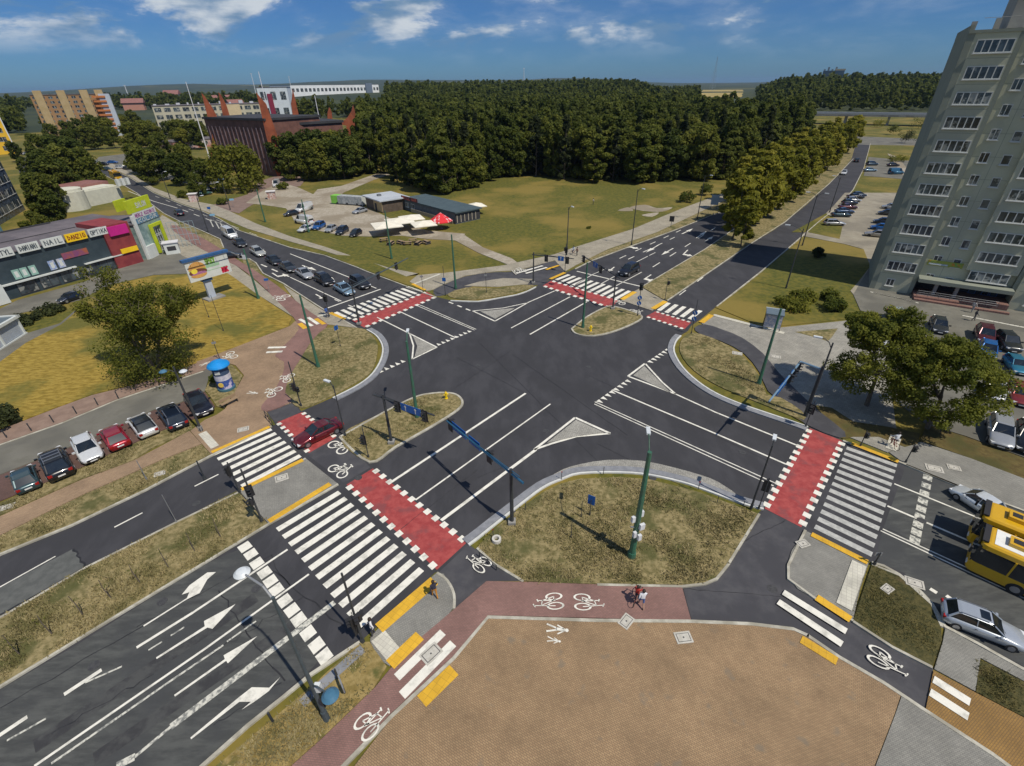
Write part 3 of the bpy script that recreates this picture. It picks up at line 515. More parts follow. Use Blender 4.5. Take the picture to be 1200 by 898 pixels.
# paler bars on pavings and the chicane hatching
B_ = MB()
for a, b, w in [((465, 794), (519, 741), .55), ((471, 815), (531, 754), .58), ((918, 694), (992, 740), .5), ((912, 705), (987, 755), .5), ((1094, 796), (1137, 823), .55), ((1090, 811), (1135, 840), .55), ((314, 407.5), (335, 407), .5), ((312, 413), (331, 412), .5), ((351, 374), (366, 382), .5), ((361, 372), (373, 380), .5), ((605, 320.5), (636, 311.5), .5), ((616, 320.5), (641, 313.5), .5),
                ]:
    quad_line(B_, a, b, w, .146)
B_.build('crossing_bars', m_white, kind='structure', cat='road marking', label='white double bars where walkers cross the cycle path')
Y = MB()
for a, b, w in [((444, 736.5), (509, 680.5), .85), ((457, 779), (492, 745), .8), ((494, 822), (532, 785), .85), ((248, 530), (316, 500), .45), ((283, 573.5), (355, 539), .5), ((315, 611), (387, 567), .55), ((951, 626), (1017, 659), .5), ((957, 700), (997, 726), .6), ((939, 749), (981, 775), .6), ((998, 519.5), (1053, 541), .5), ((645, 327), (662, 319.5), .7), ((729, 351), (744, 342), .8), ((765, 362), (780, 353), .8), ((822, 378), (834, 369), .8), ((387, 366.5), (404, 374), .6), ((370, 373.5), (380, 380), .6), ((351, 379), (358, 385), .7), ((483, 332.5), (498, 340), .6), ((640, 316), (655, 311), .6)]:
    z = .152; Y.ribbon(G(a[0], a[1], z), G(b[0], b[1], z), w, z)
Y.build('tactile_paving', m_yellow, kind='structure', cat='tactile paving', label='yellow tactile strips at the kerbs of all crossings')
Y = MB()
for a, b, w in [((443, 745), (462, 768), 1.0), ((237, 507), (252, 524), .75), ((1007, 660), (989, 711), .9), ((836, 369), (919, 390.5), .75), ((372, 371), (384, 368), .6), ((485, 333), (516, 321), .5), ((1044, 527), (1050, 512), .9), ((880, 384), (894, 384), .3), ((1062, 544), (1132, 573), .2), ((600, 317), (605, 322), .2)]:
    z = .150; Y.ribbon(G(a[0], a[1], z), G(b[0], b[1], z), w, z)
Y.build('tactile_paving', m_wtac, kind='structure', cat='tactile paving', label='white guide strips across the pavements')
# manholes and slabs
for (x, y), s, rz, dk in [((734, 728), 1.0, .8, 1), ((801, 747), 1.05, .1, 0), ((505, 766), 1.25, .8, 0), ((330, 560), 1.1, .5, 2), ((941, 637), .9, .3, 1), ((1095, 549), 1.3, -.45, 0), ((1118, 548), 1.0, -.45, 0), ((285, 503), 1.1, .4, 0), ((1040, 690), .8, .5, 0), ((864, 414), 1.2, -.4, 0), ((909, 418), 1.2, -.4, 0), ((1072, 683), 1.1, -.5, 0), ((8, 594), 1, .5, 0), ((187, 555), .9, .5, 0)]:
    c = G(x, y, .15); mb = MB(); mb.box((c.x, c.y, .14), (s, s * (.72 if dk != 2 else .8), .03), rz)
    mb.cur = 1; mb.box((c.x, c.y, .1485), (s * .8, s * .52, .018), rz); mb.cur = 0; mb.box((c.x, c.y, .151), (s * .72, s * .45, .018), rz)
    mb.cur = 1; mb.tube((c.x, c.y, .15), (c.x, c.y, .164), .06, n=8)
    mb.build('manhole', [pm('manhole_concrete', (.45, .43, .37), (.55, .53, .47), scale=4), pm('manhole_iron', (.07, .07, .07), scale=4)], kind='structure', cat='manhole', label='concrete framed manhole cover in the paving')
# cycle and walker symbols
def bikesym(w1, w2, top, z=.155, mir=1):
    a, b, t = G(*w1, z), G(*w2, z), G(*top, z); u = (b - a); s = u.length; u.normalize(); v = Vector((-u.y, u.x, 0))
    if (t - a).dot(v) < 0: v = -v
    sy = max(s, (t - a).dot(v) / .95)
    P_ = lambda x, y: a + u * x * s + v * y * sy
    mb = MB(); r = .40
    def seg(p, q, w=.085): mb.ribbon(P_(*p), P_(*q), w * s, z)
    for cx in (0, 1):
        for k in range(16):
            t0, t1 = math.tau * k / 16, math.tau * (k + 1) / 16
            q = [P_(cx + math.cos(t0) * r, math.sin(t0) * r), P_(cx + math.cos(t1) * r, math.sin(t1) * r), P_(cx + math.cos(t1) * (r - .1), math.sin(t1) * (r - .1)), P_(cx + math.cos(t0) * (r - .1), math.sin(t0) * (r - .1))]
            mb.poly(q, z)
    seg((0, 0), (.42, .05)); seg((.42, .05), (.30, .72)); seg((0, 0), (.33, .55)); seg((.33, .55), (.82, .62)); seg((.82, .62), (.42, .05)); seg((1, 0), (.78, .95)); seg((.15, .78), (.42, .74), .12); seg((.78, .95), (.60, .98), .1); seg((.78, .95), (.95, .90), .1); seg((.36, -.06), (.48, .14), .12)
    return mb.build('cycle_symbol', m_white, kind='structure', cat='road marking', label='white painted bicycle symbol on the path')
for q in [((649, 699), (651, 710), (625, 704)), ((682, 700), (683, 711), (707, 706)), ((569, 658), (561, 666), (549, 651)), ((1031, 764), (1029, 776), (1063, 789)), ((425, 845), (434, 858), (452, 828)), ((391, 521), (401, 528), (397, 517)), ((391, 549), (401, 556), (395, 544)),
          ((336, 446), (341, 440), (331, 440)), ((318, 463), (326, 456), (316, 455)), ((329, 351), (335, 347), (326, 344)), ((606, 318), (614, 317), (606, 314)), ((723, 353), (729, 356), (729, 350)), ((741, 364), (747, 367), (748, 362)), ((270, 414), (274, 418), (266, 418))]:
    bikesym(*q, z=.155 if q[0][0] not in (391, 723, 741) else .04)
def walksym(feet, head, s2=1.):
    a, b = G(*feet, .15), G(*head, .15); u = (b - a); s = u.length; u.normalize(); v = Vector((-u.y, u.x, 0)); P_ = lambda x, y: a + u * x * s + v * y * s
    mb = MB(); c = P_(.93, 0); mb.poly([c + (u * math.cos(k * math.tau / 10) + v * math.sin(k * math.tau / 10)) * .085 * s for k in range(10)], .15)
    for p, q, w in (((.84, 0), (.45, .02), .14), ((.48, .05), (.02, .20), .08), ((.48, -.03), (.02, -.15), .08), ((.8, .05), (.5, .2), .06), ((.8, -.05), (.52, -.22), .06)): mb.ribbon(P_(*p), P_(*q), w * s, .15)
    return mb.build('walker_symbol', m_white, kind='structure', cat='road marking', label='white painted walking figure on the paving')
for f, h in [((640, 736), (666, 739)), ((641, 749), (657, 752)), ((290, 460), (302, 461)), ((234, 429), (246, 424))]: walksym(f, h)
# seams, cracks and sealed joints in the asphalt
random.seed(12); Cr = MB()
def crack(a, b, w=.05, jit=.35, n=14):
    A, B = G(*a, .03), G(*b, .03); pv = A; dv = (B - A).normalized(); nv = Vector((-dv.y, dv.x, 0))
    for k in range(1, n + 1):
        q = A.lerp(B, k / n) + nv * random.uniform(-jit, jit) * (k < n); Cr.ribbon(pv, q, w * random.uniform(.6, 1.4), .0235); pv = q
for a, b, w, j in [((0, 830), (240, 690), .06, .12), ((160, 735), (320, 650), .05, .1), ((256, 692), (334, 798), .07, .18), ((240, 770), (355, 700), .04, .2), ((250, 850), (330, 800), .05, .1), ((280, 640), (410, 740), .08, .15), ((318, 650), (378, 770), .05, .2), ((535, 419), (620, 463), .06, .04), ((600, 415), (735, 510), .05, .05), ((533, 455), (600, 410), .05, .05), ((560, 400), (700, 540), .05, .05), ((86, 643), (100, 666), .12, .1), ((0, 720), (98, 668), .12, .05), ((700, 520), (860, 600), .05, .05), ((560, 560), (700, 500), .04, .05), ((690, 440), (900, 540), .04, .05), ((1040, 620), (1190, 690), .05, .1), ((640, 340), (560, 400), .04, .05), ((800, 690), (930, 700), .04, .05), ((470, 620), (560, 550), .04, .06), ((860, 640), (920, 610), .05, .06), ((60, 860), (180, 790), .05, .15)]: crack(a, b, w, j)
Cr.build('road_cracks', pm('sealed_crack', (.018, .018, .02), (.028, .028, .03), rough=.6, scale=2), kind='structure', cat='road', label='dark sealed seams and cracks in the asphalt')
# dark tyre-polished and oil-stained lanes, slightly paler dusty gutters
St = MB()
def band(a, b, w, z=.0215): St.ribbon(G(*a, z), G(*b, z), w, z)
St.cur = 0
for a, b, w in [((40, 875), (300, 700), .9), ((110, 890), (350, 728), .8), ((0, 770), (270, 640), .8)]: band(a, b, w)
St.build('tyre_marks', pm('tyre_darkened_asphalt', (.036, .036, .038), (.066, .068, .066), rough=.75, scale=.8, detail=10, lo=.4, hi=.6), kind='structure', cat='road', label='dark tyre worn tracks on the southern lanes')
for q, lab in (((532, 452), 'iron'), ((700, 300), 'iron')): pass
Ms = MB()
for x, y in [(560, 428), (640, 505), (765, 560), (420, 560), (300, 690), (190, 705), (230, 590), (905, 690), (1080, 610), (690, 430), (870, 530), (110, 780), (600, 600), (480, 385), (760, 300)]:
    p = G(x, y, .03); Ms.tube((p.x, p.y, .012), (p.x, p.y, .031), .33, n=16)
Ms.build('manhole_covers', pm('cast_iron_cover', (.045, .045, .047), (.07, .07, .07), rough=.6, scale=5), kind='structure', cat='manhole', label='round iron manhole covers in the carriageway')
# ---------------------------------------------------------------- buildings
def rng(a, b): return random.uniform(a, b)
random.seed(7)
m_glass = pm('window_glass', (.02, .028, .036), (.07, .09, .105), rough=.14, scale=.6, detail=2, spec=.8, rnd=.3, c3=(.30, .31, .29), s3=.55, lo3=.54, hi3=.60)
m_wframe = pm('white_window_frame', (.52, .53, .50), rough=.6)
m_tower = pm('sea_green_render', (.44, .445, .325), (.485, .485, .36), rough=.9, scale=.4, c3=(.37, .375, .295), s3=.12)
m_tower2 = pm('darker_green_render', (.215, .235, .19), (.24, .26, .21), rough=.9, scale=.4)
m_conc = pm('raw_concrete', (.27, .265, .25), (.33, .325, .30), rough=.9, scale=.8, c3=(.21, .205, .19), s3=.2)
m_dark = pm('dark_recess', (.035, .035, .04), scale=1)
m_roofg = pm('grey_roofing', (.13, .115, .125), (.165, .145, .155), rough=.9, scale=.5, c3=(.10, .09, .10), s3=.12)
m_brick = pm('church_brick', (.27, .07, .03), (.34, .095, .042), rough=.9, scale=.6, c3=(.20, .055, .025), s3=.2)
m_metal = pm('grey_metal', (.20, .21, .22), rough=.45, metal=.6, scale=3)
class Fac:
    """a vertical facade through two ground pixels; t runs along it, z up, o outwards to the viewer"""
    def __init__(s, a, b, za=0.):
        s.p = G(*a, za); q = G(*b, za); s.u = (q - s.p); s.u.z = 0; s.L = s.u.length; s.u.normalize(); s.n = Vector((s.u.y, -s.u.x, 0))
        if s.n.dot(s.p) > 0: s.n = -s.n
        s.az = math.atan2(s.u.y, s.u.x)
    def tz(s, x, y, o=0.):
        d = _f + _r * ((x - CX0) / F0) - _u * ((y - CY0) / F0); O = Vector((0, 0, CAMH)); q = s.p + s.n * o
        t = (q - O).dot(s.n) / d.dot(s.n); X = O + d * t; return (X - s.p).dot(s.u), X.z
    def P(s, t, z, o=0.): return Vector((s.p.x, s.p.y, 0)) + s.u * t + s.n * o + Vector((0, 0, z))
    def box(s, mb, t0, t1, z0, z1, o0, o1):
        q = [s.P(t, z, o) for z in (z0, z1) for o in (o0, o1) for t in (t0, t1)]
        return mb.add(q, [(0, 2, 3, 1), (4, 5, 7, 6), (0, 1, 5, 4), (2, 6, 7, 3), (0, 4, 6, 2), (1, 3, 7, 5)])
    def window(s, parent, t0, t1, z0, z1, o=0., panes=1, mull=.12, frame=None, glass=None, sill=True, rows=1):
        mb = MB(); s.box(mb, t0, t1, z0, z1, o - .05, o + .02); mb.cur = 1
        for (a, b, c, d) in ((t0 - .06, t1 + .06, z0 - .06, z0 + .05), (t0 - .06, t1 + .06, z1 - .05, z1 + .06)): s.box(mb, a, b, c, d, o + .0, o + .07)
        for k in range(panes + 1):
            t = t0 + (t1 - t0) * k / panes; s.box(mb, t - mull / 2, t + mull / 2, z0 + .05, z1 - .05, o, o + .06)
        for k in range(1, rows): zz = z0 + (z1 - z0) * k / rows; s.box(mb, t0, t1, zz - .05, zz + .05, o, o + .055)
        if sill: s.box(mb, t0 - .15, t1 + .15, z0 - .16, z0 - .062, o, o + .22)
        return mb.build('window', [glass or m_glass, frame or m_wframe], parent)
# tower block on the right
F = Fac((1018, 338), (1183, 362)); F.u = Vector((math.cos(R(-33)), math.sin(R(-33)), 0)); F.n = Vector((F.u.y, -F.u.x, 0)); F.az = R(-33)
tw = empty('tower_block', F.P(0, 0), 0, 'tall sea green tower block with rows of windows', 'apartment tower')
tw.location = (0, 0, 0)
b = MB(); F.box(b, 0, 5.75, 0, 35.0, 0, -15); F.box(b, 5.75, 17.6, 2.9, 35.6, -.9, -15); F.box(b, 11.0, 17.0, 5.0, 35.0, 0 - .25, -1.2); F.box(b, 17.6, 46, 0, 35.0, 0, -15)
b.build('wall', m_tower, tw)
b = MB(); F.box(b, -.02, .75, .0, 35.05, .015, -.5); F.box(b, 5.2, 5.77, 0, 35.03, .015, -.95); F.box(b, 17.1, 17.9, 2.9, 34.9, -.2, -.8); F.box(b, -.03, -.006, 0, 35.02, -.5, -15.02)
F.box(b, -.05, 5.8, 35.0, 35.35, .1, -.4); F.box(b, -.05, .35, 35.0, 35.9, .05, -15.1); F.box(b, 5.9, 46, 35.6, 35.95, -.6, -1.0); F.box(b, 5.8, 17.2, 2.6, 3.15, 1.4, -2.5)
b.build('trim', m_tower2, tw)
b = MB(); F.box(b, 4.1, 13, 35.6, 40.0, -4, -12); F.box(b, 18, 30, 35.5, 39, -4, -11); bo = b.build('roof_house', m_conc, tw)
b = MB()
for t, d_, w_ in ((.5, 6.5, .6), (3.0, 6.5, .6), (2.6, 3, .6)): bb = MB(); F.box(bb, t, t + w_, 35.0, 36.7, -d_, -d_ - .6); bb.build('chimney', m_conc, tw)
b = MB()
for k in range(10): b.tube(F.P(4.3 + k * .9, 40, -4.2), F.P(4.3 + k * .9, 41, -4.2), .03, n=4)
b.tube(F.P(4.3, 41, -4.2), F.P(12.7, 41, -4.2), .03, n=4); b.build('railing', m_metal, tw)
MB().tube(F.P(1, 36.6, -.3), F.P(5, 36.6, -.3), .025, n=4).build('cable', m_metal, tw); MB().tube(F.P(5, 40, -5), F.P(5, 43, -5), .04, n=4).build('antenna', m_metal, tw)
for k in range(11):
    z1 = 34.25 - 2.93 * k; F.window(tw, 1.25, 5.0, z1 - 1.4, z1, 0, 5)
    if k < 11: F.window(tw, 11.65, 16.2, z1 - 1.4, z1, -.25, 5)
    F.window(tw, 19.2, 23.6, z1 - 1.4, z1, 0, 5)
    zc = z1 - 2.1
    F.window(tw, 6.75, 7.75, zc - .6, zc + .65, -.9, 2, .08); F.window(tw, 9.25, 10.15, zc - .75, zc + .45, -.9, 1, .08)
F.window(tw, 2.0, 3.0, 1.0, 2.1, 0, 2, .1); F.window(tw, 19.2, 20.8, 1.0, 2.3, 0, 2, .1)
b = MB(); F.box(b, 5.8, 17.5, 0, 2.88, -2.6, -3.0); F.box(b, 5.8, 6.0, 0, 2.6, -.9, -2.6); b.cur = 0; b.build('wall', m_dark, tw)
b = MB()
for k in range(12): F.box(b, .8, 5.2, 2.95 + 2.93 * k - .02, 2.95 + 2.93 * k + .03, .004, -.02); F.box(b, 5.8, 11.0, 2.95 + 2.93 * k, 2.95 + 2.93 * k + .05, -.896, -.92); F.box(b, 17.95, 46, 2.95 + 2.93 * k, 2.95 + 2.93 * k + .05, .004, -.02)
for t in (8.4, 20.9, 26.0, 31.0): F.box(b, t, t + .05, 3, 35, -.896 if t < 10 else .004, -.95 if t < 10 else -.02)
b.build('panel_joint', m_tower2, tw)
for t in (8.2, 10.8): bb = MB(); F.box(bb, t, t + .45, .3, 2.6, .3, -.2); bb.build('column', m_conc, tw)
for t in (13.0, 14.6, 15.6): F.window(tw, t, t + .8, .9, 2.3, -2.55, 1, .1, sill=False, frame=pm('blue_door_frame', (.05, .10, .25), scale=3))
b = MB(); F.box(b, 5.9, 11.6, 0, .6, 2.2, -2.6); F.box(b, 11.7, 17.5, 0, .9, 1.0, -2.6); F.box(b, 6.0, 17.5, 0, .35, 2.9, 2.2); b.build('terrace', brickmat('dull_red_tiles', (.26, .14, .11), (.21, .115, .095), (.1, .07, .06), .4, .2), tw)
b = MB()
for k in range(8): b.tube(F.P(6.2 + 1.4 * k, .6, 2.0), F.P(6.2 + 1.4 * k, 1.5, 2.0), .03, n=4)
for z in (.9, 1.2, 1.5): b.tube(F.P(6.2, z, 2.0), F.P(16.0, z, 2.0), .025, n=4)
b.build('railing', m_metal, tw)
b = MB(); F.box(b, 6.2, 10.6, 4.9, 5.7, -.86, -.78); b.cur = 1; F.box(b, 6.4, 8.8, 5.0, 5.25, -.80, -.74); b.cur = 2; F.box(b, 9.2, 10.5, 5.2, 5.62, -.80, -.74); F.box(b, 6.3, 7.0, 5.45, 5.65, -.80, -.74)
b.build('banner', [pm('olive_banner', (.30, .33, .06), scale=3), pm('pale_banner_text', (.5, .55, .6), (.3, .38, .45), scale=5), pm('orange_banner_spot', (.55, .22, .03), (.1, .35, .08), scale=2)], tw)
# hatched walkways at its foot
mb = MB(); A, Bq = G(1020, 342, .11), G(1064, 352, .11)
for k in range(13): p = A.lerp(Bq, k / 13); mb.ribbon(p, p + Vector((1.1, -1.5, 0)), .22, .11)
A, Bq = G(1128, 370, .11), G(1210, 386, .11)
for k in range(14): p = A.lerp(Bq, k / 14); mb.ribbon(p, p + Vector((.75, -.35, 0)), .25, .11)
mb.ribbon(A, Bq, .15, .112); mb.build('hatched_marking', m_white, kind='structure', cat='road marking', label='white hatched marking at the foot of the tower block')
# shop building with big signs
S = Fac((25, 348), (108, 324)); sh = empty('shop_building', (0, 0, 0), 0, 'long dark two storey shop building with a row of sign boards', 'shop building')
t1 = S.tz(131, 300)[0]; zt = 7.2
b = MB(); S.box(b, -22, t1, 0, zt, 0, -17); S.box(b, -22, t1 + 9, 0, zt - .2, -8, -19)
b.build('wall', pm('dark_blue_cladding', (.030, .048, .060), (.045, .066, .080), rough=.5, scale=.5, rnd=0), sh)
b = MB(); S.box(b, -22.2, t1 + .2, zt, zt + .2, .15, -17.3); S.box(b, -22.2, t1 + 9.3, zt - .2, zt + .02, -7.9, -19.3); b.build('roof', m_roofg, sh)
b = MB(); S.box(b, -22.2, t1 + .2, zt + .2, zt + .42, -16.9, -17.3); S.box(b, -22, t1, zt + .2, zt + .3, -8, -8.15); S.box(b, -12, -9.5, zt + .2, zt + 1.0, -10, -12); b.build('parapet', m_dark, sh)
m_sign = [pm('white_sign_board', (.58, .61, .58), rough=.5), pm('dark_sign_lettering', (.04, .06, .08), (.12, .14, .16), scale=2), pm('yellow_sign_board', (.80, .52, .012), rough=.5), pm('brown_sign_lettering', (.24, .05, .01), scale=2)]
def letters(mb, Fq, t0, t1, z0, z1, o, word, wgt=.16):
    """strokes of capital letters on a facade"""
    GL = {'A': [((0, 0), (.5, 1)), ((.5, 1), (1, 0)), ((.22, .4), (.78, .4))], 'B': [((0, 0), (0, 1)), ((0, 1), (.8, .8)), ((.8, .8), (0, .5)), ((0, .5), (.9, .25)), ((.9, .25), (0, 0))], 'C': [((1, .9), (.2, 1)), ((.2, 1), (0, .5)), ((0, .5), (.2, 0)), ((.2, 0), (1, .1))], 'D': [((0, 0), (0, 1)), ((0, 1), (.9, .6)), ((.9, .6), (.9, .35)), ((.9, .35), (0, 0))], 'E': [((0, 0), (0, 1)), ((0, 1), (1, 1)), ((0, .5), (.8, .5)), ((0, 0), (1, 0))], 'F': [((0, 0), (0, 1)), ((0, 1), (1, 1)), ((0, .5), (.8, .5))], 'G': [((1, .9), (.2, 1)), ((.2, 1), (0, .5)), ((0, .5), (.2, 0)), ((.2, 0), (1, .1)), ((1, .1), (1, .5)), ((1, .5), (.6, .5))], 'H': [((0, 0), (0, 1)), ((1, 0), (1, 1)), ((0, .5), (1, .5))], 'I': [((.5, 0), (.5, 1))], 'K': [((0, 0), (0, 1)), ((0, .4), (1, 1)), ((.3, .6), (1, 0))], 'L': [((0, 0), (0, 1)), ((0, 0), (1, 0))], 'M': [((0, 0), (0, 1)), ((0, 1), (.5, .4)), ((.5, .4), (1, 1)), ((1, 1), (1, 0))], 'N': [((0, 0), (0, 1)), ((0, 1), (1, 0)), ((1, 0), (1, 1))], 'O': [((.2, 0), (.8, 0)), ((.8, 0), (1, .5)), ((1, .5), (.8, 1)), ((.8, 1), (.2, 1)), ((.2, 1), (0, .5)), ((0, .5), (.2, 0))], 'P': [((0, 0), (0, 1)), ((0, 1), (1, .85)), ((1, .85), (1, .6)), ((1, .6), (0, .45))], 'R': [((0, 0), (0, 1)), ((0, 1), (1, .85)), ((1, .85), (0, .5)), ((.3, .5), (1, 0))], 'S': [((1, .9), (.1, 1)), ((.1, 1), (.1, .55)), ((.1, .55), (.9, .45)), ((.9, .45), (.9, 0)), ((.9, 0), (0, .1))], 'T': [((.5, 0), (.5, 1)), ((0, 1), (1, 1))], 'U': [((0, 1), (0, .1)), ((0, .1), (1, .1)), ((1, .1), (1, 1))], 'W': [((0, 1), (.25, 0)), ((.25, 0), (.5, .6)), ((.5, .6), (.75, 0)), ((.75, 0), (1, 1))], 'X': [((0, 0), (1, 1)), ((0, 1), (1, 0))], 'Y': [((0, 1), (.5, .5)), ((1, 1), (.5, .5)), ((.5, .5), (.5, 0))], 'Z': [((0, 1), (1, 1)), ((1, 1), (0, 0)), ((0, 0), (1, 0))], 'J': [((1, 1), (1, .1)), ((1, .1), (.2, 0))], ' ': []}
    n = len(word); cw = (t1 - t0) / n; H = z1 - z0; w = wgt * H / 2
    for i, ch in enumerate(word):
        for (x0, y0), (x1, y1) in GL.get(ch, []):
            a = Vector((t0 + cw * (i + .12 + .7 * x0), z0 + H * y0)); c = Vector((t0 + cw * (i + .12 + .7 * x1), z0 + H * y1)); d = (c - a)
            if d.length < 1e-5: continue
            d.normalize(); nn = Vector((-d.y, d.x)) * w; a = a - d * w; c = c + d * w
            q = [a - nn, c - nn, c + nn, a + nn]; mb.add([Fq.P(v.x, v.y, o) for v in q], [(0, 1, 2, 3)])
for (xa, ya, xb, yb, ph), mi, li, word in [((-8, 300, 16, 296, 1), 0, 1, 'STYL'), ((18, 290, 44, 285, 1), 0, 1, 'DAMIANI'), ((47, 283, 72, 277, 1), 0, 1, 'NAIL'), ((75, 277, 99, 271, 1), 2, 3, 'DANZIG'), ((102, 271, 124, 266, 1), 0, 1, 'OPTIKA')]:
    ta = S.tz(xa, ya, .3)[0]; tb = S.tz(xb, yb, .3)[0]; mb = MB(); S.box(mb, ta, tb, zt - .4, zt + 1.0, .2, .42); mb.cur = 1; letters(mb, S, ta + .3, tb - .2, zt - .05, zt + .65, .432, word, .2)
    mb.build('sign_board', [m_sign[mi], m_sign[li]], sh)
for k, (x, c) in enumerate([(13, 0), (23, 0), (34, 0), (58, 1), (69, 1)]):
    t = S.tz(x, 312 - x * .12)[0]; mb = MB(); S.box(mb, t - .5, t + .5, 2.9, 4.5, .02, .1); mb.cur = 1; S.box(mb, t - .25, t + .25, 3.2, 4.2, .1, .112)
    mb.build('poster', [pm('pale_green_poster', (.25, .42, .36), scale=2) if c == 0 else pm('blue_poster', (.16, .28, .55), (.5, .5, .55), scale=2), m_sign[0]], sh)
b = MB(); S.box(b, -2, 9.5, 2.4, 2.62, .02, .55); S.box(b, 11, 18, 2.4, 2.6, .02, .5); b.build('awning', m_sign[0], sh)
for k in range(6): S.window(sh, .2 + k * 3.3, 2.9 + k * 3.3, .3, 2.2, 0, 2, .1, sill=False, frame=m_dark)
b = MB(); S.box(b, -4.0, -2.2, .1, 3.2, 1.6, 1.9); b.build('sign_board', m_sign[0], sh)
b = MB(); S.box(b, 8.3, 12.5, 4.1, 5.2, .02, .12); b.build('banner', pm('purple_orange_banner', (.35, .10, .05), (.20, .06, .16), scale=.6), sh)
# dark red stair hall with magenta sign
b = MB(); S.box(b, t1 + .05, t1 + 5.0, 0, 8.2, .4, -7.8); b.build('wall', pm('dark_red_cladding', (.20, .03, .035), (.26, .045, .045), scale=.7), sh)
b = MB(); S.box(b, t1 + .9, t1 + 4.4, 6.2, 7.9, .45, .8); b.build('sign_board', pm('magenta_sign', (.48, .01, .20), scale=1.5), sh)
b = MB(); S.box(b, t1 + 1.6, t1 + 4.8, 2.6, 3.5, .5, .7); b.build('sign_board', m_sign[2], sh)
# green and white corner pavilion
Q = Fac((179, 302), (209, 287)); cp = empty('corner_shop', (0, 0, 0), 0, 'lime green and white glass corner shop with a roof sign', 'shop')
m_lime = pm('lime_green_panel', (.42, .50, .012), (.50, .58, .02), scale=1)
qb = MB(); Q.box(qb, -1.5, 7.0, 0, 7.0, 0, -10); qb.build('wall', pm('pale_glass_cladding', (.16, .25, .25), (.30, .40, .38), rough=.2, scale=.8), cp)
qb = MB(); Q.box(qb, -1.7, 7.2, 7.0, 7.25, .1, -10.2); qb.build('roof', m_roofg, cp)
qb = MB(); Q.box(qb, -1.6, 5.8, 9.2, 11.6, .1, -.3); qb.cur = 1; letters(qb, Q, .9, 4.2, 9.9, 10.8, .12, 'SALON', .2); qb.build('sign_board', [m_lime, m_sign[0]], cp)
qb = MB(); Q.box(qb, -.8, 6.4, 8.0, 9.15, .12, -.1); qb.cur = 1; letters(qb, Q, -.4, 6.0, 8.25, 8.85, .14, 'MEBLE KUCHNIE', .22); qb.build('sign_board', [m_sign[0], pm('purple_lettering', (.3, .05, .25), scale=2)], cp)
qb = MB(); Q.box(qb, -.6, 6.6, 7.0, 7.95, .13, -.1); qb.cur = 1; letters(qb, Q, -.2, 6.2, 7.15, 7.8, .15, 'KOLOR', .24); qb.build('sign_board', [pm('teal_sign', (.10, .22, .32), scale=1), m_sign[0]], cp)
qb = MB(); Q.box(qb, .2, 3.4, 9.3, 11.4, -3.2, -3.6); qb.build('roof_sign', m_lime, cp)
qb = MB(); Q.box(qb, 2.2, 2.9, .3, 6.2, .12, .5); Q.box(qb, 2.9, 6.2, 5.6, 6.2, .12, .5); Q.box(qb, 5.6, 6.2, .3, 5.6, .12, .5); qb.build('portal', m_lime, cp)
for k in range(3): Q.window(cp, 3.1, 5.4, .5 + 1.7 * k, 1.9 + 1.7 * k, .02, 3, .1, sill=False)
qb = MB(); Q.box(qb, -1.7, -.9, 0, 8.8, .3, -.1); Q.box(qb, -1.2, 1.6, 0, 2.6, .02, .5); qb.build('panel', m_sign[0], cp)
b = MB(); 
for k in range(7): b.tube(Q.P(6.9, 0, .8 + k * .0) + Q.u * .0 + Vector((k * .8, k * .3, 0)), Q.P(6.9, 5.5, .8) + Vector((k * .8, k * .3, 0)), .05, n=5)
for z in (1.4, 2.8, 4.2, 5.5): b.tube(Q.P(6.9, z, .8), Q.P(6.9, z, .8) + Vector((4.8, 1.8, 0)), .04, n=5)
b.build('scaffold_frame', pm('blue_grey_steel', (.25, .33, .36), scale=2), cp)
# white sales booth in front of it
p = G(204, 297); bo = empty('sales_booth', (p.x, p.y, 0), .5, 'small white booth beside the lime green corner shop', 'booth')
MB().box((0, 0, 1.2), (2.6, 2.0, 2.4)).build('wall', m_sign[0], bo); MB().box((0, 0, 2.47), (3.0, 2.4, .14)).build('roof', pm('pale_roof', (.6, .6, .62)), bo); MB().box((0, -1.01, 1.3), (1.6, .04, .9)).build('window', m_dark, bo)
# villa behind with brown roof
V = Fac((84, 247), (136, 236)); vl = empty('villa', (0, 0, -3.2), 0, 'white walled building with a brown rim roof behind the shops', 'house')
b = MB(); V.box(b, 0, V.L + 3, 0, 7.5, 0, -14); b.lathe([(4.2, 0), (4.2, 8.3)], V.P(1.5, 0, -1), 20); b.build('wall', pm('ivory_render', (.50, .50, .42), scale=.8), vl)
b = MB(); V.box(b, 3, V.L + 4, 7.5, 8.6, -5.5, -14.5); V.box(b, -1, 3.0, 8.31, 8.9, -5.2, -12); b.lathe([(4.9, 8.3), (4.9, 8.6), (4.2, 9.0)], V.P(1.5, 0, -2.6), 20); b.build('roof', pm('brown_red_roof', (.22, .10, .09), (.28, .13, .11), scale=.6), vl)
b = MB(); b.lathe([(4.0, 8.32), (4.0, 9.02)], V.P(1.5, 0, -1.4), 20); V.box(b, 2.5, V.L + 2, 7.5, 7.9, -.5, -5.6); b.build('terrace', pm('pale_terrace', (.58, .58, .48), scale=.5), vl)
# roof edge boxes with white chimneys
for k in range(3): bb = MB(); V.box(bb, V.L + 1 + k * 1.6, V.L + 1.9 + k * 1.6, 7.6, 9.6, 2.5, 1.6); bb.build('chimney', m_sign[0], vl)
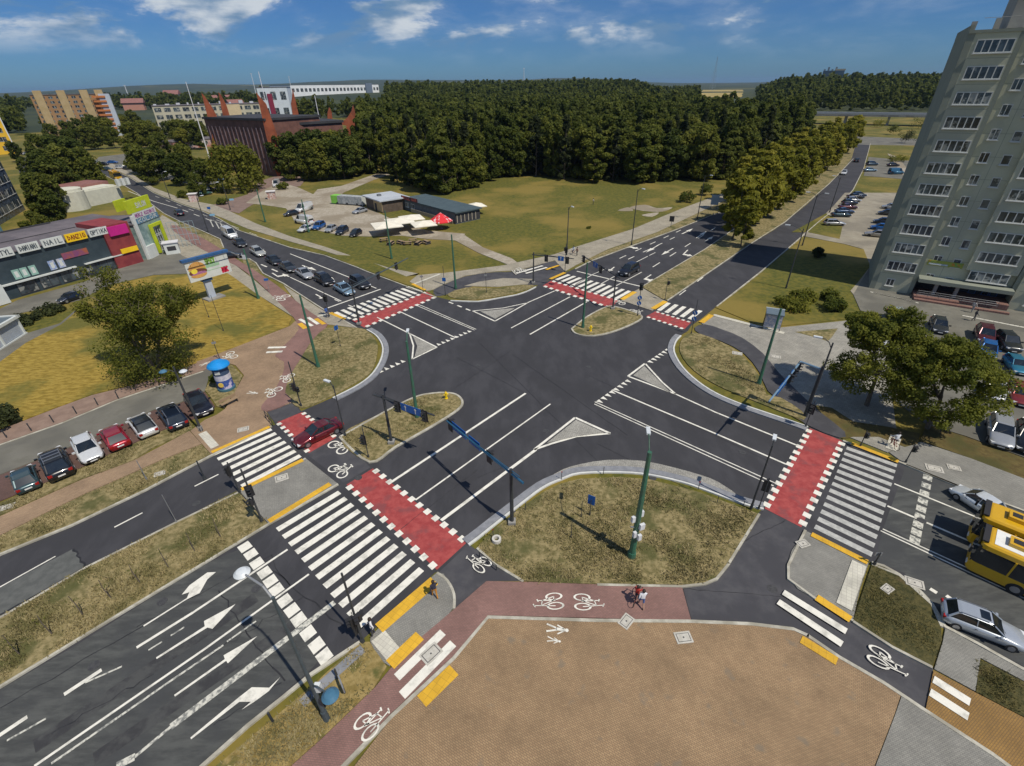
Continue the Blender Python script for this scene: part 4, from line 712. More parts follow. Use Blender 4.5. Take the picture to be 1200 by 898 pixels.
# generic apartment block
def block(name, a, b_, top, depth, wall, label, cat, rows, cols, roof=m_roofg, panes=2, ww=.55, wh=.5, glass=None, wallmat=None, off=0., z0f=.9, base_z=0.):
    Fq = Fac(a, b_); H = height_at(Fq.p, top[0]) if isinstance(top, tuple) else top
    e = empty(name, (0, 0, 0), 0, label, cat); mb = MB(); Fq.box(mb, 0, Fq.L, 0, H, 0, -depth); mb.build('wall', wall, e)
    mb = MB(); Fq.box(mb, -.3, Fq.L + .3, H, H + .5, .3, -depth - .3); mb.build('roof', roof, e)
    hs = (H - z0f) / rows; cs = Fq.L / cols
    for i in range(cols):
        for j in range(rows):
            mb = MB(); t = cs * (i + .5); z = z0f + hs * (j + .5); Fq.box(mb, t - cs * ww / 2, t + cs * ww / 2, z - hs * wh / 2, z + hs * wh / 2, -.1, .04); mb.cur = 1
            Fq.box(mb, t - .06, t + .06, z - hs * wh / 2, z + hs * wh / 2, .04, .08); Fq.box(mb, t - cs * ww / 2, t + cs * ww / 2, z - hs * wh / 2 - .12, z - hs * wh / 2, .0, .12)
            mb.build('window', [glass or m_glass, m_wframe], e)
    return e, Fq, H
pa = G(58, 163); va = Vector((pa.x, pa.y, 0)).normalized(); ua = Matrix.Rotation(R(-10), 3, 'Z') @ Vector((va.y, -va.x, 0)); pb = pa + ua * 46
e, Fq, H = block('apartment_block', (58, 163), PX(pb), (112, 0), 16, pm('brown_balcony_wall', (.30, .17, .08), (.36, .22, .11), scale=.1), 'brown and ochre apartment block on the horizon at left', 'apartment block', 9, 10)
mb = MB()
for k in (1, 4, 7, 9): Fq.box(mb, Fq.L * k / 10 - 2, Fq.L * k / 10 + 3, 0, H + 3, 1.6, .05)
mb.build('balcony_tower', pm('ochre_render', (.40, .30, .15), (.46, .35, .19), scale=.3), e)
mb = MB(); Fq.box(mb, Fq.L, Fq.L + .8, 0, H, 0, -16); Fq.box(mb, Fq.L - 5, Fq.L + 2, 0, H + .3, 2.2, 1.65); mb.build('gable', pm('pale_blue_gable', (.42, .48, .56), (.46, .52, .6), scale=.2), e)
mb = MB()
for k in range(9): Fq.box(mb, Fq.L - 9, Fq.L - 1, 2 + k * H / 9.4, 3.3 + k * H / 9.4, 3.0, 1.65)
mb.build('balcony', pm('orange_balcony', (.45, .16, .05), scale=.3), e)
e, Fq, H = block('apartment_block', (-30, 184), (20, 180), (116, 0), 26, pm('yellow_render', (.68, .42, .03), scale=.3), 'yellow gabled apartment block cut by the left edge', 'apartment block', 6, 3)
mb = MB(); Fq.box(mb, Fq.L, Fq.L + .5, 0, H, 0, -26); mb.build('gable', pm('white_yellow_gable', (.55, .58, .60), scale=.3), e)
e, Fq, H = block('school_building', (190, 160), (312, 154), (125, 0), 24, pm('cream_render', (.46, .44, .33), (.52, .49, .38), scale=.1), 'long cream four storey school behind the brick church', 'school building', 4, 12, ww=.7, wh=.55)
mb = MB(); Fq.box(mb, Fq.L * .63, Fq.L * .80, 0, H, 1.2, .05); mb.build('wall', pm('peach_render', (.55, .45, .28), scale=.3), e)
mb = MB()
for k in range(10): Fq.box(mb, rng(2, Fq.L - 8), rng(2, Fq.L - 8) * 0 + k * Fq.L / 10 + 2.5, H + .5, H + rng(1.2, 2.4), -6 - k % 3 * 4, -9 - k % 3 * 4) if False else Fq.box(mb, k * Fq.L / 10 + 1, k * Fq.L / 10 + rng(2, 5), H + .5, H + rng(1.2, 2.6), -6 - k % 3 * 4, -9 - k % 3 * 4)
mb.build('roof_box', pm('light_roof_box', (.5, .52, .55), scale=.5), e)
block('low_hall', (98, 156), (146, 149), 5.5, 25, pm('slate_wall', (.14, .15, .16)), 'low hall with a pale blue roof among trees', 'hall', 1, 6, roof=pm('pale_blue_roof', (.34, .42, .52), (.40, .48, .58), scale=.1))
e, Fq, H = block('sports_hall', (345, 124), (446, 119), (100, 0), 60, pm('bright_white_cladding', (.74, .76, .76), scale=.05), 'long bright white hall above the woods', 'hall', 2, 24, ww=.6, wh=.35)
mb = MB(); Fq.box(mb, Fq.L * .82, Fq.L * .90, H * .3, H + 3, 3, .1); mb.build('entrance_tower', pm('slate_blue_box', (.14, .18, .24), scale=.1), e)
e, Fq, H = block('library_building', (310, 142), (344, 141), (103, 0), 40, pm('white_front', (.60, .66, .70), scale=.1), 'white building with a dark red panel beside the church mast', 'public building', 2, 3)
mb = MB(); Fq.box(mb, Fq.L * .30, Fq.L * .46, H * .1, H * .82, 1.2, .1); mb.build('red_panel', pm('dark_red_panel', (.22, .02, .05), scale=.3), e)
e, Fq, H = block('office_block', (-30, 282), (30, 246), (170, 0), 22, pm('dark_glass_facade', (.035, .05, .075), (.10, .14, .20), rough=.25, scale=.7, detail=3), 'dark glass fronted building at the left edge', 'office building', 6, 9, ww=.8, wh=.55)
e, Fq, H = block('annex_building', (-20, 300), (12, 286), (240, 0), 12, pm('teal_render', (.10, .22, .27), (.12, .25, .30), scale=.3), 'plain teal blue building at the left edge', 'building', 1, 2)
block('low_shop', (205, 176), (262, 170), 4, 14, pm('white_shop_wall', (.5, .45, .42), (.4, .12, .08), scale=.3), 'low white and red shop between street trees', 'shop', 1, 7)
# church with brick fins
ch = empty('brick_church', (0, 0, 0), 0, 'modern church with tall leaning red brick fins', 'church')
C = Fac((262, 200), (326, 207)); hc = height_at(G(290, 204), 141)
m_cw = pm('dark_church_wall', (.12, .055, .042), (.19, .09, .068), scale=.3)
b = MB(); C.box(b, -3, C.L, 0, hc, 0, -26); b.build('wall', m_cw, ch)
b = MB(); C.box(b, -3.5, C.L + .5, hc, hc + .8, .5, -26.5); b.build('roof', pm('black_roof', (.03, .032, .037), (.045, .045, .05), scale=.2), ch)
for k in range(14):
    bb = MB(); t = -1.5 + (C.L + .5) * k / 14; C.box(bb, t, t + .5, 1.5, hc - 2.5, .04, .28); bb.build('window', pm('brown_glass_strip', (.16, .11, .12), (.26, .19, .20), rough=.4, scale=.5), ch)
D_ = Fac((330, 205), (412, 196)); hd = height_at(G(380, 200), 146)
b = MB(); D_.box(b, 0, D_.L, 0, hd, -2, -24); b.build('wall', m_cw, ch)
b = MB(); D_.box(b, -.2, D_.L + .6, hd, hd + .9, -1.4, -24.5); b.build('roof', MATS['black_roof'], ch)
b = MB(); D_.box(b, -1, 5.0, 0, hd + .2, -.8, -1.99); b.build('wall', pm('cream_church_front', (.44, .40, .30), scale=.3), ch)
def fin(base, px, th=1.6, off=0.):
    p = G(*base); d = Vector((p.x, p.y, 0)).normalized(); n = d; u = Vector((d.y, -d.x, 0)); mb = MB(); pts = []
    for x, y in px:
        r_ = _f + _r * ((x - CX0) / F0) - _u * ((y - CY0) / F0); t = (Vector((p.x, p.y, 0)) - Vector((0, 0, CAMH))).dot(n) / r_.dot(n); pts.append(Vector((0, 0, CAMH)) + r_ * t + d * off)
    k = len(pts); mb.add(pts + [q + n * th for q in pts], [tuple(range(k)), tuple(reversed(range(k, 2 * k)))] + [(i, i + k, (i + 1) % k + k, (i + 1) % k) for i in range(k)])
    return mb.build('brick_fin', m_brick, ch)
fin((327, 207), [(300, 108), (304, 113), (312, 122), (324, 156), (331, 188), (328, 207), (325, 207), (321, 194), (312, 160), (305, 128)], 2.2)
fin((350, 196), [(343, 104), (345, 112), (353, 148), (356, 164), (355, 196), (349, 196), (347, 162), (341, 122), (342, 116)], 2.2)
fin((262, 200), [(236, 109), (240, 113), (250, 128), (256, 140), (256, 160), (250, 200), (246, 200), (249, 152), (243, 136)], 2)
fin((272, 196), [(256, 108), (259, 111), (266, 124), (271, 140), (271, 150), (264, 150), (262, 138)], 2, 8)
fin((412, 194), [(414, 123), (416, 130), (419, 148), (419, 190), (408, 190), (406, 148), (398, 146), (407, 139), (412, 131)], 2, 3)
fin((392, 192), [(386, 126), (389, 132), (391, 150), (384, 150), (384, 133)], 2, 6)
# church masts
for base, top, lab in [((330, 196), 84, 'tall thin white mast in front of the church'), ((247, 190), 96, 'grey mast beside the left church fins'), ((384, 190), 112, 'pale short mast behind the right church wing')]:
    p = G(*base); h = height_at(p, top); e = empty('mast', (p.x, p.y, 0), 0, lab, 'mast'); MB().tube((0, 0, 0), (0, 0, h), .28, .12, 8).build('pole', pm('white_mast_paint', (.7, .7, .72)), e); MB().tube((-1.2, 0, h * .86), (1.2, 0, h * .86), .07, n=5).build('crossbar', m_metal, e)
# clock-like small tower of the right wing
# road bridge and far landmarks
br = empty('road_bridge', (0, 0, 0), 0, 'flat road bridge crossing above the avenue far away', 'bridge')
Bf = Fac((940, 146), (1112, 150)); hb = 6.2
b = MB(); Bf.box(b, -30, Bf.L + 30, hb, hb + 1.3, 0, -14); b.build('deck', m_conc, br)
b = MB(); Bf.box(b, -30, Bf.L + 30, hb + 1.3, hb + 2.5, 0, -.15); Bf.box(b, -30, Bf.L + 30, hb + 1.3, hb + 2.5, -13.8, -14); b.build('parapet', pm('grey_parapet', (.34, .36, .38)), br)
for t in range(0, int(Bf.L), 28): bb = MB(); Bf.box(bb, t, t + 1.6, 0, hb, -2, -12); bb.build('pier', m_conc, br)
for q, t in ((-30, -31), (Bf.L + 30, 0)): pass
def far_box(name, x, yb, yt, wpx, dist_px, mats, label, cat, lean=0):
    d = (_f + _r * ((x - CX0) / F0) - _u * ((dist_px[1] - CY0) / F0)); d.z = 0; d.normalize(); p = d * dist_px[0]; s = dist_px[0] / 700.
    pz = lambda y: CAMH + Vector((_f + _r * ((x - CX0) / F0) - _u * ((y - CY0) / F0))).z / Vector((_f + _r * ((x - CX0) / F0) - _u * ((y - CY0) / F0))).to_2d().length * dist_px[0]
    z0, z1 = pz(yb), pz(yt); w_ = wpx * s; az = math.atan2(d.x, d.y)
    e = empty(name, (p.x, p.y, 0), -az, label, cat); return e, z0, z1, w_
e, z0, z1, w_ = far_box('brewery_tower', 974, 97, 83, 22, (1500, 95), 0, 'dark blue industrial tower block on the right horizon', 'industrial building')
MB().box((0, 0, z1 / 2), (w_ * .9, 20, z1)).build('wall', pm('navy_cladding', (.05, .09, .13), (.08, .13, .17), scale=.05), e)
b = MB()
for k in range(5): b.box((-w_ * .4 + k * w_ * .16, -4, z1 + 1.5 + k % 2 * 2), (w_ * .08, 5, 3 + k % 2 * 4))
b.build('silo', pm('grey_silo', (.18, .22, .25), scale=.1), e); MB().box((w_ * .25, 0, z1 + 1.5), (w_ * .45, 16, 3)).build('roof', pm('beige_cap', (.38, .34, .24)), e)
e, z0, z1, w_ = far_box('factory', 1078, 106, 94, 36, (1800, 95), 0, 'pale distant factory beside the tower block edge', 'factory')
MB().box((0, 0, z1 * .45), (w_ * .8, 30, z1 * .9)).build('wall', pm('pale_blue_cladding', (.35, .42, .48), (.25, .30, .36), scale=.03), e)
b = MB(); b.box((-w_ * .3, 0, z1 * .5), (w_ * .12, 10, z1)); b.box((w_ * .15, 0, z1 * .5), (w_ * .2, 10, z1)); b.build('silo', pm('white_silo', (.55, .58, .6)), e)
def lattice(name, base_xy, h, w0, label, mat):
    e = empty(name, (base_xy[0], base_xy[1], 0), .3, label, 'mast'); b = MB(); n = max(6, int(h / 7))
    for sx, sy in ((1, 1), (1, -1), (-1, -1), (-1, 1)): b.tube((sx * w0, sy * w0, 0), (sx * .25, sy * .25, h), .35, .15, 4)
    for k in range(n):
        z, z2 = h * k / n, h * (k + 1) / n; a, c = w0 * (1 - k / n) + .25, w0 * (1 - (k + 1) / n) + .25
        for s in (1, -1): b.tube((-a, s * a, z), (c, s * c, z2), .15, n=4); b.tube((s * a, a, z), (s * c, -c, z2), .15, n=4)
    b.build('lattice', mat, e)
def bear(x, y, d): v = _f + _r * ((x - CX0) / F0) - _u * ((y - CY0) / F0); v.z = 0; v.normalize(); return (v.x * d, v.y * d)
lattice('radio_mast', bear(836, 96, 2600), 30 + 2600 * .036, 9, 'tall lattice radio mast above the far fields', pm('hazy_steel', (.22, .27, .32)))
for x, d, hh, lab in [(297, 3000, 95, 'slender turbine mast on the left horizon'), (340, 3600, 92, 'thin pale mast on the horizon behind the white hall'), (145, 2600, 50, 'small white chimney on the left horizon'), (614, 3000, 106, 'short mast peeping over the forest')]:
    q = bear(x, 98, d); e = empty('far_mast', (q[0], q[1], 0), 0, lab, 'mast'); MB().tube((0, 0, 0), (0, 0, hh), 2.2, 1.2, 6).build('pole', pm('pale_far_mast', (.55, .58, .6)), e); MB().box((0, 0, hh), (9, 1, 2)).build('crossbar', MATS['pale_far_mast'], e)
# low houses between trees at the left
for k, (x, y, w_, c, lab) in enumerate([(120, 128, 34, (.55, .50, .42), 'cream house far left between trees'), (205, 112, 20, (.60, .60, .58), 'small white house on the left ridge'), (160, 122, 26, (.45, .22, .16), 'red roofed house in the left woods'), (265, 117, 30, (.4, .36, .3), 'beige house behind the school roof'), (278, 122, 22, (.42, .2, .15), 'house with red gable near the church fins')]):
    p = G(x, y + 9); e = empty('far_house', (p.x, p.y, 0), .2 * k, lab, 'house'); s = (p.length) / 700
    MB().box((0, 0, 4 * s), (w_ * s * .7, 10 * s, 8 * s)).build('wall', pm('far_wall_%s' % 'abcde'[k], c), e); b = MB(); W2 = w_ * s * .38
    b.add([(-W2, -6 * s, 8 * s), (W2, -6 * s, 8 * s), (W2, 6 * s, 8 * s), (-W2, 6 * s, 8 * s), (-W2, 0, 12 * s), (W2, 0, 12 * s)], [(0, 1, 5, 4), (2, 3, 4, 5), (0, 4, 3), (1, 2, 5)]); b.build('roof', MATS.get('brown_red_roof'), e)
# white kiosk at the left edge
kp = G(12, 400); kz = empty('glass_kiosk', (0, 0, 0), 0, 'white framed glass kiosk at the left edge', 'kiosk'); Kf = Fac((-6, 415), (32, 391))
b = MB(); Kf.box(b, -5, Kf.L - .3, 0, 2.6, -.1, -4); b.build('wall', pm('pale_grey_infill', (.34, .38, .42), rough=.3), kz)
b = MB()
for t in (-5, -2.6, -.2, 2.0, Kf.L - .4): Kf.box(b, t, t + .22, 0, 2.9, .1, -.12)
Kf.box(b, -5.3, Kf.L, 2.6, 2.95, .3, -.1); Kf.box(b, Kf.L - .2, Kf.L + .1, 2.6, 2.95, .3, -4.2); Kf.box(b, -5.3, Kf.L, 0, .25, .12, 0); b.build('frame', m_sign[0], kz)
b = MB(); Kf.box(b, -5.2, Kf.L - .1, 2.70, 2.8, -.1, -4.1); b.build('roof', pm('kiosk_dark_roof', (.10, .13, .15)), kz)
# grill huts
g1 = empty('grill_hut', (0, 0, 0), 0, 'small dark hut with a pale grey metal roof by the woods', 'hut'); Hf = Fac((430, 243), (449, 250))
b = MB(); Hf.box(b, 0, Hf.L, 0, 3.1, 0, -8); b.build('wall', pm('dark_brown_boards', (.08, .06, .045), (.12, .09, .07), scale=1), g1)
b = MB(); Hf.box(b, -.6, Hf.L + .6, 3.1, 3.4, .8, -8.6); b.build('roof', pm('pale_metal_roof', (.44, .48, .52), (.52, .56, .6), rough=.5, scale=.5), g1)
b = MB(); Hf.box(b, 5.4, Hf.L + .1, .2, 2.9, .02, .12); b.build('wall', pm('sand_panel', (.42, .32, .17), scale=.6), g1)
b = MB(); Hf.box(b, 6.2, 7.4, .1, 2.2, .13, .18); b.build('door', m_dark, g1); b = MB(); Hf.box(b, 3.6, 4.6, 3.4, 3.9, -2, -3); b.build('vent', m_metal, g1)
g2 = empty('bar_pavilion', (0, 0, 0), 0, 'long dark roofed bar pavilion behind the red parasol', 'bar'); Jf = Fac((472, 245), (534, 263))
b = MB(); Jf.box(b, 0, Jf.L, 0, 2.7, 0, -8); b.build('wall', pm('grey_blue_boards', (.10, .115, .13), (.14, .155, .17), scale=1), g2)
b = MB(); Jf.box(b, -.4, Jf.L + .6, 2.7, 3.0, .3, -8.4); b.build('roof', pm('dark_teal_roof', (.055, .085, .10), (.07, .105, .12), scale=.6), g2)
b = MB(); Jf.box(b, .5, 9.0, 2.9, 3.9, .35, .25); b.cur = 1; letters(b, Jf, 1.0, 8.6, 3.1, 3.75, .365, 'GRILL BAR', .26); b.build('sign_board', [pm('dark_sign', (.10, .04, .05)), pm('red_neon_letters', (.75, .16, .10))], g2)
b = MB(); Jf.box(b, 6, Jf.L, .2, 1.1, .9, .8); b.build('railing', pm('pale_wood_rail', (.30, .25, .18)), g2)
b = MB(); Jf.box(b, Jf.L, Jf.L + .1, .3, 2.2, 0, -8); b.cur = 1
for k in range(6): Jf.box(b, Jf.L + .1, Jf.L + .16, .3, 2.2, -1.2 * k - .4, -1.2 * k - .6)
b.build('wooden_screen', [m_dark, pm('pale_wood', (.38, .34, .27))], g2)
for k in range(2): Jf.window(g2, 2 + 3 * k, 3.6 + 3 * k, 1.0, 2.1, 0, 2, .08)
def parasol(px, w_, h, col, name_, label, group=None, rz=.4, tilt=False):
    p = G(px[0], px[1], h - .6); p.z = 0; e = empty('parasol', (p.x, p.y, 0), rz, label, 'parasol', group); MB().tube((0, 0, 0), (0, 0, h), .05, n=6).build('pole', m_metal, e); MB().lathe([(.4, 0), (.4, .12), (.1, .16)], n=8).build('base', m_conc, e)
    b = MB(); s = w_ / 2; z0_, z1_ = (h - .75, h) if not tilt else (h - 1.9, h)
    n = 4 if not tilt else 8; ring = [(s * 1.414 * math.cos(math.tau * (k + .5) / n) if n == 4 else s * math.cos(math.tau * k / n), s * 1.414 * math.sin(math.tau * (k + .5) / n) if n == 4 else s * math.sin(math.tau * k / n)) for k in range(n)]
    vs = [(0, 0, z1_)] + [(x, y, z0_) for x, y in ring] + [(x, y, z0_ - .18) for x, y in ring] + [(0, 0, z1_ - .05)]
    for k in range(n):
        a, c = 1 + k, 1 + (k + 1) % n; b.cur = k % 2 if tilt else 0; b.add([vs[0], vs[a], vs[c]], [(0, 1, 2)]); b.add([vs[a], vs[a + n], vs[c + n], vs[c]], [(0, 1, 2, 3)]); b.add([vs[-1], vs[c + n], vs[a + n]], [(0, 1, 2)])
    b.build('canopy', col, e); return e
mcan = pm('cream_canvas', (.74, .70, .58), (.82, .78, .66), rough=.9, scale=1)
for px, w_, lab in [((453, 262.6), 6.6, 'cream square parasol nearest the parked black car'), ((468, 258), 6.4, 'largest cream parasol behind the green pole'), ((482, 254.5), 5.6, 'cream parasol touching the bar pavilion wall'), ((496, 261.5), 5.4, 'cream parasol at the right end of the terrace'), ((558, 240), 4.6, 'single pale parasol behind the bar pavilion')]:
    parasol(px, w_, 3.0, mcan, 'parasol', lab, 'cream parasols at the grill bar')
parasol((516, 252), 5.8, 3.9, [pm('red_canvas', (.62, .02, .03), rough=.8), pm('red_white_canvas', (.62, .03, .04), (.75, .6, .6), scale=1.2, rough=.8, lo=.5, hi=.56)], 'parasol', 'bright red parasol with white marks at the bar', None, 0, True)
for k, (x, y) in enumerate([(450, 283), (458, 287), (470, 286), (484, 284), (490, 287), (500, 286), (478, 287)]):
    p = G(x, y); e = empty('beer_table', (p.x, p.y, 0), .4 + k, 'wooden beer table with benches under the cream parasols', 'table', 'beer tables under the parasols'); MB().box((0, 0, .74), (1.8, .6, .05)).build('table_top', pm('bench_wood', (.28, .2, .12)), e)
    for s in (-1, 1): MB().box((0, s * .6, .44), (1.8, .25, .05)).build('bench', MATS['bench_wood'], e); MB().box((s * .7, 0, .36), (.08, 1.3, .72)).build('leg', m_dark, e)
tr = empty('trailer', (*G(410, 240)[:2], 0), -.35, 'long grey trailer with a lime green cabin on the gravel yard', 'trailer')
MB().box((1, 0, 1.5), (8.5, 2.4, 2.2)).build('body', pm('grey_stripes', (.24, .27, .28), (.42, .44, .44), scale=1.4), tr); MB().box((-4.5, 0, 1.5), (2.2, 2.4, 2.2)).build('cabin', pm('lime_cabin', (.20, .50, .07)), tr); MB().box((5.35, 0, 1.5), (.2, 2.42, 2.4)).build('end_wall', m_sign[0], tr)
for s in (-3.5, 0, 3.5): MB().tube((s, -1.25, .42), (s, 1.25, .42), .42, n=12).build('wheel', m_dark, tr)
# ---------------------------------------------------------------- trees
import numpy as np
def leafmat(name, c, c2, rnd=.18, scale=.45, trans=.5):
    m = pm(name, c, c2, rough=.75, scale=scale, detail=5, rnd=rnd, spec=.25, lo=.38, hi=.62); t = m.node_tree
    b = t.nodes['Principled BSDF']; o = [n for n in t.nodes if n.type == 'OUTPUT_MATERIAL'][0]
    tr_ = nd(t, 'ShaderNodeBsdfTranslucent'); mxs = nd(t, 'ShaderNodeMixShader'); mxs.inputs[0].default_value = trans
    src = b.inputs['Base Color'].links[0].from_socket; t.links.new(src, tr_.inputs[0]); t.links.new(b.outputs[0], mxs.inputs[1]); t.links.new(tr_.outputs[0], mxs.inputs[2]); t.links.new(mxs.outputs[0], o.inputs[0])
    return m
lf_dark = leafmat('dark_woodland_leaves', (.068, .092, .014), (.145, .168, .030), rnd=.32)
lf_mid = leafmat('mid_green_leaves', (.078, .104, .014), (.175, .190, .030), rnd=.22)
lf_lime = leafmat('lime_tree_leaves', (.15, .155, .014), (.29, .275, .032), rnd=.16)
lf_yel = leafmat('yellowish_willow_leaves', (.13, .145, .018), (.25, .245, .036), rnd=.1)
lf_con = leafmat('dark_conifer_needles', (.034, .046, .018), (.065, .082, .026), rnd=.2)
m_bark = pm('bark', (.10, .08, .06), (.16, .13, .10), rough=.95, scale=4)
def leaf_mesh(name, centres, radii, n_leaf, size, seed, mat, flat=.75, droop=0., up=.6):
    """leaf clumps: n_leaf small quads spread over and inside each clump"""
    r_ = np.random.default_rng(seed); C_ = np.repeat(np.asarray(centres), n_leaf, 0); Rr = np.repeat(np.asarray(radii), n_leaf)
    d = r_.normal(size=C_.shape); d /= np.linalg.norm(d, axis=1)[:, None]; rad = Rr * r_.uniform(.35, 1.0, len(Rr)) ** .6
    p = C_ + d * rad[:, None] * np.array([1, 1, flat]); p[:, 2] -= droop * r_.uniform(0, 1, len(p)) ** 2 * 2
    nrm = d + r_.normal(size=d.shape) * .55; nrm[:, 2] += up; nrm /= np.linalg.norm(nrm, axis=1)[:, None]
    a = np.cross(nrm, r_.normal(size=d.shape)); a /= np.linalg.norm(a, axis=1)[:, None]; b = np.cross(nrm, a)
    s = size * r_.uniform(.6, 1.35, len(p)); a *= s[:, None]; b *= (s * r_.uniform(.5, .9, len(p)))[:, None]
    v = np.stack([p - a * .5 - b * .5, p + a * .62 - b * .3, p + a * .5 + b * .5, p - a * .45 + b * .55], 1).reshape(-1, 3)
    return v
def mesh_from(name, v, mat):
    n = len(v) // 4; me = bpy.data.meshes.new(name); me.vertices.add(len(v)); me.vertices.foreach_set('co', v.astype(np.float32).ravel())
    me.loops.add(n * 4); me.loops.foreach_set('vertex_index', np.arange(n * 4, dtype=np.int32)); me.polygons.add(n)
    me.polygons.foreach_set('loop_start', np.arange(0, n * 4, 4, dtype=np.int32))
    me.materials.append(mat); me.update(calc_edges=True); return me
def crown_clumps(seed, R_, H_, z0, n, shape='round'):
    r_ = np.random.default_rng(seed); out, rad = [], []
    while len(out) < n:
        t = r_.uniform(0, 1); a = r_.uniform(0, math.tau)
        if shape == 'cone': prof = (1 - t) ** .85 + .06
        elif shape == 'oval': prof = max(.08, math.sin(math.pi * (t * .86 + .10))) ** .75
        else: prof = max(.05, math.sin(math.pi * (t * .80 + .16))) ** .6
        k = r_.uniform(.25, 1) ** .5; wob = 1 + .22 * math.sin(a * 3 + seed) * math.cos(t * 5 + seed)
        out.append((math.cos(a) * R_ * prof * k * .82 * wob, math.sin(a) * R_ * prof * k * .82 * wob, z0 + t * H_)); rad.append(R_ * r_.uniform(.20, .36) * (.6 if shape == 'cone' else 1))
    return out, rad
def limbs(mb, top, R_, z0, seed, tr=.28, n=6):
    rr = random.Random(seed); mb.path([(0, 0, 0), (rr.uniform(-.2, .2), rr.uniform(-.2, .2), z0 * .6), (rr.uniform(-.3, .3), rr.uniform(-.3, .3), z0 + (top - z0) * .35), (0, 0, top * .88)], tr, tr * .25, 7)
    for k in range(n):
        a = math.tau * k / n + rr.uniform(-.4, .4); z = z0 * .75 + (top - z0) * .4 * rr.random(); L_ = R_ * rr.uniform(.6, .9)
        m = (math.cos(a) * L_ * .45, math.sin(a) * L_ * .45, z + L_ * .35); e = (math.cos(a) * L_, math.sin(a) * L_, z + L_ * .8)
        mb.path([(0, 0, z), m, e], tr * .42, tr * .10, 5)
    return mb
def make_tree(name, seed, R_, H_, z0, ncl, nl, size, mat, shape, label, cat='tree', group=None, tr=.25, droop=0.):
    e = empty(name, (0, -5000, 0), 0, label, cat, group)
    limbs(MB(), z0 + H_, R_, z0, seed, tr).build('trunk', m_bark, e)
    c, r_ = crown_clumps(seed, R_, H_, z0, ncl, shape); me = mesh_from('crown', leaf_mesh('crown', c, r_, nl, size, seed, mat, droop=droop), mat)
    o = bpy.data.objects.new('crown', me); COL.objects.link(o); o.parent = e; return e
def place(proto, x, y, z, s, rz, label=None, group=None, sz=None):
    used = proto.get('used'); o = tree_copy(proto) if used else proto
    if not used: proto['used'] = 1
    if 'used' in o and used: del o['used']
    o.location = (x, y, z); o.scale = (s, s, sz or s); o.rotation_euler = (0, 0, rz)
    if label: o['label'] = label
    if group: o['group'] = group
    return o
GW = 'woodland trees at the edge of the forest'
wood = [make_tree('forest_tree', 11 + k, R_, H_, z0, 60, 130, .60, m, sh_, 'tall dark green woodland tree in the closed edge of the forest', 'tree', GW, .3) for k, (R_, H_, z0, m, sh_) in enumerate([(4.8, 15.5, 1.2, lf_dark, 'oval'), (5.6, 14.5, 1.6, lf_mid, 'round'), (4.4, 17, 1.0, lf_mid, 'oval'), (5.0, 14.5, 1.2, lf_dark, 'oval'), (3.8, 17, 1.4, lf_con, 'cone'), (5.8, 14.0, 1.2, lf_mid, 'round')])]
def inpoly(x, y, P_):
    c = False; j = len(P_) - 1
    for i in range(len(P_)):
        if (P_[i][1] > y) != (P_[j][1] > y) and x < (P_[j][0] - P_[i][0]) * (y - P_[i][1]) / (P_[j][1] - P_[i][1]) + P_[i][0]: c = not c
        j = i
    return c
random.seed(21); rs = random.Random(5)
front = [(422, 204), (440, 204), (456, 204), (466, 214), (474, 224), (490, 228), (520, 231), (548, 230), (568, 222), (590, 211), (640, 209), (700, 215), (745, 217), (800, 211), (835, 213), (856, 208), (876, 200), (905, 190), (930, 176), (948, 162), (938, 150), (880, 148), (828, 130), (820, 117), (620, 112), (440, 118), (425, 150), (424, 180)]
cand = []
gx = -420
for iy in range(0, 300):
    y = 140 + iy * 6.6
    for ix in range(-110, 200):
        x = ix * 6.6 + (iy % 2) * 3.3 + rs.uniform(-1.7, 1.7); yy = y + rs.uniform(-1.7, 1.7)
        q = PX((x, yy, 0))
        if inpoly(q[0], q[1], front): cand.append((math.hypot(x, yy), x, yy))
cand.sort(); NEARN = 205
def fz(x, y): return hz(x, y)
for i, (d, x, y) in enumerate(cand[:NEARN]):
    k = rs.choice([0, 1, 2, 2, 3, 4, 4, 5, 5]); s = rs.uniform(.72, 1.2)
    place(wood[k], x, y, -.1, s, rs.uniform(0, 6.28), sz=rs.uniform(.74, 1.2))
# the rest of the forest: one mass
def mass(pts, name, label, mat, base=170, seed=3, hgt=16.5):
    r_ = np.random.default_rng(seed); vs = []
    lib = {}
    for lod, (ncl, nl, sz) in {0: (26, 34, 1.05), 1: (14, 18, 1.8), 2: (8, 9, 3.2)}.items():
        lib[lod] = []
        for k in range(6):
            c, rr_ = crown_clumps(50 + k, 4.8, 13.0, 3.2, ncl, ['oval', 'round', 'oval', 'cone', 'round', 'oval'][k]); lib[lod].append(leaf_mesh('m', c, [q * (1 + .25 * lod) for q in rr_], nl, sz, 70 + k, mat))
    for x, y in pts:
        d = math.hypot(x, y); lod = 0 if d < 420 else 1 if d < 800 else 2
        v = lib[lod][r_.integers(6)]; s = r_.uniform(.8, 1.18) * hgt / 16.5 * (.92 if x / y > .42 and 650 < d < 1300 else 1) * (1 if d < 900 else 1.15); a = r_.uniform(0, 6.28); c, s_ = math.cos(a), math.sin(a)
        w = np.empty_like(v); w[:, 0] = (v[:, 0] * c - v[:, 1] * s_) * s + x; w[:, 1] = (v[:, 0] * s_ + v[:, 1] * c) * s + y; w[:, 2] = v[:, 2] * s * r_.uniform(.78, 1.22) + hz(x, y) - .3; vs.append(w)
    me = mesh_from(name, np.concatenate(vs), mat); o = bpy.data.objects.new(name, me); COL.objects.link(o); return tag(o, label, 'forest', None, 'stuff')
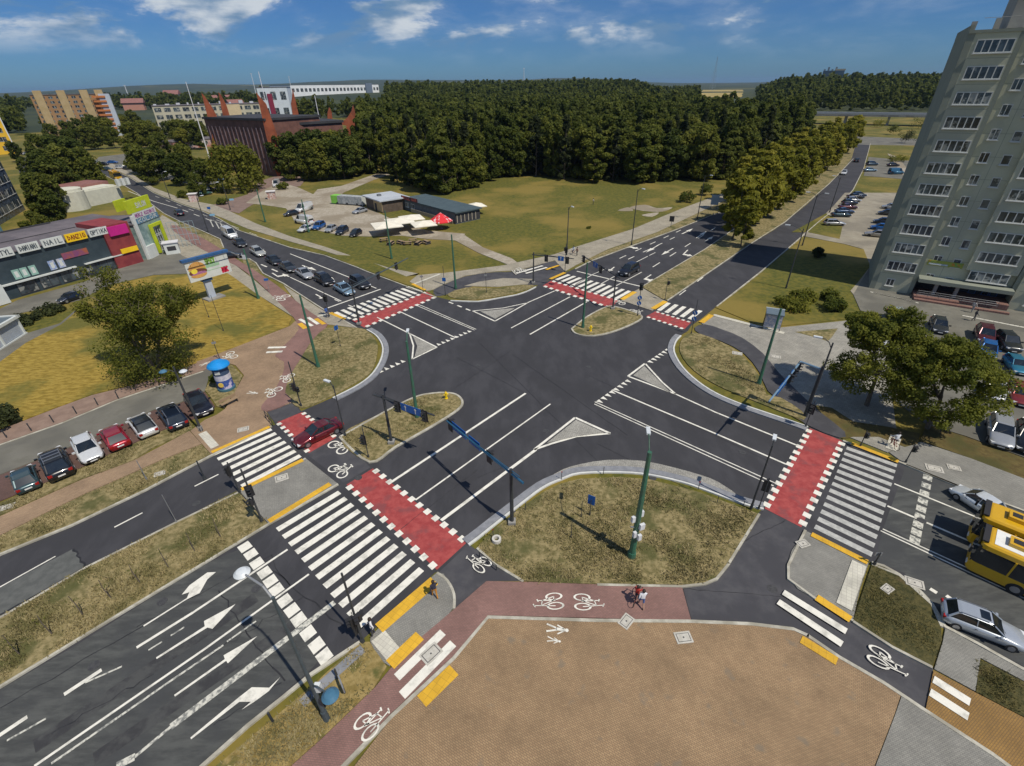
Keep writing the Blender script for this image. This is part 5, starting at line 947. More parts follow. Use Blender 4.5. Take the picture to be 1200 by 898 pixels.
lf_mass = leafmat('forest_mass_leaves', (.068, .092, .014), (.150, .170, .030), rnd=0, scale=.06, trans=.5)
pts = [(x, y) for d, x, y in cand[NEARN:] if d < 330]
pts += [(x, y) for d, x, y in cand[NEARN:] if 330 <= d < 620 and rs.random() < .78]
# farther woods in rings of growing spacing
d = 620.
while d < 2300:
    st = 7.5 + d * .008; az = -50.
    while az < 42:
        x, y = d * math.sin(R(az)), d * math.cos(R(az)); x += rs.uniform(-.4, .4) * st; y += rs.uniform(-.4, .4) * st; q = PX((x, y, 0))
        az += math.degrees(st / d) * (1 if d < 1500 else 1.3)
        if 818 < q[0] < 886 and q[1] > 101: continue
        if 330 < q[0] < 455 and q[1] < 137 or 296 < q[0] <= 330 and q[1] < 127: continue
        if q[0] < 424:
            if q[0] < 345 and mn.noise(Vector((x * .004, y * .004, 0))) < -.35: continue
            if 30 < q[0] < 350 and q[1] > 131: continue
            if rs.random() < .12: continue
        if q[0] > 880 and q[1] > 135: continue
        pts.append((x, y))
    d += st * (1 if d < 1200 else 1.5)
mass(pts, 'forest', 'unbroken dark green forest spreading to the horizon', lf_mass)
# woods behind the road bridge: a nearer belt
# lime trees on the avenue median
GL_ = 'yellow green lime trees along the avenue'
lime = [make_tree('lime_tree', 31 + k, R_, H_, 2.4, 42, 60, .55, lf_lime, 'round', 'yellow green lime tree in the row on the avenue median', 'tree', GL_, .2) for k, (R_, H_) in enumerate([(3.6, 8.6), (3.2, 9.4), (3.9, 9.0)])]
mlin = [((858, 281), .95), ((873, 272), 1.0), ((868, 258), .9), ((884, 263), 1.05), ((888, 248), .95), ((898, 255), 1), ((904, 240), 1.0), ((912, 246), .9), ((920, 229), 1.05), ((925, 237), .9), ((932, 221), 1.0), ((938, 228), .95), ((942, 212), 1.), ((950, 217), 1.), ((953, 203), 1.05), ((960, 208), .95), ((962, 196), 1), ((969, 200), 1.), ((971, 189), 1.), ((977, 193), .9), ((979, 182), 1), ((985, 186), 1.05), ((987, 177), .9), ((992, 180), 1.1), ((996, 172), 1.1), ((868, 290), .7)]
for k, ((x, y), s) in enumerate(mlin):
    p = G(x, y); place(lime[k % 3], p.x, p.y, .1, s * rs.uniform(1.08, 1.28), rs.uniform(0, 6.28))
for x, y, s in [(852, 262, 1.0), (862, 248, 1.1), (880, 240, 1.15), (896, 232, 1.15), (912, 222, 1.15), (928, 212, 1.2), (940, 203, 1.2), (950, 194, 1.2), (960, 186, 1.2), (970, 178, 1.2), (872, 232, 1.1), (892, 222, 1.1), (908, 212, 1.1), (922, 203, 1.1), (934, 195, 1.15), (858, 236, .9)]:
    p = G(x, y); place(lime[1], p.x, p.y, .1, s, rs.uniform(0, 6.28), 'yellow green lime tree on the far side of the avenue', 'lime trees beyond the avenue')
# street and park trees at the left
city = [make_tree('street_tree', 41 + k, R_, H_, 1.6, 52, 90, .52, m, 'round', 'x', 'tree', None, .25) for k, (R_, H_, m) in enumerate([(5.2, 9.5, lf_mid), (4.4, 10.5, lf_dark), (4.8, 8.5, lf_yel)])]
GT = 'leafy trees in the left town quarter'
spots = [(92, 224, 1.25, 1), (72, 216, 1.0, 1), (108, 214, 1.05, 0), (178, 217, 1.1, 1), (244, 219, .8, 0), (224, 214, .7, 1), (206, 208, .55, 0), (234, 230, .6, 0), (350, 200, .9, 1), (362, 212, .8, 1), (340, 210, .55, 0), (376, 212, 1.1, 1), (392, 210, 1.15, 1), (408, 207, 1.1, 1), (420, 202, 1.1, 1), (372, 198, 1.0, 1), (346, 190, .9, 1), (400, 198, 1.1, 1), (334, 206, 1.2, 1), (352, 206, 1.3, 1), (366, 204, 1.35, 1), (382, 205, 1.35, 1), (396, 204, 1.35, 0), (410, 201, 1.3, 1), (343, 212, .9, 1), (374, 212, 1.2, 0), (404, 210, 1.25, 1), (416, 207, 1.1, 1), (166, 204, 1.0, 0), (190, 212, 1.0, 1), (212, 218, .9, 1), (222, 206, 1.0, 0), (196, 190, 1.1, 1), (60, 250, .9, 1), (74, 236, 1.1, 1), (100, 206, 1.2, 1), (78, 200, 1.2, 1), (64, 225, 1.1, 1), (70, 250, .9, 1), (84, 232, 1.0, 1), (112, 222, .9, 0),   (70, 262, .7, 1), (62, 236, .8, 1), (44, 252, .42, 1), (52, 262, .45, 0), (40, 236, .45, 1), (46, 270, .4, 1), (38, 222, .5, 0), (58, 278, .45, 1), (34, 208, .6, 1), (48, 216, .5, 1), (24, 190, .8, 1), (40, 282, .4, 0), (52, 190, 1.1, 0)]
for k, (x, y, s, t) in enumerate(spots):
    p = G(x, y); place(city[t], p.x, p.y, 0, s, rs.uniform(0, 6.28), 'leafy green tree in the belt between the left streets and the church', GT)
cnt = 0
while cnt < 60:
    x, y = rs.uniform(2, 330), rs.uniform(148, 196)
    if inpoly(x, y, [(246, 160), (330, 152), (424, 150), (424, 206), (330, 210), (246, 204)]) or (y > 164 and x < 62) or inpoly(x, y, [(90, 175), (270, 190), (270, 225), (110, 205)]) or (25 < x < 108 and y > 156 and y < 162): continue
    p = G(x, y); place(city[rs.choice([0, 0, 1, 1, 2])], p.x, p.y, 0, rs.uniform(.9, 1.35), rs.uniform(0, 6.28), 'leafy tree among the far blocks at the left', 'far leafy trees among the left blocks'); cnt += 1
# weeping willow in front of the church
c, r_ = [], []; rw = random.Random(9)
for k in range(90):
    a = rw.uniform(0, 6.28); q = rw.uniform(.2, 1) ** .5; c.append((math.cos(a) * 6.2 * q, math.sin(a) * 6.2 * q, 13.0 - 5.5 * q * q - rw.uniform(0, 1) * 5.5 * q)); r_.append(rw.uniform(1.0, 1.7))
p = G(284, 223); e = empty('weeping_willow', p, 0, 'broad yellow green weeping willow in front of the church', 'willow tree'); e.scale = (1.25, 1.25, 1.2); limbs(MB(), 12, 5, 4, 2, .4).build('trunk', m_bark, e)
o = bpy.data.objects.new('crown', mesh_from('crown', leaf_mesh('c', c, r_, 85, .55, 4, lf_yel, flat=1.3, droop=1.2, up=.1), lf_yel)); COL.objects.link(o); o.parent = e
# near sparse willow on the yellow lawn, with bare upper branches
def branchy(seed, base_h, L0, lean=(0, 0), depth=4, r0=.32, spread=.55, tips=None, mb=None):
    rr = random.Random(seed); mb = mb or MB(); tips = [] if tips is None else tips
    def grow(p, d, L_, r, dep):
        q = p + d * L_ * .5 + Vector((rr.uniform(-.1, .1), rr.uniform(-.1, .1), 0)) * L_; e_ = q + (d + Vector((rr.uniform(-.2, .2), rr.uniform(-.2, .2), .06))).normalized() * L_ * .5
        mb.path([p, q, e_], r, r * .62, 5 if dep < 3 else 7)
        if dep <= 2: tips.append((e_, dep)); tips.append((q, dep))
        if dep == 0: return
        for k in range(rr.choice([2, 3]) if dep > 1 else rr.choice([3, 4])):
            a = rr.uniform(0, 6.28); v = (d + Vector((math.cos(a), math.sin(a), rr.uniform(-.15, .35))) * spread * rr.uniform(.7, 1.3)).normalized(); grow(e_, v, L_ * rr.uniform(.62, .85), r * .6, dep - 1)
    grow(Vector((0, 0, 0)), Vector((lean[0], lean[1], 1)).normalized(), L0, r0, depth); return mb, tips
p = G(186, 441); e = empty('sparse_tree', (p.x, p.y, .1), 0, 'large sparse olive tree with bare branches on the yellow lawn', 'tree')
mb = MB(); tips = []
for k, ln_ in enumerate([(-.35, .1), (.25, .2), (.0, -.2)]): branchy(60 + k, 0, 4.2, ln_, 4, .26, .62, tips, mb)
mb.build('trunk', pm('pale_bark', (.16, .13, .09), (.24, .20, .14), scale=3), e)
cs = [tuple(t[0]) for t in tips if t[0].z < 8.8 or random.random() < .40]; c2, r2 = crown_clumps(5, 5.6, 8.0, .3, 100, 'round'); cs2 = cs + c2
v = leaf_mesh('c', cs2, [.8] * len(cs) + [r * .85 for r in r2], 110, .17, 8, lf_yel, droop=.6)
me = mesh_from('crown', v, leafmat('olive_sparse_leaves', (.09, .108, .014), (.19, .20, .030), rnd=0)); o = bpy.data.objects.new('crown', me); COL.objects.link(o); o.parent = e
# eastern trees over the bus stop pavement
lf_east = leafmat('eastern_tree_leaves', (.105, .128, .016), (.235, .245, .036), rnd=.08)
for k, (bx, rad, hh, lab) in enumerate([((1015, 476), 5.4, 7.0, 'leafy tree whose crown hangs over the eastern square'), ((1086, 503), 5.2, 6.8, 'leafy tree on the brown strip by the bus stop')]):
    p = G(*bx); e = empty('street_tree', (p.x, p.y, .1), k * 1.3, lab, 'tree'); mb, tips = branchy(80 + k, 0, 3.3, (.05, .05), 4, .24, .7)
    mb.build('trunk', m_bark, e); c2, r2 = crown_clumps(90 + k, rad, hh, 2.3, 170, 'round'); cs = [tuple(t[0]) for t in tips if t[0].xy.length < rad * 1.1]
    v = leaf_mesh('c', c2 + cs, [r * .52 for r in r2] + [.6] * len(cs), 150, .16, 30 + k, lf_east); o = bpy.data.objects.new('crown', mesh_from('crown', v, lf_east)); COL.objects.link(o); o.parent = e
# bushes
def bush(x, y, rad, h, mat, label, seed):
    p = G(x, y); e = empty('bush', (p.x, p.y, 0), 0, label, 'bush'); rr = random.Random(seed); c = [(rr.uniform(-1, 1) * rad * .7, rr.uniform(-1, 1) * rad * .7, h * rr.uniform(.25, .75)) for _ in range(22)]
    o = bpy.data.objects.new('foliage', mesh_from('foliage', leaf_mesh('b', c, [rad * .35] * 22, 60, .28, seed, mat), mat)); COL.objects.link(o); o.parent = e; MB().path([(0, 0, 0), (0, 0, h * .6)], .07, .03).build('stem', m_bark, e)
for k, (x, y, r1, h, m, lab) in enumerate([(805, 237, 2.6, 3.4, lf_mid, 'round green bush in the field beside the sidewalk'), (827, 229, 2.4, 4, lf_mid, 'taller dark bush near the blue notice board'), (928, 362, 2.6, 1.6, lf_yel, 'wide low bush behind the info board'), (940, 352, 2.0, 1.6, lf_yel, 'olive bush in the middle of the shrub group'), (974, 364, 1.8, 2.2, lf_mid, 'round dark bush nearest the tower footpath'), (970, 352, 1.5, 2, lf_mid, 'small dark bush above the round one'), (957, 302, 1.2, 2.2, lf_con, 'small conical bush standing in the tower shadow'), (6, 498, 1.8, 2.4, lf_con, 'dark shrub at the left edge above the parked cars'), (1052, 190, 4, 3, lf_yel, 'low spreading bush beyond the far car park'), (255, 446, .9, .9, lf_mid, 'low green shrub beside the advertising column'), (690, 268, .5, .5, lf_mid, 'tiny tuft in the open field'), (332, 222, 2.2, 2.6, lf_mid, 'bush at the church forecourt'), (262, 240, 1.7, 2.0, lf_dark, 'dark bush at the mouth of the forecourt'), (214, 232, 2.0, 2.6, lf_mid, 'bush by the northwestern sidewalk'), (60, 366, 2.2, .9, lf_con, 'dark low hedge across the service road'), (30, 378, 2.2, .9, lf_con, 'dark low hedge near the white kiosk'), (1060, 168, 5, 8, lf_con, 'dark bush tree beside the tower edge'), (1046, 158, 4, 7, lf_mid, 'green bush tree beyond the lower street'), (1030, 150, 5, 7, lf_lime, 'yellowish bush tree right of the avenue end'), (1076, 152, 6, 9, lf_mid, 'taller green tree bush beside the tower edge far away'), (1062, 140, 6, 6, lf_dark, 'dark scrub between bridge and lower street'), (900, 152, 6, 7, lf_mid, 'scrub left of the avenue below the bridge'), (1072, 212, 3, 2, lf_yel, 'flat bush by the pale path near the tower')]): bush(x, y, r1, h, m, lab, 200 + k)
# saplings tied to stakes in the median
def sapling(x, y, label):
    p = G(x, y); e = empty('sapling', (p.x, p.y, .1), rs.uniform(0, 6), label, 'sapling', 'young saplings on the dry median'); MB().path([(0, 0, 0), (.05, 0, 1.2), (0, .05, 2.0)], .04, .02, 5).build('stem', m_bark, e)
    c = [(rs.uniform(-.25, .25), rs.uniform(-.25, .25), rs.uniform(1.1, 2.1)) for _ in range(3)]; o = bpy.data.objects.new('foliage', mesh_from('foliage', leaf_mesh('s', c, [.16] * 3, 6, .07, 3, lf_mid), lf_mid)); COL.objects.link(o); o.parent = e
for x, y in [(131, 702), (165, 684), (198, 666), (229, 647), (259, 630), (24, 768), (62, 744), (98, 722)]: sapling(x, y, 'thin bare sapling on the dry grass median')
# tufts of taller grass and weeds on the near verges
def tufts(name, polys, n, mat, label, hh=.11, seed=1):
    r_ = random.Random(seed); vs = []
    for P_, cnt_ in polys:
        x0, x1 = min(q[0] for q in P_), max(q[0] for q in P_); y0, y1 = min(q[1] for q in P_), max(q[1] for q in P_); k = 0; tries = 0
        while k < cnt_ and tries < cnt_ * 12:
            tries += 1
            x, y = r_.uniform(x0, x1), r_.uniform(y0, y1)
            if not inpoly(x, y, P_): continue
            p = G(x, y, .11)
            if mn.noise(p * .35) + r_.uniform(-.35, .35) < .0: continue
            k += 1; h = hh * r_.uniform(.5, 1.5)
            for j in range(5):
                a = r_.uniform(0, 6.28); u = Vector((math.cos(a), math.sin(a), 0)) * h * .28; le = Vector((r_.uniform(-1, 1), r_.uniform(-1, 1), 0)) * h * .9; q = p + Vector((r_.uniform(-.3, .3), r_.uniform(-.3, .3), 0))
                vs += [q - u, q + u, q + u * .4 + le + Vector((0, 0, h)), q - u * .4 + le + Vector((0, 0, h))]
    me = mesh_from(name, np.array([tuple(v) for v in vs]), mat); o = bpy.data.objects.new(name, me); COL.objects.link(o); tag(o, label, 'grass', None, 'stuff')
isl = [(562, 643), (582, 621), (610, 599), (640, 579), (680, 563), (728, 561), (798, 573), (866, 596), (887, 603), (850, 660), (826, 681), (700, 682), (614, 679)]
tufts('grass', [(isl, 4200), ([(398, 513), (433, 539), (508, 496), (540, 470), (524, 462), (484, 468)], 700), ([(0, 802), (140, 717), (238, 658), (312, 613), (278, 578), (206, 614), (100, 667), (0, 724)], 2400), ([(422, 755), (452, 784), (436, 806), (340, 896), (262, 897), (322, 844), (374, 800)], 900), ([(0, 630), (100, 581), (186, 543), (236, 523), (244, 532), (170, 572), (84, 612), (0, 646)], 800), ([(0, 592), (128, 535), (222, 495), (224, 502), (156, 537), (0, 602)], 900), ([(356, 476), (414, 448), (440, 420), (430, 389), (380, 388), (356, 420), (338, 450)], 700), ([(800, 402), (820, 440), (880, 466), (935, 488), (896, 456), (850, 404), (822, 394)], 700)], 1, pm('grass_tufts', (.14, .125, .045), (.34, .28, .14), rough=.9, scale=.4), 'tufts of dry grass on the verges and islands')
tufts('weeds', [([(1022, 663), (1054, 676), (1092, 710), (1102, 748), (1092, 778), (1002, 726)], 900), ([(1148, 775), (1198, 800), (1198, 836), (1146, 810)], 250)], 1, pm('dark_weeds', (.07, .072, .016), (.17, .14, .04), rough=.9, scale=.6), 'dark weeds in the planted beds', .07, 4)
# ---------------------------------------------------------------- vehicles
m_tyre = pm('tyre_rubber', (.02, .02, .02), (.03, .03, .03), rough=.9); m_rim = pm('alloy_rim', (.35, .36, .38), rough=.35, metal=.7)
m_cglass = pm('car_glass', (.012, .016, .02), (.02, .026, .03), rough=.06, spec=.9)
m_head = pm('headlight_glass', (.62, .64, .66), rough=.15); m_tail = pm('tail_light_red', (.30, .012, .010), rough=.25); m_trim = pm('black_plastic', (.022, .022, .024), rough=.6); m_plate = pm('number_plate', (.65, .65, .62))
PAINT = {}
def paint(c, metal=.35):
    k = tuple(c)
    if k not in PAINT:
        PAINT[k] = pm('car_paint_%d' % len(PAINT), c, tuple(v * 1.06 for v in c), rough=.28, metal=metal, coat=.7, scale=8)
    return PAINT[k]
TYPES = {  # length, half width, height, bonnet end, screen base, roof front, roof rear, tail base
    'hatch': (4.05, .87, 1.46, .95, 1.02, .27, -1.30, -1.78), 'sedan': (4.6, .90, 1.44, .92, .98, .10, -1.05, -1.62), 'wagon': (4.7, .90, 1.48, .95, 1.02, .22, -1.75, -2.16), 'suv': (4.55, .93, 1.70, 1.02, 1.10, .35, -1.62, -2.05), 'van': (5.2, .97, 2.15, 1.75, 1.75, 1.05, -2.5, -2.58)}
def car_mesh(tp, col, roofcol=None, rails=False, simple=False, sunroof=False):
    L_, hw, H_, xb, xs, rf, rr_, tb = TYPES[tp]; h2 = L_ / 2; belt = .92 if tp != 'suv' else 1.05
    if tp == 'van': belt = 1.15
    e = bpy.data.objects.new('parked_car', None); COL.objects.link(e)
    body = MB()
    st = [(-h2, hw * .84, .38, .60, .66), (-h2 + .05, hw * .92, .30, .72, belt - .10), (-h2 + .35, hw * .985, .24, .70, belt - .02), (tb + .25, hw, .22, .68, belt), (0, hw, .20, .68, belt + .01), (xb * .8, hw, .22, .68, belt), (xb + .1, hw * .99, .22, .68, belt - .02), (h2 - .75, hw * .97, .22, .66, belt - .12), (h2 - .30, hw * .93, .24, .62, belt - .20), (h2 - .06, hw * .82, .28, .55, belt - .32), (h2, hw * .70, .36, .50, .56)]
    vs = []
    for x, w_, zb, zs, zt in st:
        vs += [(x, -w_ * .9, zb), (x, -w_, zb + (zs - zb) * .45), (x, -w_ * .995, zs), (x, -w_ * .95, zt - .05), (x, -w_ * .84, zt), (x, -w_ * .4, zt + .035), (x, w_ * .4, zt + .035), (x, w_ * .84, zt), (x, w_ * .95, zt - .05), (x, w_ * .995, zs), (x, w_, zb + (zs - zb) * .45), (x, w_ * .9, zb)]
    n = 12; fs = []
    for i in range(len(st) - 1):
        for j in range(n): fs.append((i * n + j, (i + 1) * n + j, (i + 1) * n + (j + 1) % n, i * n + (j + 1) % n))
    fs += [tuple(range(n)), tuple(reversed(range((len(st) - 1) * n, len(st) * n)))]
    body.add(vs, fs); body.sm = [True] * len(body.f)
    bo = body.build('body', paint(col), e)
    # glasshouse
    g = MB(); tw = hw * .84; rw = hw * .68
    gs = [(xs, belt - .03, tw * .96, tw * .96), (rf, H_ - .04, rw, rw), (rr_, H_ - .05, rw * .97, rw * .97), (tb, belt - .03, tw * .93, tw * .93)]
    q = []
    for x, z, w_, _ in gs: q += [(x, -w_, z), (x, w_, z)]
    m_ = [(xs - .15, -tw, belt - .03), (xs - .15, tw, belt - .03), (tb + .2, -tw, belt - .03), (tb + .2, tw, belt - .03)]; q += m_
    g.add(q, [(0, 1, 3, 2), (2, 3, 5, 4), (4, 5, 7, 6), (0, 2, 8), (8, 2, 4, 10), (10, 4, 6), (1, 9, 3), (9, 11, 5, 3), (11, 7, 5)])
    wn = g.build('windows', m_cglass, e)
    r = MB(); rc = [(rf - .02, H_ - .045), (rf - .25, H_ - .005), ((rf + rr_) / 2, H_ + .015), (rr_ + .2, H_ - .01), (rr_ + .0, H_ - .05)]
    vv = []
    for x, z in rc: vv += [(x, -rw * 1.02, z - .05), (x, -rw * .86, z), (x, rw * .86, z), (x, rw * 1.02, z - .05)]
    k = len(rc); ff = [(i * 4 + j, i * 4 + j + 1, (i + 1) * 4 + j + 1, (i + 1) * 4 + j) for i in range(k - 1) for j in range(3)]
    r.add(vv, ff)
    for s in (-1, 1):   # pillars
        for (x0, z0, w0), (x1, z1, w1), t in (((xs - .02, belt, tw * .97), (rf, H_ - .05, rw), .045), ((tb + .02, belt, tw * .95), (rr_, H_ - .06, rw * .98), .07), (((xs + tb) / 2, belt, tw * 1.0), ((rf + rr_) / 2 + .1, H_ - .04, rw * 1.0), .035)):
            r.tube((x0, s * w0, z0), (x1, s * w1, z1), t, n=5)
    if tp == 'van':
        r.add([(rf - .5, -tw * 1.01, belt), (tb + .02, -tw * 1.01, belt), (tb + .05, -rw * 1.03, H_ - .05), (rf - .5, -rw * 1.03, H_ - .05), (rf - .5, tw * 1.01, belt), (tb + .02, tw * 1.01, belt), (tb + .05, rw * 1.03, H_ - .05), (rf - .5, rw * 1.03, H_ - .05)], [(0, 1, 2, 3), (7, 6, 5, 4), (1, 5, 6, 2)])
    ro = r.build('roof', paint(roofcol or col), e)
    if rails:
        for s in (-1, 1): MB().tube((rf - .3, s * rw * .93, H_ + .04), (rr_ + .1, s * rw * .93, H_ + .03), .025, n=5).build('roof_rail', m_rim, ro)
        if rails == 2: 
            for x in (.0, -.5, -1.0): MB().box((rf - .5 + x, 0, H_ + .08), (.06, rw * 1.9, .04)).build('roof_bar', m_rim, ro)
    if sunroof: MB().box((rf - .45, 0, H_ + .012), (.55, rw * 1.2, .02)).build('sunroof', m_cglass, ro)
    wr = .33 if tp not in ('suv', 'van') else .37
    for x in (h2 - .85, -h2 + .82):
        for s in (-1, 1):
            wv = MB(); wv.tube((x, s * (hw - .20), wr), (x, s * (hw + .01), wr), wr, n=14); wo = wv.build('wheel', m_tyre, e)
            if not simple: MB().tube((x, s * (hw + .005), wr), (x, s * (hw + .03), wr), wr * .62, n=10).build('rim', m_rim, wo)
    for s in (-1, 1):
        MB().box((h2 - .20, s * hw * .68, belt - .34), (.34, hw * .38, .13), s * -.30).build('headlight', m_head, e)
        MB().box((-h2 + .04, s * hw * .74, belt - .20), (.16, hw * .30, .20), s * .15).build('tail_light', m_tail, e)
        MB().box((xs - .30, s * (hw + .08), belt + .06), (.14, .22, .14)).build('mirror', paint(col), e)
    MB().box((h2 + .005, 0, .46), (.05, hw * 1.1, .16)).build('grille', m_trim, e)
    MB().box((-h2 - .005, 0, .60), (.04, .5, .12)).build('number_plate', m_plate, e); MB().box((h2 + .02, 0, .38), (.03, .5, .11)).build('number_plate', m_plate, e)
    if not simple:
        MB().tube((xs + .02, -tw * .5, belt + .02), (xs - .4, .15, belt + .28), .012, n=4).build('wiper', m_trim, wn)
        for s in (-1, 1):
            for x in (xs - 1.25, xs - .15): MB().box((x - .35, s * (hw + .005), belt - .12), (.16, .03, .03)).build('door_handle', m_trim, bo)
    return e
CARS = {}
def car(tp, col, rear, front, label, cat='car', group=None, name='parked_car', z=.0, s=None, **kw):
    """rear and front: pixels of the car's two ends at half its height"""
    key = (tp, tuple(col), tuple(sorted((a, str(b)) for a, b in kw.items())))
    if key in CARS: e = tree_copy(CARS[key])
    else: e = car_mesh(tp, col, **kw); CARS[key] = e
    e.name = name; hh = z + .65; a, b = G(rear[0], rear[1], hh), G(front[0], front[1], hh); d = b - a; c = (a + b) / 2
    e.location = (c.x, c.y, z); e.rotation_euler = (0, 0, math.atan2(d.y, d.x)); sc_ = s or min(1.15, max(.88, d.length / TYPES[tp][0])); e.scale = (sc_, (1 + sc_) / 2, (1 + sc_) / 2)
    for k in ('group', 'kind'):
        if k in e: del e[k]
    return tag(e, label, cat, group)
def wcar(tp, col, p, az, label, **kw):
    """car from a centre pixel and a compass heading on the ground, degrees from +X"""
    c = G(p[0], p[1], .65); d = Vector((math.cos(R(az)), math.sin(R(az)), 0)) * TYPES[tp][0] / 2
    return car(tp, col, PX(c - d), PX(c + d), label, **kw)
BLK = (.012, .013, .015); NVY = (.012, .02, .04); SIL = (.36, .38, .40); WHT = (.72, .73, .72); DRD = (.13, .008, .014); REDC = (.30, .012, .025); BLU = (.012, .10, .34); DGR = (.04, .045, .05); TEL = (.04, .075, .085); LBL = (.22, .34, .44)
GP = 'cars parked in the red brick bays at the left'
car('hatch', TEL, (33, 572), (24, 548), 'dark teal hatchback parked at the left edge of the row', group=GP, z=.09)
car('suv', BLK, (74, 560), (57, 526), 'black estate with silver roof bars in the bay row', group=GP, z=.09, rails=2)
car('hatch', WHT, (93, 510), (111, 541), 'white car facing the footpath in the bay row', group=GP, z=.09)
car('hatch', REDC, (142, 523), (126, 500), 'bright red hatchback parked between two white cars', group=GP, z=.09)
car('hatch', WHT, (176, 509), (158, 486), 'white hatchback with a black roof in the bay row', group=GP, z=.09, roofcol=BLK)
car('wagon', NVY, (210, 499), (193, 475), 'dark blue estate parked beside the white black roofed car', group=GP, z=.09, rails=1)
car('sedan', (.016, .018, .028), (222, 457), (243, 487), 'navy saloon facing the street beside the grass bed', group=GP, z=.09)
car('sedan', DRD, (398, 494), (345, 519), 'dark red saloon driving over the red cycle crossing', name='moving_car')
GQ = 'cars queuing on the northwestern street'
for tp, c, r_, f_, lab in [('van', WHT, (262, 271), (277, 279), 'white van at the tail of the queue'), ('sedan', BLK, (274, 280), (288, 289), 'black saloon right behind which the white van waits'), ('wagon', (.42, .43, .40), (294, 290), (310, 300), 'pale beige estate in the queue'), ('sedan', BLK, (312, 300), (330, 310), 'first of two black cars in the queue behind the beige estate'), ('sedan', DGR, (328, 308), (347, 318), 'dark grey saloon ahead of the black car in the queue'), ('sedan', SIL, (348, 315), (366, 326), 'silver saloon in the middle of the queue'), ('suv', BLK, (370, 322), (391, 334), 'black estate next but one behind the zebra'), ('sedan', LBL, (394, 333), (413, 344), 'silver blue saloon waiting first at the stop line'), ('suv', (.02, .022, .026), (412, 326), (432, 337), 'tall black car waiting beside the silver blue saloon')]:
    car(tp, c, r_, f_, lab, group=GQ, name='queuing_car', rails=1 if tp == 'wagon' else False)
car('hatch', NVY, (216, 253), (203, 246), 'small dark car driving away on the northwestern street', name='moving_car')
car('sedan', BLK, (263, 300), (279, 298), 'black saloon at the mouth of the side street', name='waiting_car')
car('suv', (.02, .022, .028), (726, 322), (748, 311), 'black estate approaching the zebra on the avenue', name='moving_car').rotation_euler[2] += math.pi
car('hatch', WHT, (992, 199), (986, 206), 'white car on the right avenue lane far ahead', name='moving_car'); car('hatch', BLK, (1002, 191), (1006, 185), 'dark car farthest along the right avenue lane', name='moving_car')
GG = 'vehicles parked on the gravel yard'
for tp, c, r_, f_, lab in [('van', WHT, (366, 242), (346, 248), 'white delivery van with its nose to the street on the yard'), ('hatch', BLK, (347, 249), (335, 251), 'small black car in front of the white delivery van'), ('van', (.76, .77, .76), (371, 262), (342, 257), 'big white van beside the blue car on the yard'), ('hatch', WHT, (364, 266), (351, 270), 'small white car partly behind the big white van'), ('suv', BLU, (381, 261), (366, 269), 'blue car on the gravel yard'), ('hatch', SIL, (395, 264), (380, 272), 'silver car between blue and black cars on the yard'), ('suv', NVY, (408, 266), (393, 275), 'dark navy car on the gravel yard'), ('hatch', BLK, (422, 270), (411, 276), 'black hatchback at the end of the yard row'), ('sedan', SIL, (430, 245), (413, 249), 'silver saloon by the grey trailer'), ('van', (.7, .7, .7), (327, 213), (321, 220), 'white box van by the brick church')]:
    car(tp, c, r_, f_, lab, group=GG, s=1.0 if tp != 'van' else None, simple=True)
GN = 'cars in the lot between avenue and tower'
for tp, c, p_, az, lab in [('wagon', SIL, (978, 261), -10, 'silver estate nearest the avenue in the pale car park'), ('sedan', (.02, .05, .07), (986, 251), -8, 'dark teal saloon next to the silver estate'), ('sedan', (.03, .06, .12), (990, 247), -8, 'dark blue saloon in the pale car park row'), ('sedan', (.08, .02, .03), (994, 242), -8, 'maroon saloon in the pale car park row'), ('hatch', NVY, (996, 237), -8, 'navy hatchback in the pale car park row'), ('hatch', SIL, (1000, 234), -8, 'silver hatchback among dark cars in the pale car park'), ('sedan', BLK, (1003, 230), -8, 'black saloon near the far end of the row'), ('hatch', (.03, .05, .09), (1007, 228), -8, 'last blue hatchback of the pale car park row'),
                          ('wagon', (.30, .29, .27), (1028, 274), 150, 'greyish beige car beside the tower in the pale car park'), ('hatch', BLU, (1032, 266), 150, 'bright blue car beside the tower in the pale car park'), ('hatch', NVY, (1035, 259), 150, 'navy car partly hidden by the tower edge'), ('hatch', DGR, (1040, 249), 150, 'dark grey car near the tower edge'), ('hatch', SIL, (1044, 242), 150, 'light car near the tower edge'), ('sedan', LBL, (1020, 199), 0, 'silver saloon in the far small car park'), ('suv', (.04, .07, .10), (1022, 192), 0, 'dark blue car in the far small car park'), ('sedan', BLK, (1047, 193), 0, 'black saloon in the far small car park'), ('van', (.05, .15, .24), (1050, 202), 0, 'blue van in the far small car park')]:
    wcar(tp, c, p_, az, lab, group=GN, s=1.0, simple=True, z=.07)
GS = 'cars in the car park under the tower block'
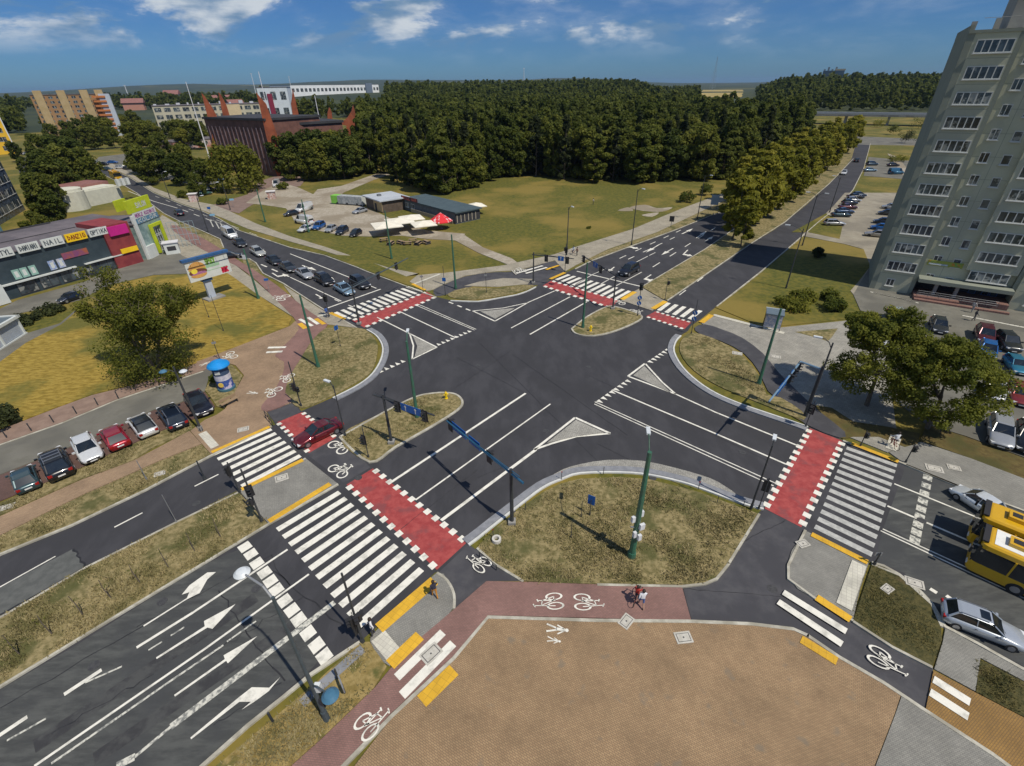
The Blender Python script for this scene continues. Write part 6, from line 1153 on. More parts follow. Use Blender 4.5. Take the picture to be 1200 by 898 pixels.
for tp, c, r_, f_, lab in [('suv', (.45, .52, .58), (1046, 365), (1060, 380), 'pale blue car under the eastern tree crown'), ('hatch', DGR, (1098, 374), (1103, 388), 'dark car between the tree crown and the steps'), ('suv', (.10, .02, .03), (1152, 385), (1156, 401), 'dark maroon car behind the bright blue one'), ('hatch', (.012, .13, .42), (1157, 401), (1158, 419), 'bright blue car in the tower car park'), ('suv', (.03, .035, .036), (1172, 392), (1190, 410), 'black people carrier near the steps'), ('wagon', (.03, .19, .30), (1184, 418), (1199, 436), 'turquoise blue car at the right edge'), ('hatch', WHT, (1166, 446), (1166, 467), 'small white car in the tower car park'), ('wagon', (.22, .03, .03), (1192, 450), (1199, 473), 'dark red car at the right edge'), ('wagon', SIL, (1171, 488), (1175, 524), 'silver car parked beside the brown strip'), ('wagon', BLK, (1204, 496), (1206, 530), 'black car cut by the right edge beside the silver one'), ('sedan', (.3, .3, .32), (1080, 430), (1088, 446), 'grey car hidden below the eastern tree'), ('hatch', WHT, (1034, 392), (1040, 402), 'white car hidden below the eastern tree')]:
    car(tp, c, r_, f_, lab, group=GS, z=.07)
car('wagon', (.42, .46, .50), (1114, 716), (1194, 747), 'silver estate with a sunroof leaving by the bus stop', name='moving_car', sunroof=True, rails=1)
car('hatch', (.70, .74, .76), (1164, 597), (1130, 576), 'white car half hidden behind the yellow bus', name='moving_car')
random.seed(4)
for k, (x, y, az, c) in enumerate([(112, 190, 5, SIL), (122, 192, 5, BLK), (132, 190, 5, BLU), (142, 196, 5, WHT), (150, 197, 5, DGR), (126, 198, 5, TEL), (196, 196, 12, SIL), (204, 198, 12, WHT), (212, 203, 10, DGR), (246, 222, 40, NVY), (240, 226, 40, (.05, .14, .12)), (254, 210, 30, BLU), (40, 192, 60, NVY), (46, 200, 60, SIL), (30, 180, 80, SIL), (34, 215, 80, (.2, .3, .4)), (38, 222, 80, WHT), (40, 230, 80, SIL), (56, 178, 0, DGR), (64, 181, 0, BLK)]):
    wcar(random.choice(['sedan', 'hatch', 'wagon']), c, (x, y), az, ['silver', 'dark', 'blue', 'white', 'grey'][[SIL, BLK, BLU, WHT, DGR].index(c)] + ' car parked far left behind the street trees' if c in (SIL, BLK, BLU, WHT, DGR) else 'dark toned car parked far left behind the street trees', group='far parked cars at the left', s=1.05, simple=True, z=.05)
car('hatch', NVY, (91, 345), (72, 351), 'dark blue car parked in front of the dark shop building', z=.09)
# buses
def bus(front_px, az, label, length, roofcol, white_roof, body=(.62, .36, .012), s=1.0):
    e = empty('city_bus', (0, 0, 0), 0, label, 'bus'); L_, hw, H_ = length, 1.27, 3.0; m_y = pm('bus_yellow', body, tuple(v * 1.05 for v in body), rough=.32, coat=.5, scale=4)
    def sect(mb, zs):  # rounded prism: front at x=0, tail at x=-L_
        ring = []
        for z, ins in zs:
            r_ = .35; w_ = hw - ins; f0 = -ins * 1.4; q = []
            for cx, cy, a0 in ((f0 - r_, w_ - r_, 0), (-L_ + r_ + ins, w_ - r_, 90), (-L_ + r_ + ins, -w_ + r_, 180), (f0 - r_, -w_ + r_, 270)):
                for k in range(4): a = R(a0 + 30 * k); q.append((cx + math.cos(a) * r_, cy + math.sin(a) * r_, z))
            ring.append(q)
        n = 16; vs = [v for q in ring for v in q]; fs = [(i * n + j, i * n + (j + 1) % n, (i + 1) * n + (j + 1) % n, (i + 1) * n + j) for i in range(len(ring) - 1) for j in range(n)]; fs += [tuple(reversed(range(n))), tuple(range((len(ring) - 1) * n, len(ring) * n))]
        mb.add(vs, fs); return mb
    b0 = sect(MB(), [(.32, .04), (.5, 0), (1.15, 0), (1.2, .01)]).build('body', m_y, e)
    gl = sect(MB(), [(1.2, .012), (2.5, .05)]).build('windows', m_cglass, e)
    rf = sect(MB(), [(2.5, .045), (2.82, .08), (2.95, .20), (3.0, .34)]).build('roof', [m_y], e)
    if white_roof: MB().box((-L_ / 2 + .0, 0, 3.01), (L_ - 1.3, 1.78, .03)).build('roof_panel', pm('white_bus_roof', (.72, .73, .70), rough=.5), rf)
    ac = MB(); ac.box((-2.2, 0, 3.15), (1.8, .95, .26)); ac.build('air_conditioner', m_y, e); MB().box((-1.75, .0, 3.29), (.55, .5, .03)).build('grille', m_trim, e)
    MB().box((-5.6, 0, 3.18), (1.9, .8, .3)).build('roof_unit', m_y, e); MB().box((-5.6, 0, 3.35), (.9, .6, .06)).build('roof_hatch', m_trim, e)
    MB().box((.0, 0, 2.62), (.06, 1.7, .30)).build('display', pm('amber_display', (.10, .07, .01), scale=8), e); MB().box((-.2, 0, 3.0), (.34, 2.0, .10)).build('front_cap', m_trim, rf)
    MB().box((-.12, 0, 1.85), (.16, 2.3, 1.5)).build('windscreen', m_cglass, e)
    for s_ in (-1, 1):
        for x in (-2.7, -L_ + 3.2 if L_ < 13 else -8.4): w_ = MB().tube((x, s_ * (hw - .25), .48), (x, s_ * (hw + .02), .48), .48, n=16).build('wheel', m_tyre, e); MB().tube((x, s_ * (hw + .0), .48), (x, s_ * (hw + .04), .48), .26, n=12).build('rim', m_rim, w_)
        MB().box((.25, s_ * (hw + .12), 2.2), (.12, .2, .5)).build('mirror', m_trim, e); MB().box((.0, s_ * .85, .75), (.08, .36, .2)).build('headlight', m_head, e)
    for x in (-2.0, -4.9, -7.0): MB().box((x, hw - .02, 1.85), (.10, .05, 1.3)).build('pillar', m_y, gl); MB().box((x, -hw + .02, 1.85), (.10, .05, 1.3)).build('pillar', m_y, gl)
    MB().box((-2.0, -hw - .005, .85), (1.9, .02, .3)).build('side_advert', pm('pale_blue_advert', (.45, .55, .60), scale=3), e)
    p = G(*front_px); e.location = (p.x, p.y, 0); e.rotation_euler = (0, 0, R(az)); e.scale = (s, s, s); return e
q0, q1 = G(1032, 622), G(1198, 700); baz = math.degrees(math.atan2((q0 - q1).y, (q0 - q1).x))
bus((1131, 626), baz + .5, 'yellow articulated bus with an all yellow roof', 17, 0, False); bus((1129, 656), baz, 'yellow bus with a white roof panel beside the centre line', 12, 0, True)
bp = G(133, 212, 1); e = bus((140, 211), -45, 'small yellow bus far away at the bend of the northwestern street', 10, 0, False)
# ---------------------------------------------------------------- poles, lamps, signals, signs
m_green = pm('green_pole_paint', (.035, .13, .085), (.045, .16, .10), rough=.45, scale=2, c3=(.06, .12, .08), s3=.9)
m_blk = pm('dark_pole_paint', (.035, .04, .045), (.05, .055, .06), rough=.5, scale=3)
m_blue = pm('blue_sign_face', (.012, .10, .36), (.014, .115, .40), rough=.4, scale=4); m_bsteel = pm('blue_grey_pole', (.055, .075, .09), (.07, .095, .11), rough=.45, scale=2)
m_wlamp = pm('white_lamp_shade', (.60, .64, .66), rough=.4); m_blamp = pm('blue_lamp_cap', (.06, .16, .25), rough=.35); m_gal = pm('galvanised_steel', (.30, .31, .32), rough=.5, metal=.4)
def em(name, c, s):
    m = bpy.data.materials.new(name); m.use_nodes = True; b = m.node_tree.nodes['Principled BSDF']; b.inputs['Base Color'].default_value = rgba(c); b.inputs['Emission Color'].default_value = rgba(c); b.inputs['Emission Strength'].default_value = s; return m
m_rl = em('red_signal_lens', (.8, .02, .01), 1.2); m_off = pm('unlit_lens', (.03, .05, .03))
def pole(base, top, r0, r1, mat, label, name='pole', cat='pole', z=.1, arm=None, h=None, group=None, basebox=False):
    p = G(base[0], base[1], z); h = h or height_at(p, top[1]) - z; e = empty(name, p, 0, label, cat, group)
    b = MB(); b.tube((0, 0, 0), (0, 0, h), r0, r1, 10); b.tube((0, 0, 0), (0, 0, .5), r0 * 1.35, r0 * 1.2, 10); b.build('shaft', mat, e)
    if arm:
        for a in arm:
            d = Vector((math.cos(R(a[0])), math.sin(R(a[0])), 0)); L_ = a[1]
            MB().path([(0, 0, h - .6), d * L_ * .3 + Vector((0, 0, h - .05)), d * L_ * .7 + Vector((0, 0, h + .25)), d * L_ + Vector((0, 0, h + .3))], .045, .035, 6).build('arm', mat, e)
            c = d * (L_ + .35) + Vector((0, 0, h + .30))
            if len(a) > 2 and a[2] == 'disc': MB().lathe([(.05, .18), (.22, .14), (.42, 0), (.40, -.06), (.1, -.12)], c, 16).build('lamp_head', a[3] if len(a) > 3 else m_wlamp, e)
            else: MB().box(c, (.75, .26, .14), math.atan2(d.y, d.x)).build('lamp_head', m_wlamp, e)
    return e, h
for b_, t_, lab, arm in [((373, 430), (351, 346), 'green tapered pole on the dry western corner', None), ((489, 489), (473, 400), 'green pole on the rounded island with the gantry', [(95, 1.4)]), ((889, 450), (916, 362), 'green pole on the eastern grass corner', None), ((683, 384), (687, 308), 'green pole on the small island by the yellow hydrant', None), ((534, 338), (531, 275), 'green pole at the northern slip island', None), ((459, 303), (449, 247), 'green pole in front of the cream parasols', None), ((303, 350), (286, 292), 'green pole right of the burger billboard', None), ((311, 260), (302, 222), 'green pole opposite the white delivery van', None), ((362, 272), (354, 234), 'thin green pole beside the small white car', None)]:
    e, h = pole(b_, t_, .19, .11, m_green, lab, 'green_pole', 'pole', arm=arm)
    if b_ == (303, 350): MB().box((-.2, -.2, h * .85), (.5, .1, .7)).build('sign', pm('pale_sign_back', (.5, .52, .55)), e)
# the pole with antenna boxes on the big island
e, h = pole((740, 652), (762, 530), .25, .15, m_green, 'thick green pole with white antenna boxes on the big island', 'antenna_pole', 'pole', arm=[(80, 1.5)])
for dx, dy, z, sx in [(-.42, -.1, 4.0, .34), (.35, -.25, 3.4, .5), (-.20, -.40, 2.75, .3), (.32, .2, 4.3, .3), (.22, -.45, 2.5, .36)]: MB().box((dx * .85, dy * .85, z), (sx * .75, .2, .5), .4).build('antenna_box', pm('white_box', (.62, .64, .66), rough=.5), e)
MB().box((0, -.05, 3.2), (.9, .08, .1)).build('bracket', m_gal, e)
# street lamps
LG = 'street lamps along the northern avenue'
for b_, t_, lab, arm in [((740, 287), (749, 222), 'dark lamp post beside the sidewalk north of the avenue', [(-60, 1.2)]), ((817, 257), (825, 206), 'lamp post near the round bush', [(-60, 1.5)]), ((664, 299), (667, 243), 'lamp post by the cyclists north of the crossing', [(-60, .8)]), ((940, 288), (957, 228), 'lamp post with a double arm beside the right avenue lane', [(150, 1.4), (-30, 1.2)]), ((972, 249), (980, 208), 'lamp post in front of the silver estate lot', [(150, 1.2)]), ((921, 338), (942, 268), 'lamp post on the green lawn with a long curved arm', [(150, 2.0)]), ((944, 488), (980, 402), 'dark lamp post beside the eastern cycle path', [(150, 1.0)]), ((244, 272), (240, 232), 'lamp post by the scaffold at the corner shop', [(60, 1)]), ((200, 234), (197, 203), 'lamp post far up the northwestern street', [(60, 1)]), ((270, 246), (266, 214), 'lamp post at the mouth of the church forecourt', [(-120, 1)])]:
    pole(b_, t_, .12, .07, m_blk, lab, 'street_lamp', 'street lamp', arm=arm)
pole((405, 511), (386, 452), .07, .05, m_blk, 'thin lamp post at the tip of the rounded island', 'street_lamp', 'street lamp', arm=[(150, .4)])
pole((880, 596), (912, 522), .09, .06, m_blk, 'thin black lamp post with a signal at the eastern red crossing', 'street_lamp', 'street lamp', arm=[(60, .3)])
e, h = pole((236, 505), (203, 430), .13, .08, m_blk, 'black lamp post with two round lamps behind the parked cars', 'street_lamp', 'street lamp')
for s, mt in ((-1, m_blamp), (1, m_wlamp)): MB().path([(0, 0, h - .6), (s * .4, -.1, h - .3), (s * .75, -.2, h - .3)], .03, n=5).build('arm', m_blk, e); MB().lathe([(.05, .16), (.2, .12), (.36, 0), (.34, -.06), (.1, -.14)], (s * .95, -.25, h - .35), 16).build('lamp_head', mt, e)
MB().box((0, 0, .3), (.3, .3, .6)).build('base_box', m_conc, e)
# tall near lamp on the sandy verge
p = G(383, 843, .1); e = empty('street_lamp', p, 0, 'tall dark street lamp leaning over the southern street', 'street lamp'); pt = Vector(G(283, 683, 11.2))
hN = 11.0; b = MB(); b.tube((0, 0, 0), (0, 0, hN), .13, .075, 12); b.tube((0, 0, 0), (0, 0, .9), .19, .16, 12); b.build('shaft', m_bsteel, e)
topn = PX((p.x, p.y, hN)); MB().path([(0, 0, hN - .2), (-.5, .35, hN + .3), (-1.5, .9, hN + .35)], .06, .05, 8).build('arm', m_gal, e)
MB().lathe([(.05, .16), (.22, .13), (.36, 0), (.35, -.06), (.1, -.12)], (-1.75, 1.05, hN + .3), 20).build('lamp_head', m_wlamp, e)
MB().path([(0, 0, 3.6), (.4, -.2, 3.9), (.9, -.45, 3.85)], .05, .04, 8).build('arm', m_bsteel, e)
MB().lathe([(.05, .22), (.26, .18), (.44, 0), (.42, -.07), (.12, -.16)], (1.15, -.55, 3.7), 20).build('lamp_head', m_blamp, e)
MB().box((.18, .1, 3.2), (.3, .3, .5)).build('control_box', m_wlamp, e); MB().box((0, .22, 1.2), (.22, .12, .5)).build('control_box', m_blk, e)
for q, lab in (((396, 795), 'short black post on the sandy verge by the drain'), ((404, 812), 'grey slanted sign seen edge on in the sandy verge'), ((320, 846), 'stubby black bollard at the lower end of the sandy verge')):
    pp = G(q[0], q[1], .1); ee = empty('bollard', pp, .6, lab, 'bollard'); MB().tube((0, 0, 0), (0, 0, 1.0), .07, .06, 8).build('post', m_blk, ee)
    if q[0] == 404: MB().box((0, 0, 1.0), (.08, .9, .5)).build('panel', m_gal, ee)
# traffic signals
def head(parent, c, az, n=3, backboard=True, lit=0, s=1.):
    """signal head facing azimuth az (degrees)"""
    a = R(az); d = Vector((math.cos(a), math.sin(a), 0)); c = Vector(c); b = MB()
    if backboard: b.box(c - d * .02, (.04, .62 * s, .34 * n * s + .2), a)
    b.box(c + d * .10, (.22, .34 * s, .33 * n * s), a); hd = b.build('signal_head', m_trim, parent)
    for k in range(n):
        q = c + d * .215 + Vector((0, 0, (n - 1) * .165 * s - k * .33 * s)); MB().tube(q, q + d * .02, .12 * s, n=10).build('lens', m_off, hd)
        v = MB(); v.box(q + d * .12 + Vector((0, 0, .13 * s)), (.22, .26 * s, .02), a); v.build('visor', m_trim, hd)
    return hd
def gantry(base, arm_px0, arm_px1, zarm, label, heads, signs, mat, r=.15, face=None, hpole=None):
    p = G(base[0], base[1], .1); e = empty('signal_gantry', p, 0, label, 'traffic signal'); hp = hpole or zarm + .3
    MB().tube((0, 0, 0), (0, 0, hp), r, r * .8, 10).build('mast', m_blk, e); MB().box((0, 0, .15), (.6, .6, .3)).build('base', m_conc, e)
    a, c = G(arm_px0[0], arm_px0[1], zarm), G(arm_px1[0], arm_px1[1], zarm); u = (c - a).normalized(); off = Vector((p.x, p.y, zarm)) - a; off = off - u * off.dot(u)
    a = a + off - Vector((p.x, p.y, p.z)); c = c + off - Vector((p.x, p.y, p.z)); az0 = math.degrees(math.atan2(u.y, u.x)); fz_ = az0 + 90 * (face or 1)
    MB().tube(a, c, .10, .08, 8).build('arm', mat, e); MB().tube(a.lerp(c, .04) + Vector((0, 0, .35)), c.lerp(a, .3) + Vector((0, 0, .02)), .035, n=5).build('stay', mat, e)
    fd = Vector((math.cos(R(fz_)), math.sin(R(fz_)), 0))
    for t in heads: head(e, a.lerp(c, t) + fd * .12 + Vector((0, 0, -.35)), fz_)
    for t, w_ in signs:
        q = a.lerp(c, t) + fd * .14 + Vector((0, 0, -.15)); sg = MB().box(q, (.04, w_, .78), R(fz_)).build('lane_sign', m_blue, e)
        side = Vector((-fd.y, fd.x, 0)); ar = MB(); o = q + fd * .03
        ar.box(o + Vector((0, 0, -.1)), (.012, .08, .4), R(fz_)); up = Vector((0, 0, 1)); ar.add([o + up * .32, o + up * .1 + side * .16, o + up * .1 - side * .16], [(0, 1, 2)]); ar.build('arrow', m_sign[0], sg)
    return e
gantry((600, 613), (607, 570), (518, 496), 5.4, 'blue signal gantry reaching over the southern lanes', [.42, .97], [(.62, 1.5), (.84, 2.1)], pm('blue_gantry_arm', (.02, .09, .17), rough=.4), .16, face=-1)
gantry((459, 519), (432, 466), (504, 491), 5.4, 'dark signal gantry on the rounded island', [.42, .86], [(.56, 1.1), (.72, 1.2)], m_blk, .15, face=-1)
gantry((718, 362), (722, 327), (678, 300), 5.4, 'signal gantry at the small island over the avenue', [.45, .92], [(.6, 1.4)], m_blk, .13, face=1)
gantry((625, 332), (623, 299), (672, 304), 5.2, 'signal gantry left of the avenue zebra', [.35, .85], [(.7, 1.0)], m_blk, .13, face=-1)
gantry((421, 380), (416, 344), (489, 304), 5.8, 'long grey signal arm over the queue of cars', [.50, .80], [], m_bsteel, .14, face=1)
gantry((901, 471), (901, 466), (938, 424), 5.6, 'bright blue signal arm among eastern saplings', [.8, .97], [(.35, 1.6), (.55, 1.5)], pm('bright_blue_arm', (.10, .26, .42), rough=.35), .12, face=-1, hpole=5.7) if False else None
# the eastern gantry: mast by the lamp, arm over the eastern lanes
pE = G(943, 487, .1); e = empty('signal_gantry', pE, 0, 'blue signal gantry by the eastern square', 'traffic signal'); MB().tube((0, 0, 0), (0, 0, 5.9), .16, .13, 10).build('mast', m_blk, e)
a = G(938, 424, 5.6) - pE; c = G(901, 471, 5.6) - pE; MB().tube(a, c, .11, .08, 8).build('arm', pm('steel_blue_arm', (.16, .26, .36), rough=.35), e); MB().tube((0, 0, 5.6), a, .1, n=6).build('arm', MATS['steel_blue_arm'], e)
u = (c - a).normalized(); fz_ = math.degrees(math.atan2(u.y, u.x)) + 90
for t in (.05, .22, .36): head(e, a.lerp(c, t) + Vector((0, 0, -.4)), fz_)
for t, w_ in ((.5, 1.3), (.66, 1.3), (.3, .9)): q = a.lerp(c, t); MB().box(q + Vector((0, 0, -.25)), (.05, w_, .9), R(fz_)).build('lane_sign', m_blue, e)
def post(base, top, label, heads=(), signs=(), z=.1, r=.06, mat=None, name='signal_post', cat='traffic signal'):
    p = G(base[0], base[1], z); h = height_at(p, top[1]) - z; e = empty(name, p, 0, label, cat); MB().tube((0, 0, 0), (0, 0, h), r, r * .8, 8).build('post', mat or m_blk, e); MB().tube((0, 0, 0), (0, 0, .3), r * 1.9, r * 1.6, 8).build('foot', mat or m_blk, e)
    for zf, az, n in heads: head(e, (math.cos(R(az)) * .14, math.sin(R(az)) * .14, h * zf), az, n, n == 3, s=.9)
    for zf, kind, az in signs:
        d = Vector((math.cos(R(az)), math.sin(R(az)), 0)); c = d * (r + .03) + Vector((0, 0, h * zf)); a_ = R(az)
        if kind == 'disc': sg = MB().tube(c, c + d * .03, .33, n=20).build('round_sign', m_blue, e); v = MB(); o = c + d * .045; sd_ = Vector((-d.y, d.x, 0)); v.add([o + Vector((0, 0, -.2)) + sd_ * .16, o + Vector((0, 0, -.26)) + sd_ * .05, o + Vector((0, 0, .2)) - sd_ * .2, o + Vector((0, 0, .24)) - sd_ * .1], [(0, 1, 2, 3)]); v.build('arrow', m_sign[0], sg)
        if kind == 'square': MB().box(c, (.03, .62, .62), a_).build('square_sign', m_blue, e)
        if kind == 'tall': MB().box(c, (.03, .6, .95), a_).build('blue_sign', m_blue, e)
        if kind == 'yield': v = MB(); sd_ = Vector((-d.y, d.x, 0)); v.add([c + Vector((0, 0, -.4)), c + sd_ * .42 + Vector((0, 0, .32)), c - sd_ * .42 + Vector((0, 0, .32))] + [q + d * .03 for q in (c + Vector((0, 0, -.4)), c + sd_ * .42 + Vector((0, 0, .32)), c - sd_ * .42 + Vector((0, 0, .32)))], [(0, 1, 2), (5, 4, 3), (0, 3, 4, 1), (1, 4, 5, 2), (2, 5, 3, 0)]); v.build('triangular_sign', pm('yield_sign_face', (.6, .45, .05), scale=3), e)
        if kind == 'plate': MB().box(c, (.03, .5, .3), a_).build('plate', m_gal, e)
    return e
post((307, 611), (281, 550), 'pair of black signals at the paved refuge beside the large zebra', [(.62, -60, 3), (.42, -120, 2)], mat=m_blk, r=.08)
post((281, 577), (266, 542), 'black signal post at the upper corner of the paved refuge', [(.72, 180, 3)], r=.07)
e = post((425, 752), (386, 672), 'curved black signal post with several heads at the lower zebra', [(.34, -150, 3), (.34, 60, 2), (.22, 160, 3), (.40, -60, 2)], r=.08)
post((353, 476), (338, 424), 'signal post with a thick head on the western dry corner', [(.45, 200, 3), (.40, -40, 2)], r=.07)
post((432, 536), (423, 500), 'small signal post at the near tip of the rounded island', [(.6, -120, 3)], r=.05)
post((747, 370), (749, 334), 'signal post with a blue arrow sign on the avenue refuge', [(.95, -90, 3)], [(.6, 'disc', -110), (.42, 'disc', -110)], r=.06)
post((810, 391), (818, 351), 'slim post with a blue arrow sign at the short red crossing', [], [(.62, 'disc', -120), (.45, 'disc', -120)], r=.05)
post((522, 346), (520, 312), 'slim post with a blue sign by the northern zebra', [], [(.55, 'square', -100)], r=.05)
post((662, 319), (661, 286), 'signal post where the sidewalk meets the avenue zebra', [(.8, -60, 3), (.8, 120, 2)], r=.06)
post((386, 371), (376, 340), 'signal post beside the person in blue at the northwestern zebra', [(.7, -60, 3), (.7, -160, 2)], r=.06)
post((779, 352), (782, 326), 'low signal post between refuge and median lawn', [(.8, -60, 2)], r=.05)
post((570, 343), (573, 319), 'sign post on the thin northern slip island', [], [(.85, 'plate', -90)], r=.04)
post((399, 406), (395, 382), 'blue square sign on a post at the western dry corner', [], [(.9, 'square', 150)], r=.04)
post((240, 561), (236, 540), 'short black post at the yellow tactile strip', [], [], r=.07, name='bollard', cat='bollard')
post((1024, 662), (1034, 648), 'short dark post at the weedy bed corner', [], [(.8, 'plate', 90)], r=.06)
post((1061, 542), (1064, 520), 'signal post at the right end of the eastern zebra', [(.8, -100, 2)], r=.05)
post((1008, 523), (1010, 505), 'low signal post above the eastern zebra', [(.8, -100, 2)], r=.05)
post((889, 596), (900, 560), 'signal post beside the eastern red crossing', [(.7, 60, 3)], r=.05)
post((944, 500), (952, 470), 'signal post at the top of the eastern red crossing', [(.7, -140, 3)], r=.05)
post((691, 604), (693, 586), 'blue sign on a short post in the big island', [], [(.95, 'tall', 60)], r=.04)
post((681, 606), (680, 588), 'thin bare post in the big island', [], [], r=.03)
post((669, 630), (667, 612), 'yellow green marker bush post in the big island', [], [], r=.03)
post((172, 562), (166, 540), 'thin grey post on the grass by the western street', [], [], r=.04, mat=m_gal)
post((207, 612), (190, 580), 'thin pale post at the kerb of the western median', [], [], r=.03, mat=m_gal)
post((496, 342), (494, 322), 'sign post by the white guide strip', [], [(.9, 'plate', -90)], r=.04)
post((262, 388), (254, 346), 'thin leaning stake in the yellow lawn', [], [], r=.04); post((245, 372), (238, 350), 'shorter thin stake in the yellow lawn', [], [], r=.04)
post((258, 422), (249, 398), 'blue notice on a post behind the advertising column', [], [(.85, 'plate', -60)], r=.05)
for x, y in [(8, 513), (37, 505), (63, 495), (90, 485), (115, 475), (139, 467)]:
    p = G(x, y, .12); e = empty('bollard', p, 0, 'short dark bollard along the pink walk', 'bollard', 'bollards along the pinkish walk'); MB().tube((0, 0, 0), (0, 0, .9), .06, .05, 8).build('post', m_blk, e); MB().tube((0, 0, .86), (0, 0, .96), .075, .05, 8).build('cap', m_blk, e)
for k, (x, y) in enumerate([(616, 598), (658, 562), (707, 556), (818, 574), (870, 596), (578, 630), (840, 590)]):
    p = G(x, y, .12); e = empty('marker_post', p, 0, 'thin marker post behind the curved kerb of the big island', 'post', 'marker posts round the big island'); MB().tube((0, 0, 0), (0, 0, .9), .03, .03, 6).build('post', m_blk, e); MB().box((0, 0, .88), (.08, .08, .08)).build('cap', m_tail if k % 2 else m_gal, e)
def hydrant(x, y, label):
    p = G(x, y, .12); e = empty('hydrant', p, .5, label, 'hydrant'); my = pm('yellow_enamel', (.72, .50, .01), rough=.4); MB().lathe([(.20, 0), (.20, .06), (.14, .08), (.13, .62), (.17, .64), (.17, .70), (.12, .82), (.03, .88)], n=14).build('barrel', my, e); MB().tube((-.28, 0, .52), (.28, 0, .52), .075, n=10).build('outlet', my, e); MB().tube((0, 0, .88), (0, 0, .95), .04, n=6).build('valve', my, e)
hydrant(523, 467, 'yellow hydrant at the tip of the rounded island'); hydrant(692, 388, 'yellow hydrant on the small island by the green pole')
p = G(582, 634, .12); e = empty('drain_ring', p, 0, 'pale concrete ring in the grass near the red crossing', 'manhole'); b = MB()
for k in range(16):
    a, c = math.tau * k / 16, math.tau * (k + 1) / 16; q = [(math.cos(t) * r_, math.sin(t) * r_) for t, r_ in ((a, .2), (a, .36), (c, .36), (c, .2))]; b.add([(x, y, z) for z in (0, .3) for x, y in q], [(4, 5, 6, 7), (0, 3, 7, 4), (1, 5, 6, 2)])
b.build('ring', pm('pale_concrete', (.55, .53, .48)), e)
# billboard
B1 = G(251, 350, .1); e = empty('billboard', B1, 0, 'burger billboard on a pale blue post in the yellow lawn', 'billboard')
Pl, Pr = G(224, 332, 2.6), G(272, 318, 2.6); Bf = Fac((224, 332), (272, 318)); 
u = (Pr - Pl); u.z = 0; u.normalize(); mid = Vector((B1.x, B1.y, 0))
class BF(Fac):
    def __init__(s, p, u): s.p = p; s.u = u; s.n = Vector((u.y, -u.x, 0)); s.az = math.atan2(u.y, u.x); s.n = -s.n if s.n.dot(p) > 0 else s.n
Bf = BF(mid, u); tl, zl = Bf.tz(224, 332, .3); tr2, zr = Bf.tz(272, 318, .3); zt2 = Bf.tz(214, 309, .3)[1]; zb2 = (zl + zr) / 2
def bld(mb, name, mats, par=None):
    o = mb.build(name, mats, par or e); o.location = (-B1.x, -B1.y, -B1.z) if par is None else (0, 0, 0); return o
Wb = tr2 - tl; Hb = zt2 - zb2
bd = MB(); Bf.box(bd, tl, tr2, zb2, zt2, .30, .02); face = bld(bd, 'panel', m_sign[0])
bd = MB(); Bf.box(bd, tl - .3, tr2 + .3, zt2 + .03, zt2 + .45, .5, -.2); bd.box(Bf.P((tl + tr2) / 2, zt2 + .5, 1.3), (Wb, .08, .08), Bf.az); bld(bd, 'lamp_rail', pm('deep_blue_steel', (.03, .10, .25), rough=.4))
for k in range(5): bd = MB(); bd.tube(Bf.P(tl + Wb * (k + .5) / 5, zt2 + .4, .3), Bf.P(tl + Wb * (k + .5) / 5, zt2 + .5, 1.3), .03, n=5); bld(bd, 'lamp_arm', m_blk)
def ell(mb, cx, cz, rx, rz_, o, a0=0, a1=360, n=20): 
    pts_ = [Bf.P(cx + math.cos(R(a0 + (a1 - a0) * k / n)) * rx, cz + math.sin(R(a0 + (a1 - a0) * k / n)) * rz_, o) for k in range(n + 1)]; mb.add(pts_, [tuple(range(n + 1))])
cx, cz = tl + Wb * .235, zb2 + Hb * .48
bd = MB(); bd.cur = 0; ell(bd, cx, cz + Hb * .08, Wb * .20, Hb * .36, .31, 0, 180); bd.cur = 1; Bf.box(bd, cx - Wb * .19, cx + Wb * .20, cz - Hb * .06, cz + Hb * .08, .30, .314); bd.cur = 2; ell(bd, cx, cz - Hb * .06, Wb * .21, Hb * .16, .318); bd.cur = 3; ell(bd, cx + .1, cz - Hb * .14, Wb * .17, Hb * .10, .322); bd.cur = 4; ell(bd, cx - Wb * .08, cz + .02, Wb * .07, Hb * .12, .326); bd.cur = 0; ell(bd, cx, cz - Hb * .17, Wb * .19, Hb * .17, .33, 180, 360)
bo_ = bd.build('burger_picture', [pm('bun_brown', (.55, .28, .07), (.66, .36, .11), scale=4), pm('lettuce', (.22, .42, .04), (.5, .5, .05), scale=4), pm('patty', (.15, .05, .03)), pm('purple_onion', (.30, .10, .28), (.45, .2, .3), scale=4), pm('cheese', (.75, .60, .06))], face)
bd = MB(); letters(bd, Bf, tl + Wb * .46, tl + Wb * .68, zb2 + Hb * .68, zb2 + Hb * .92, .312, 'SPICY', .3); bd.cur = 1; Bf.box(bd, tl + Wb * .44, tl + Wb * .76, zb2 + Hb * .50, zb2 + Hb * .64, .30, .312); Bf.box(bd, tl + Wb * .43, tl + Wb * .93, zb2 + Hb * .34, zb2 + Hb * .37, .30, .312); bd.cur = 2; letters(bd, Bf, tl + Wb * .78, tl + Wb * .92, zb2 + Hb * .10, zb2 + Hb * .30, .312, 'KK', .5)
bd.build('lettering', [pm('green_letters', (.22, .42, .08)), pm('pale_green_bar', (.30, .48, .30)), pm('crimson_letters', (.55, .02, .06))], face)
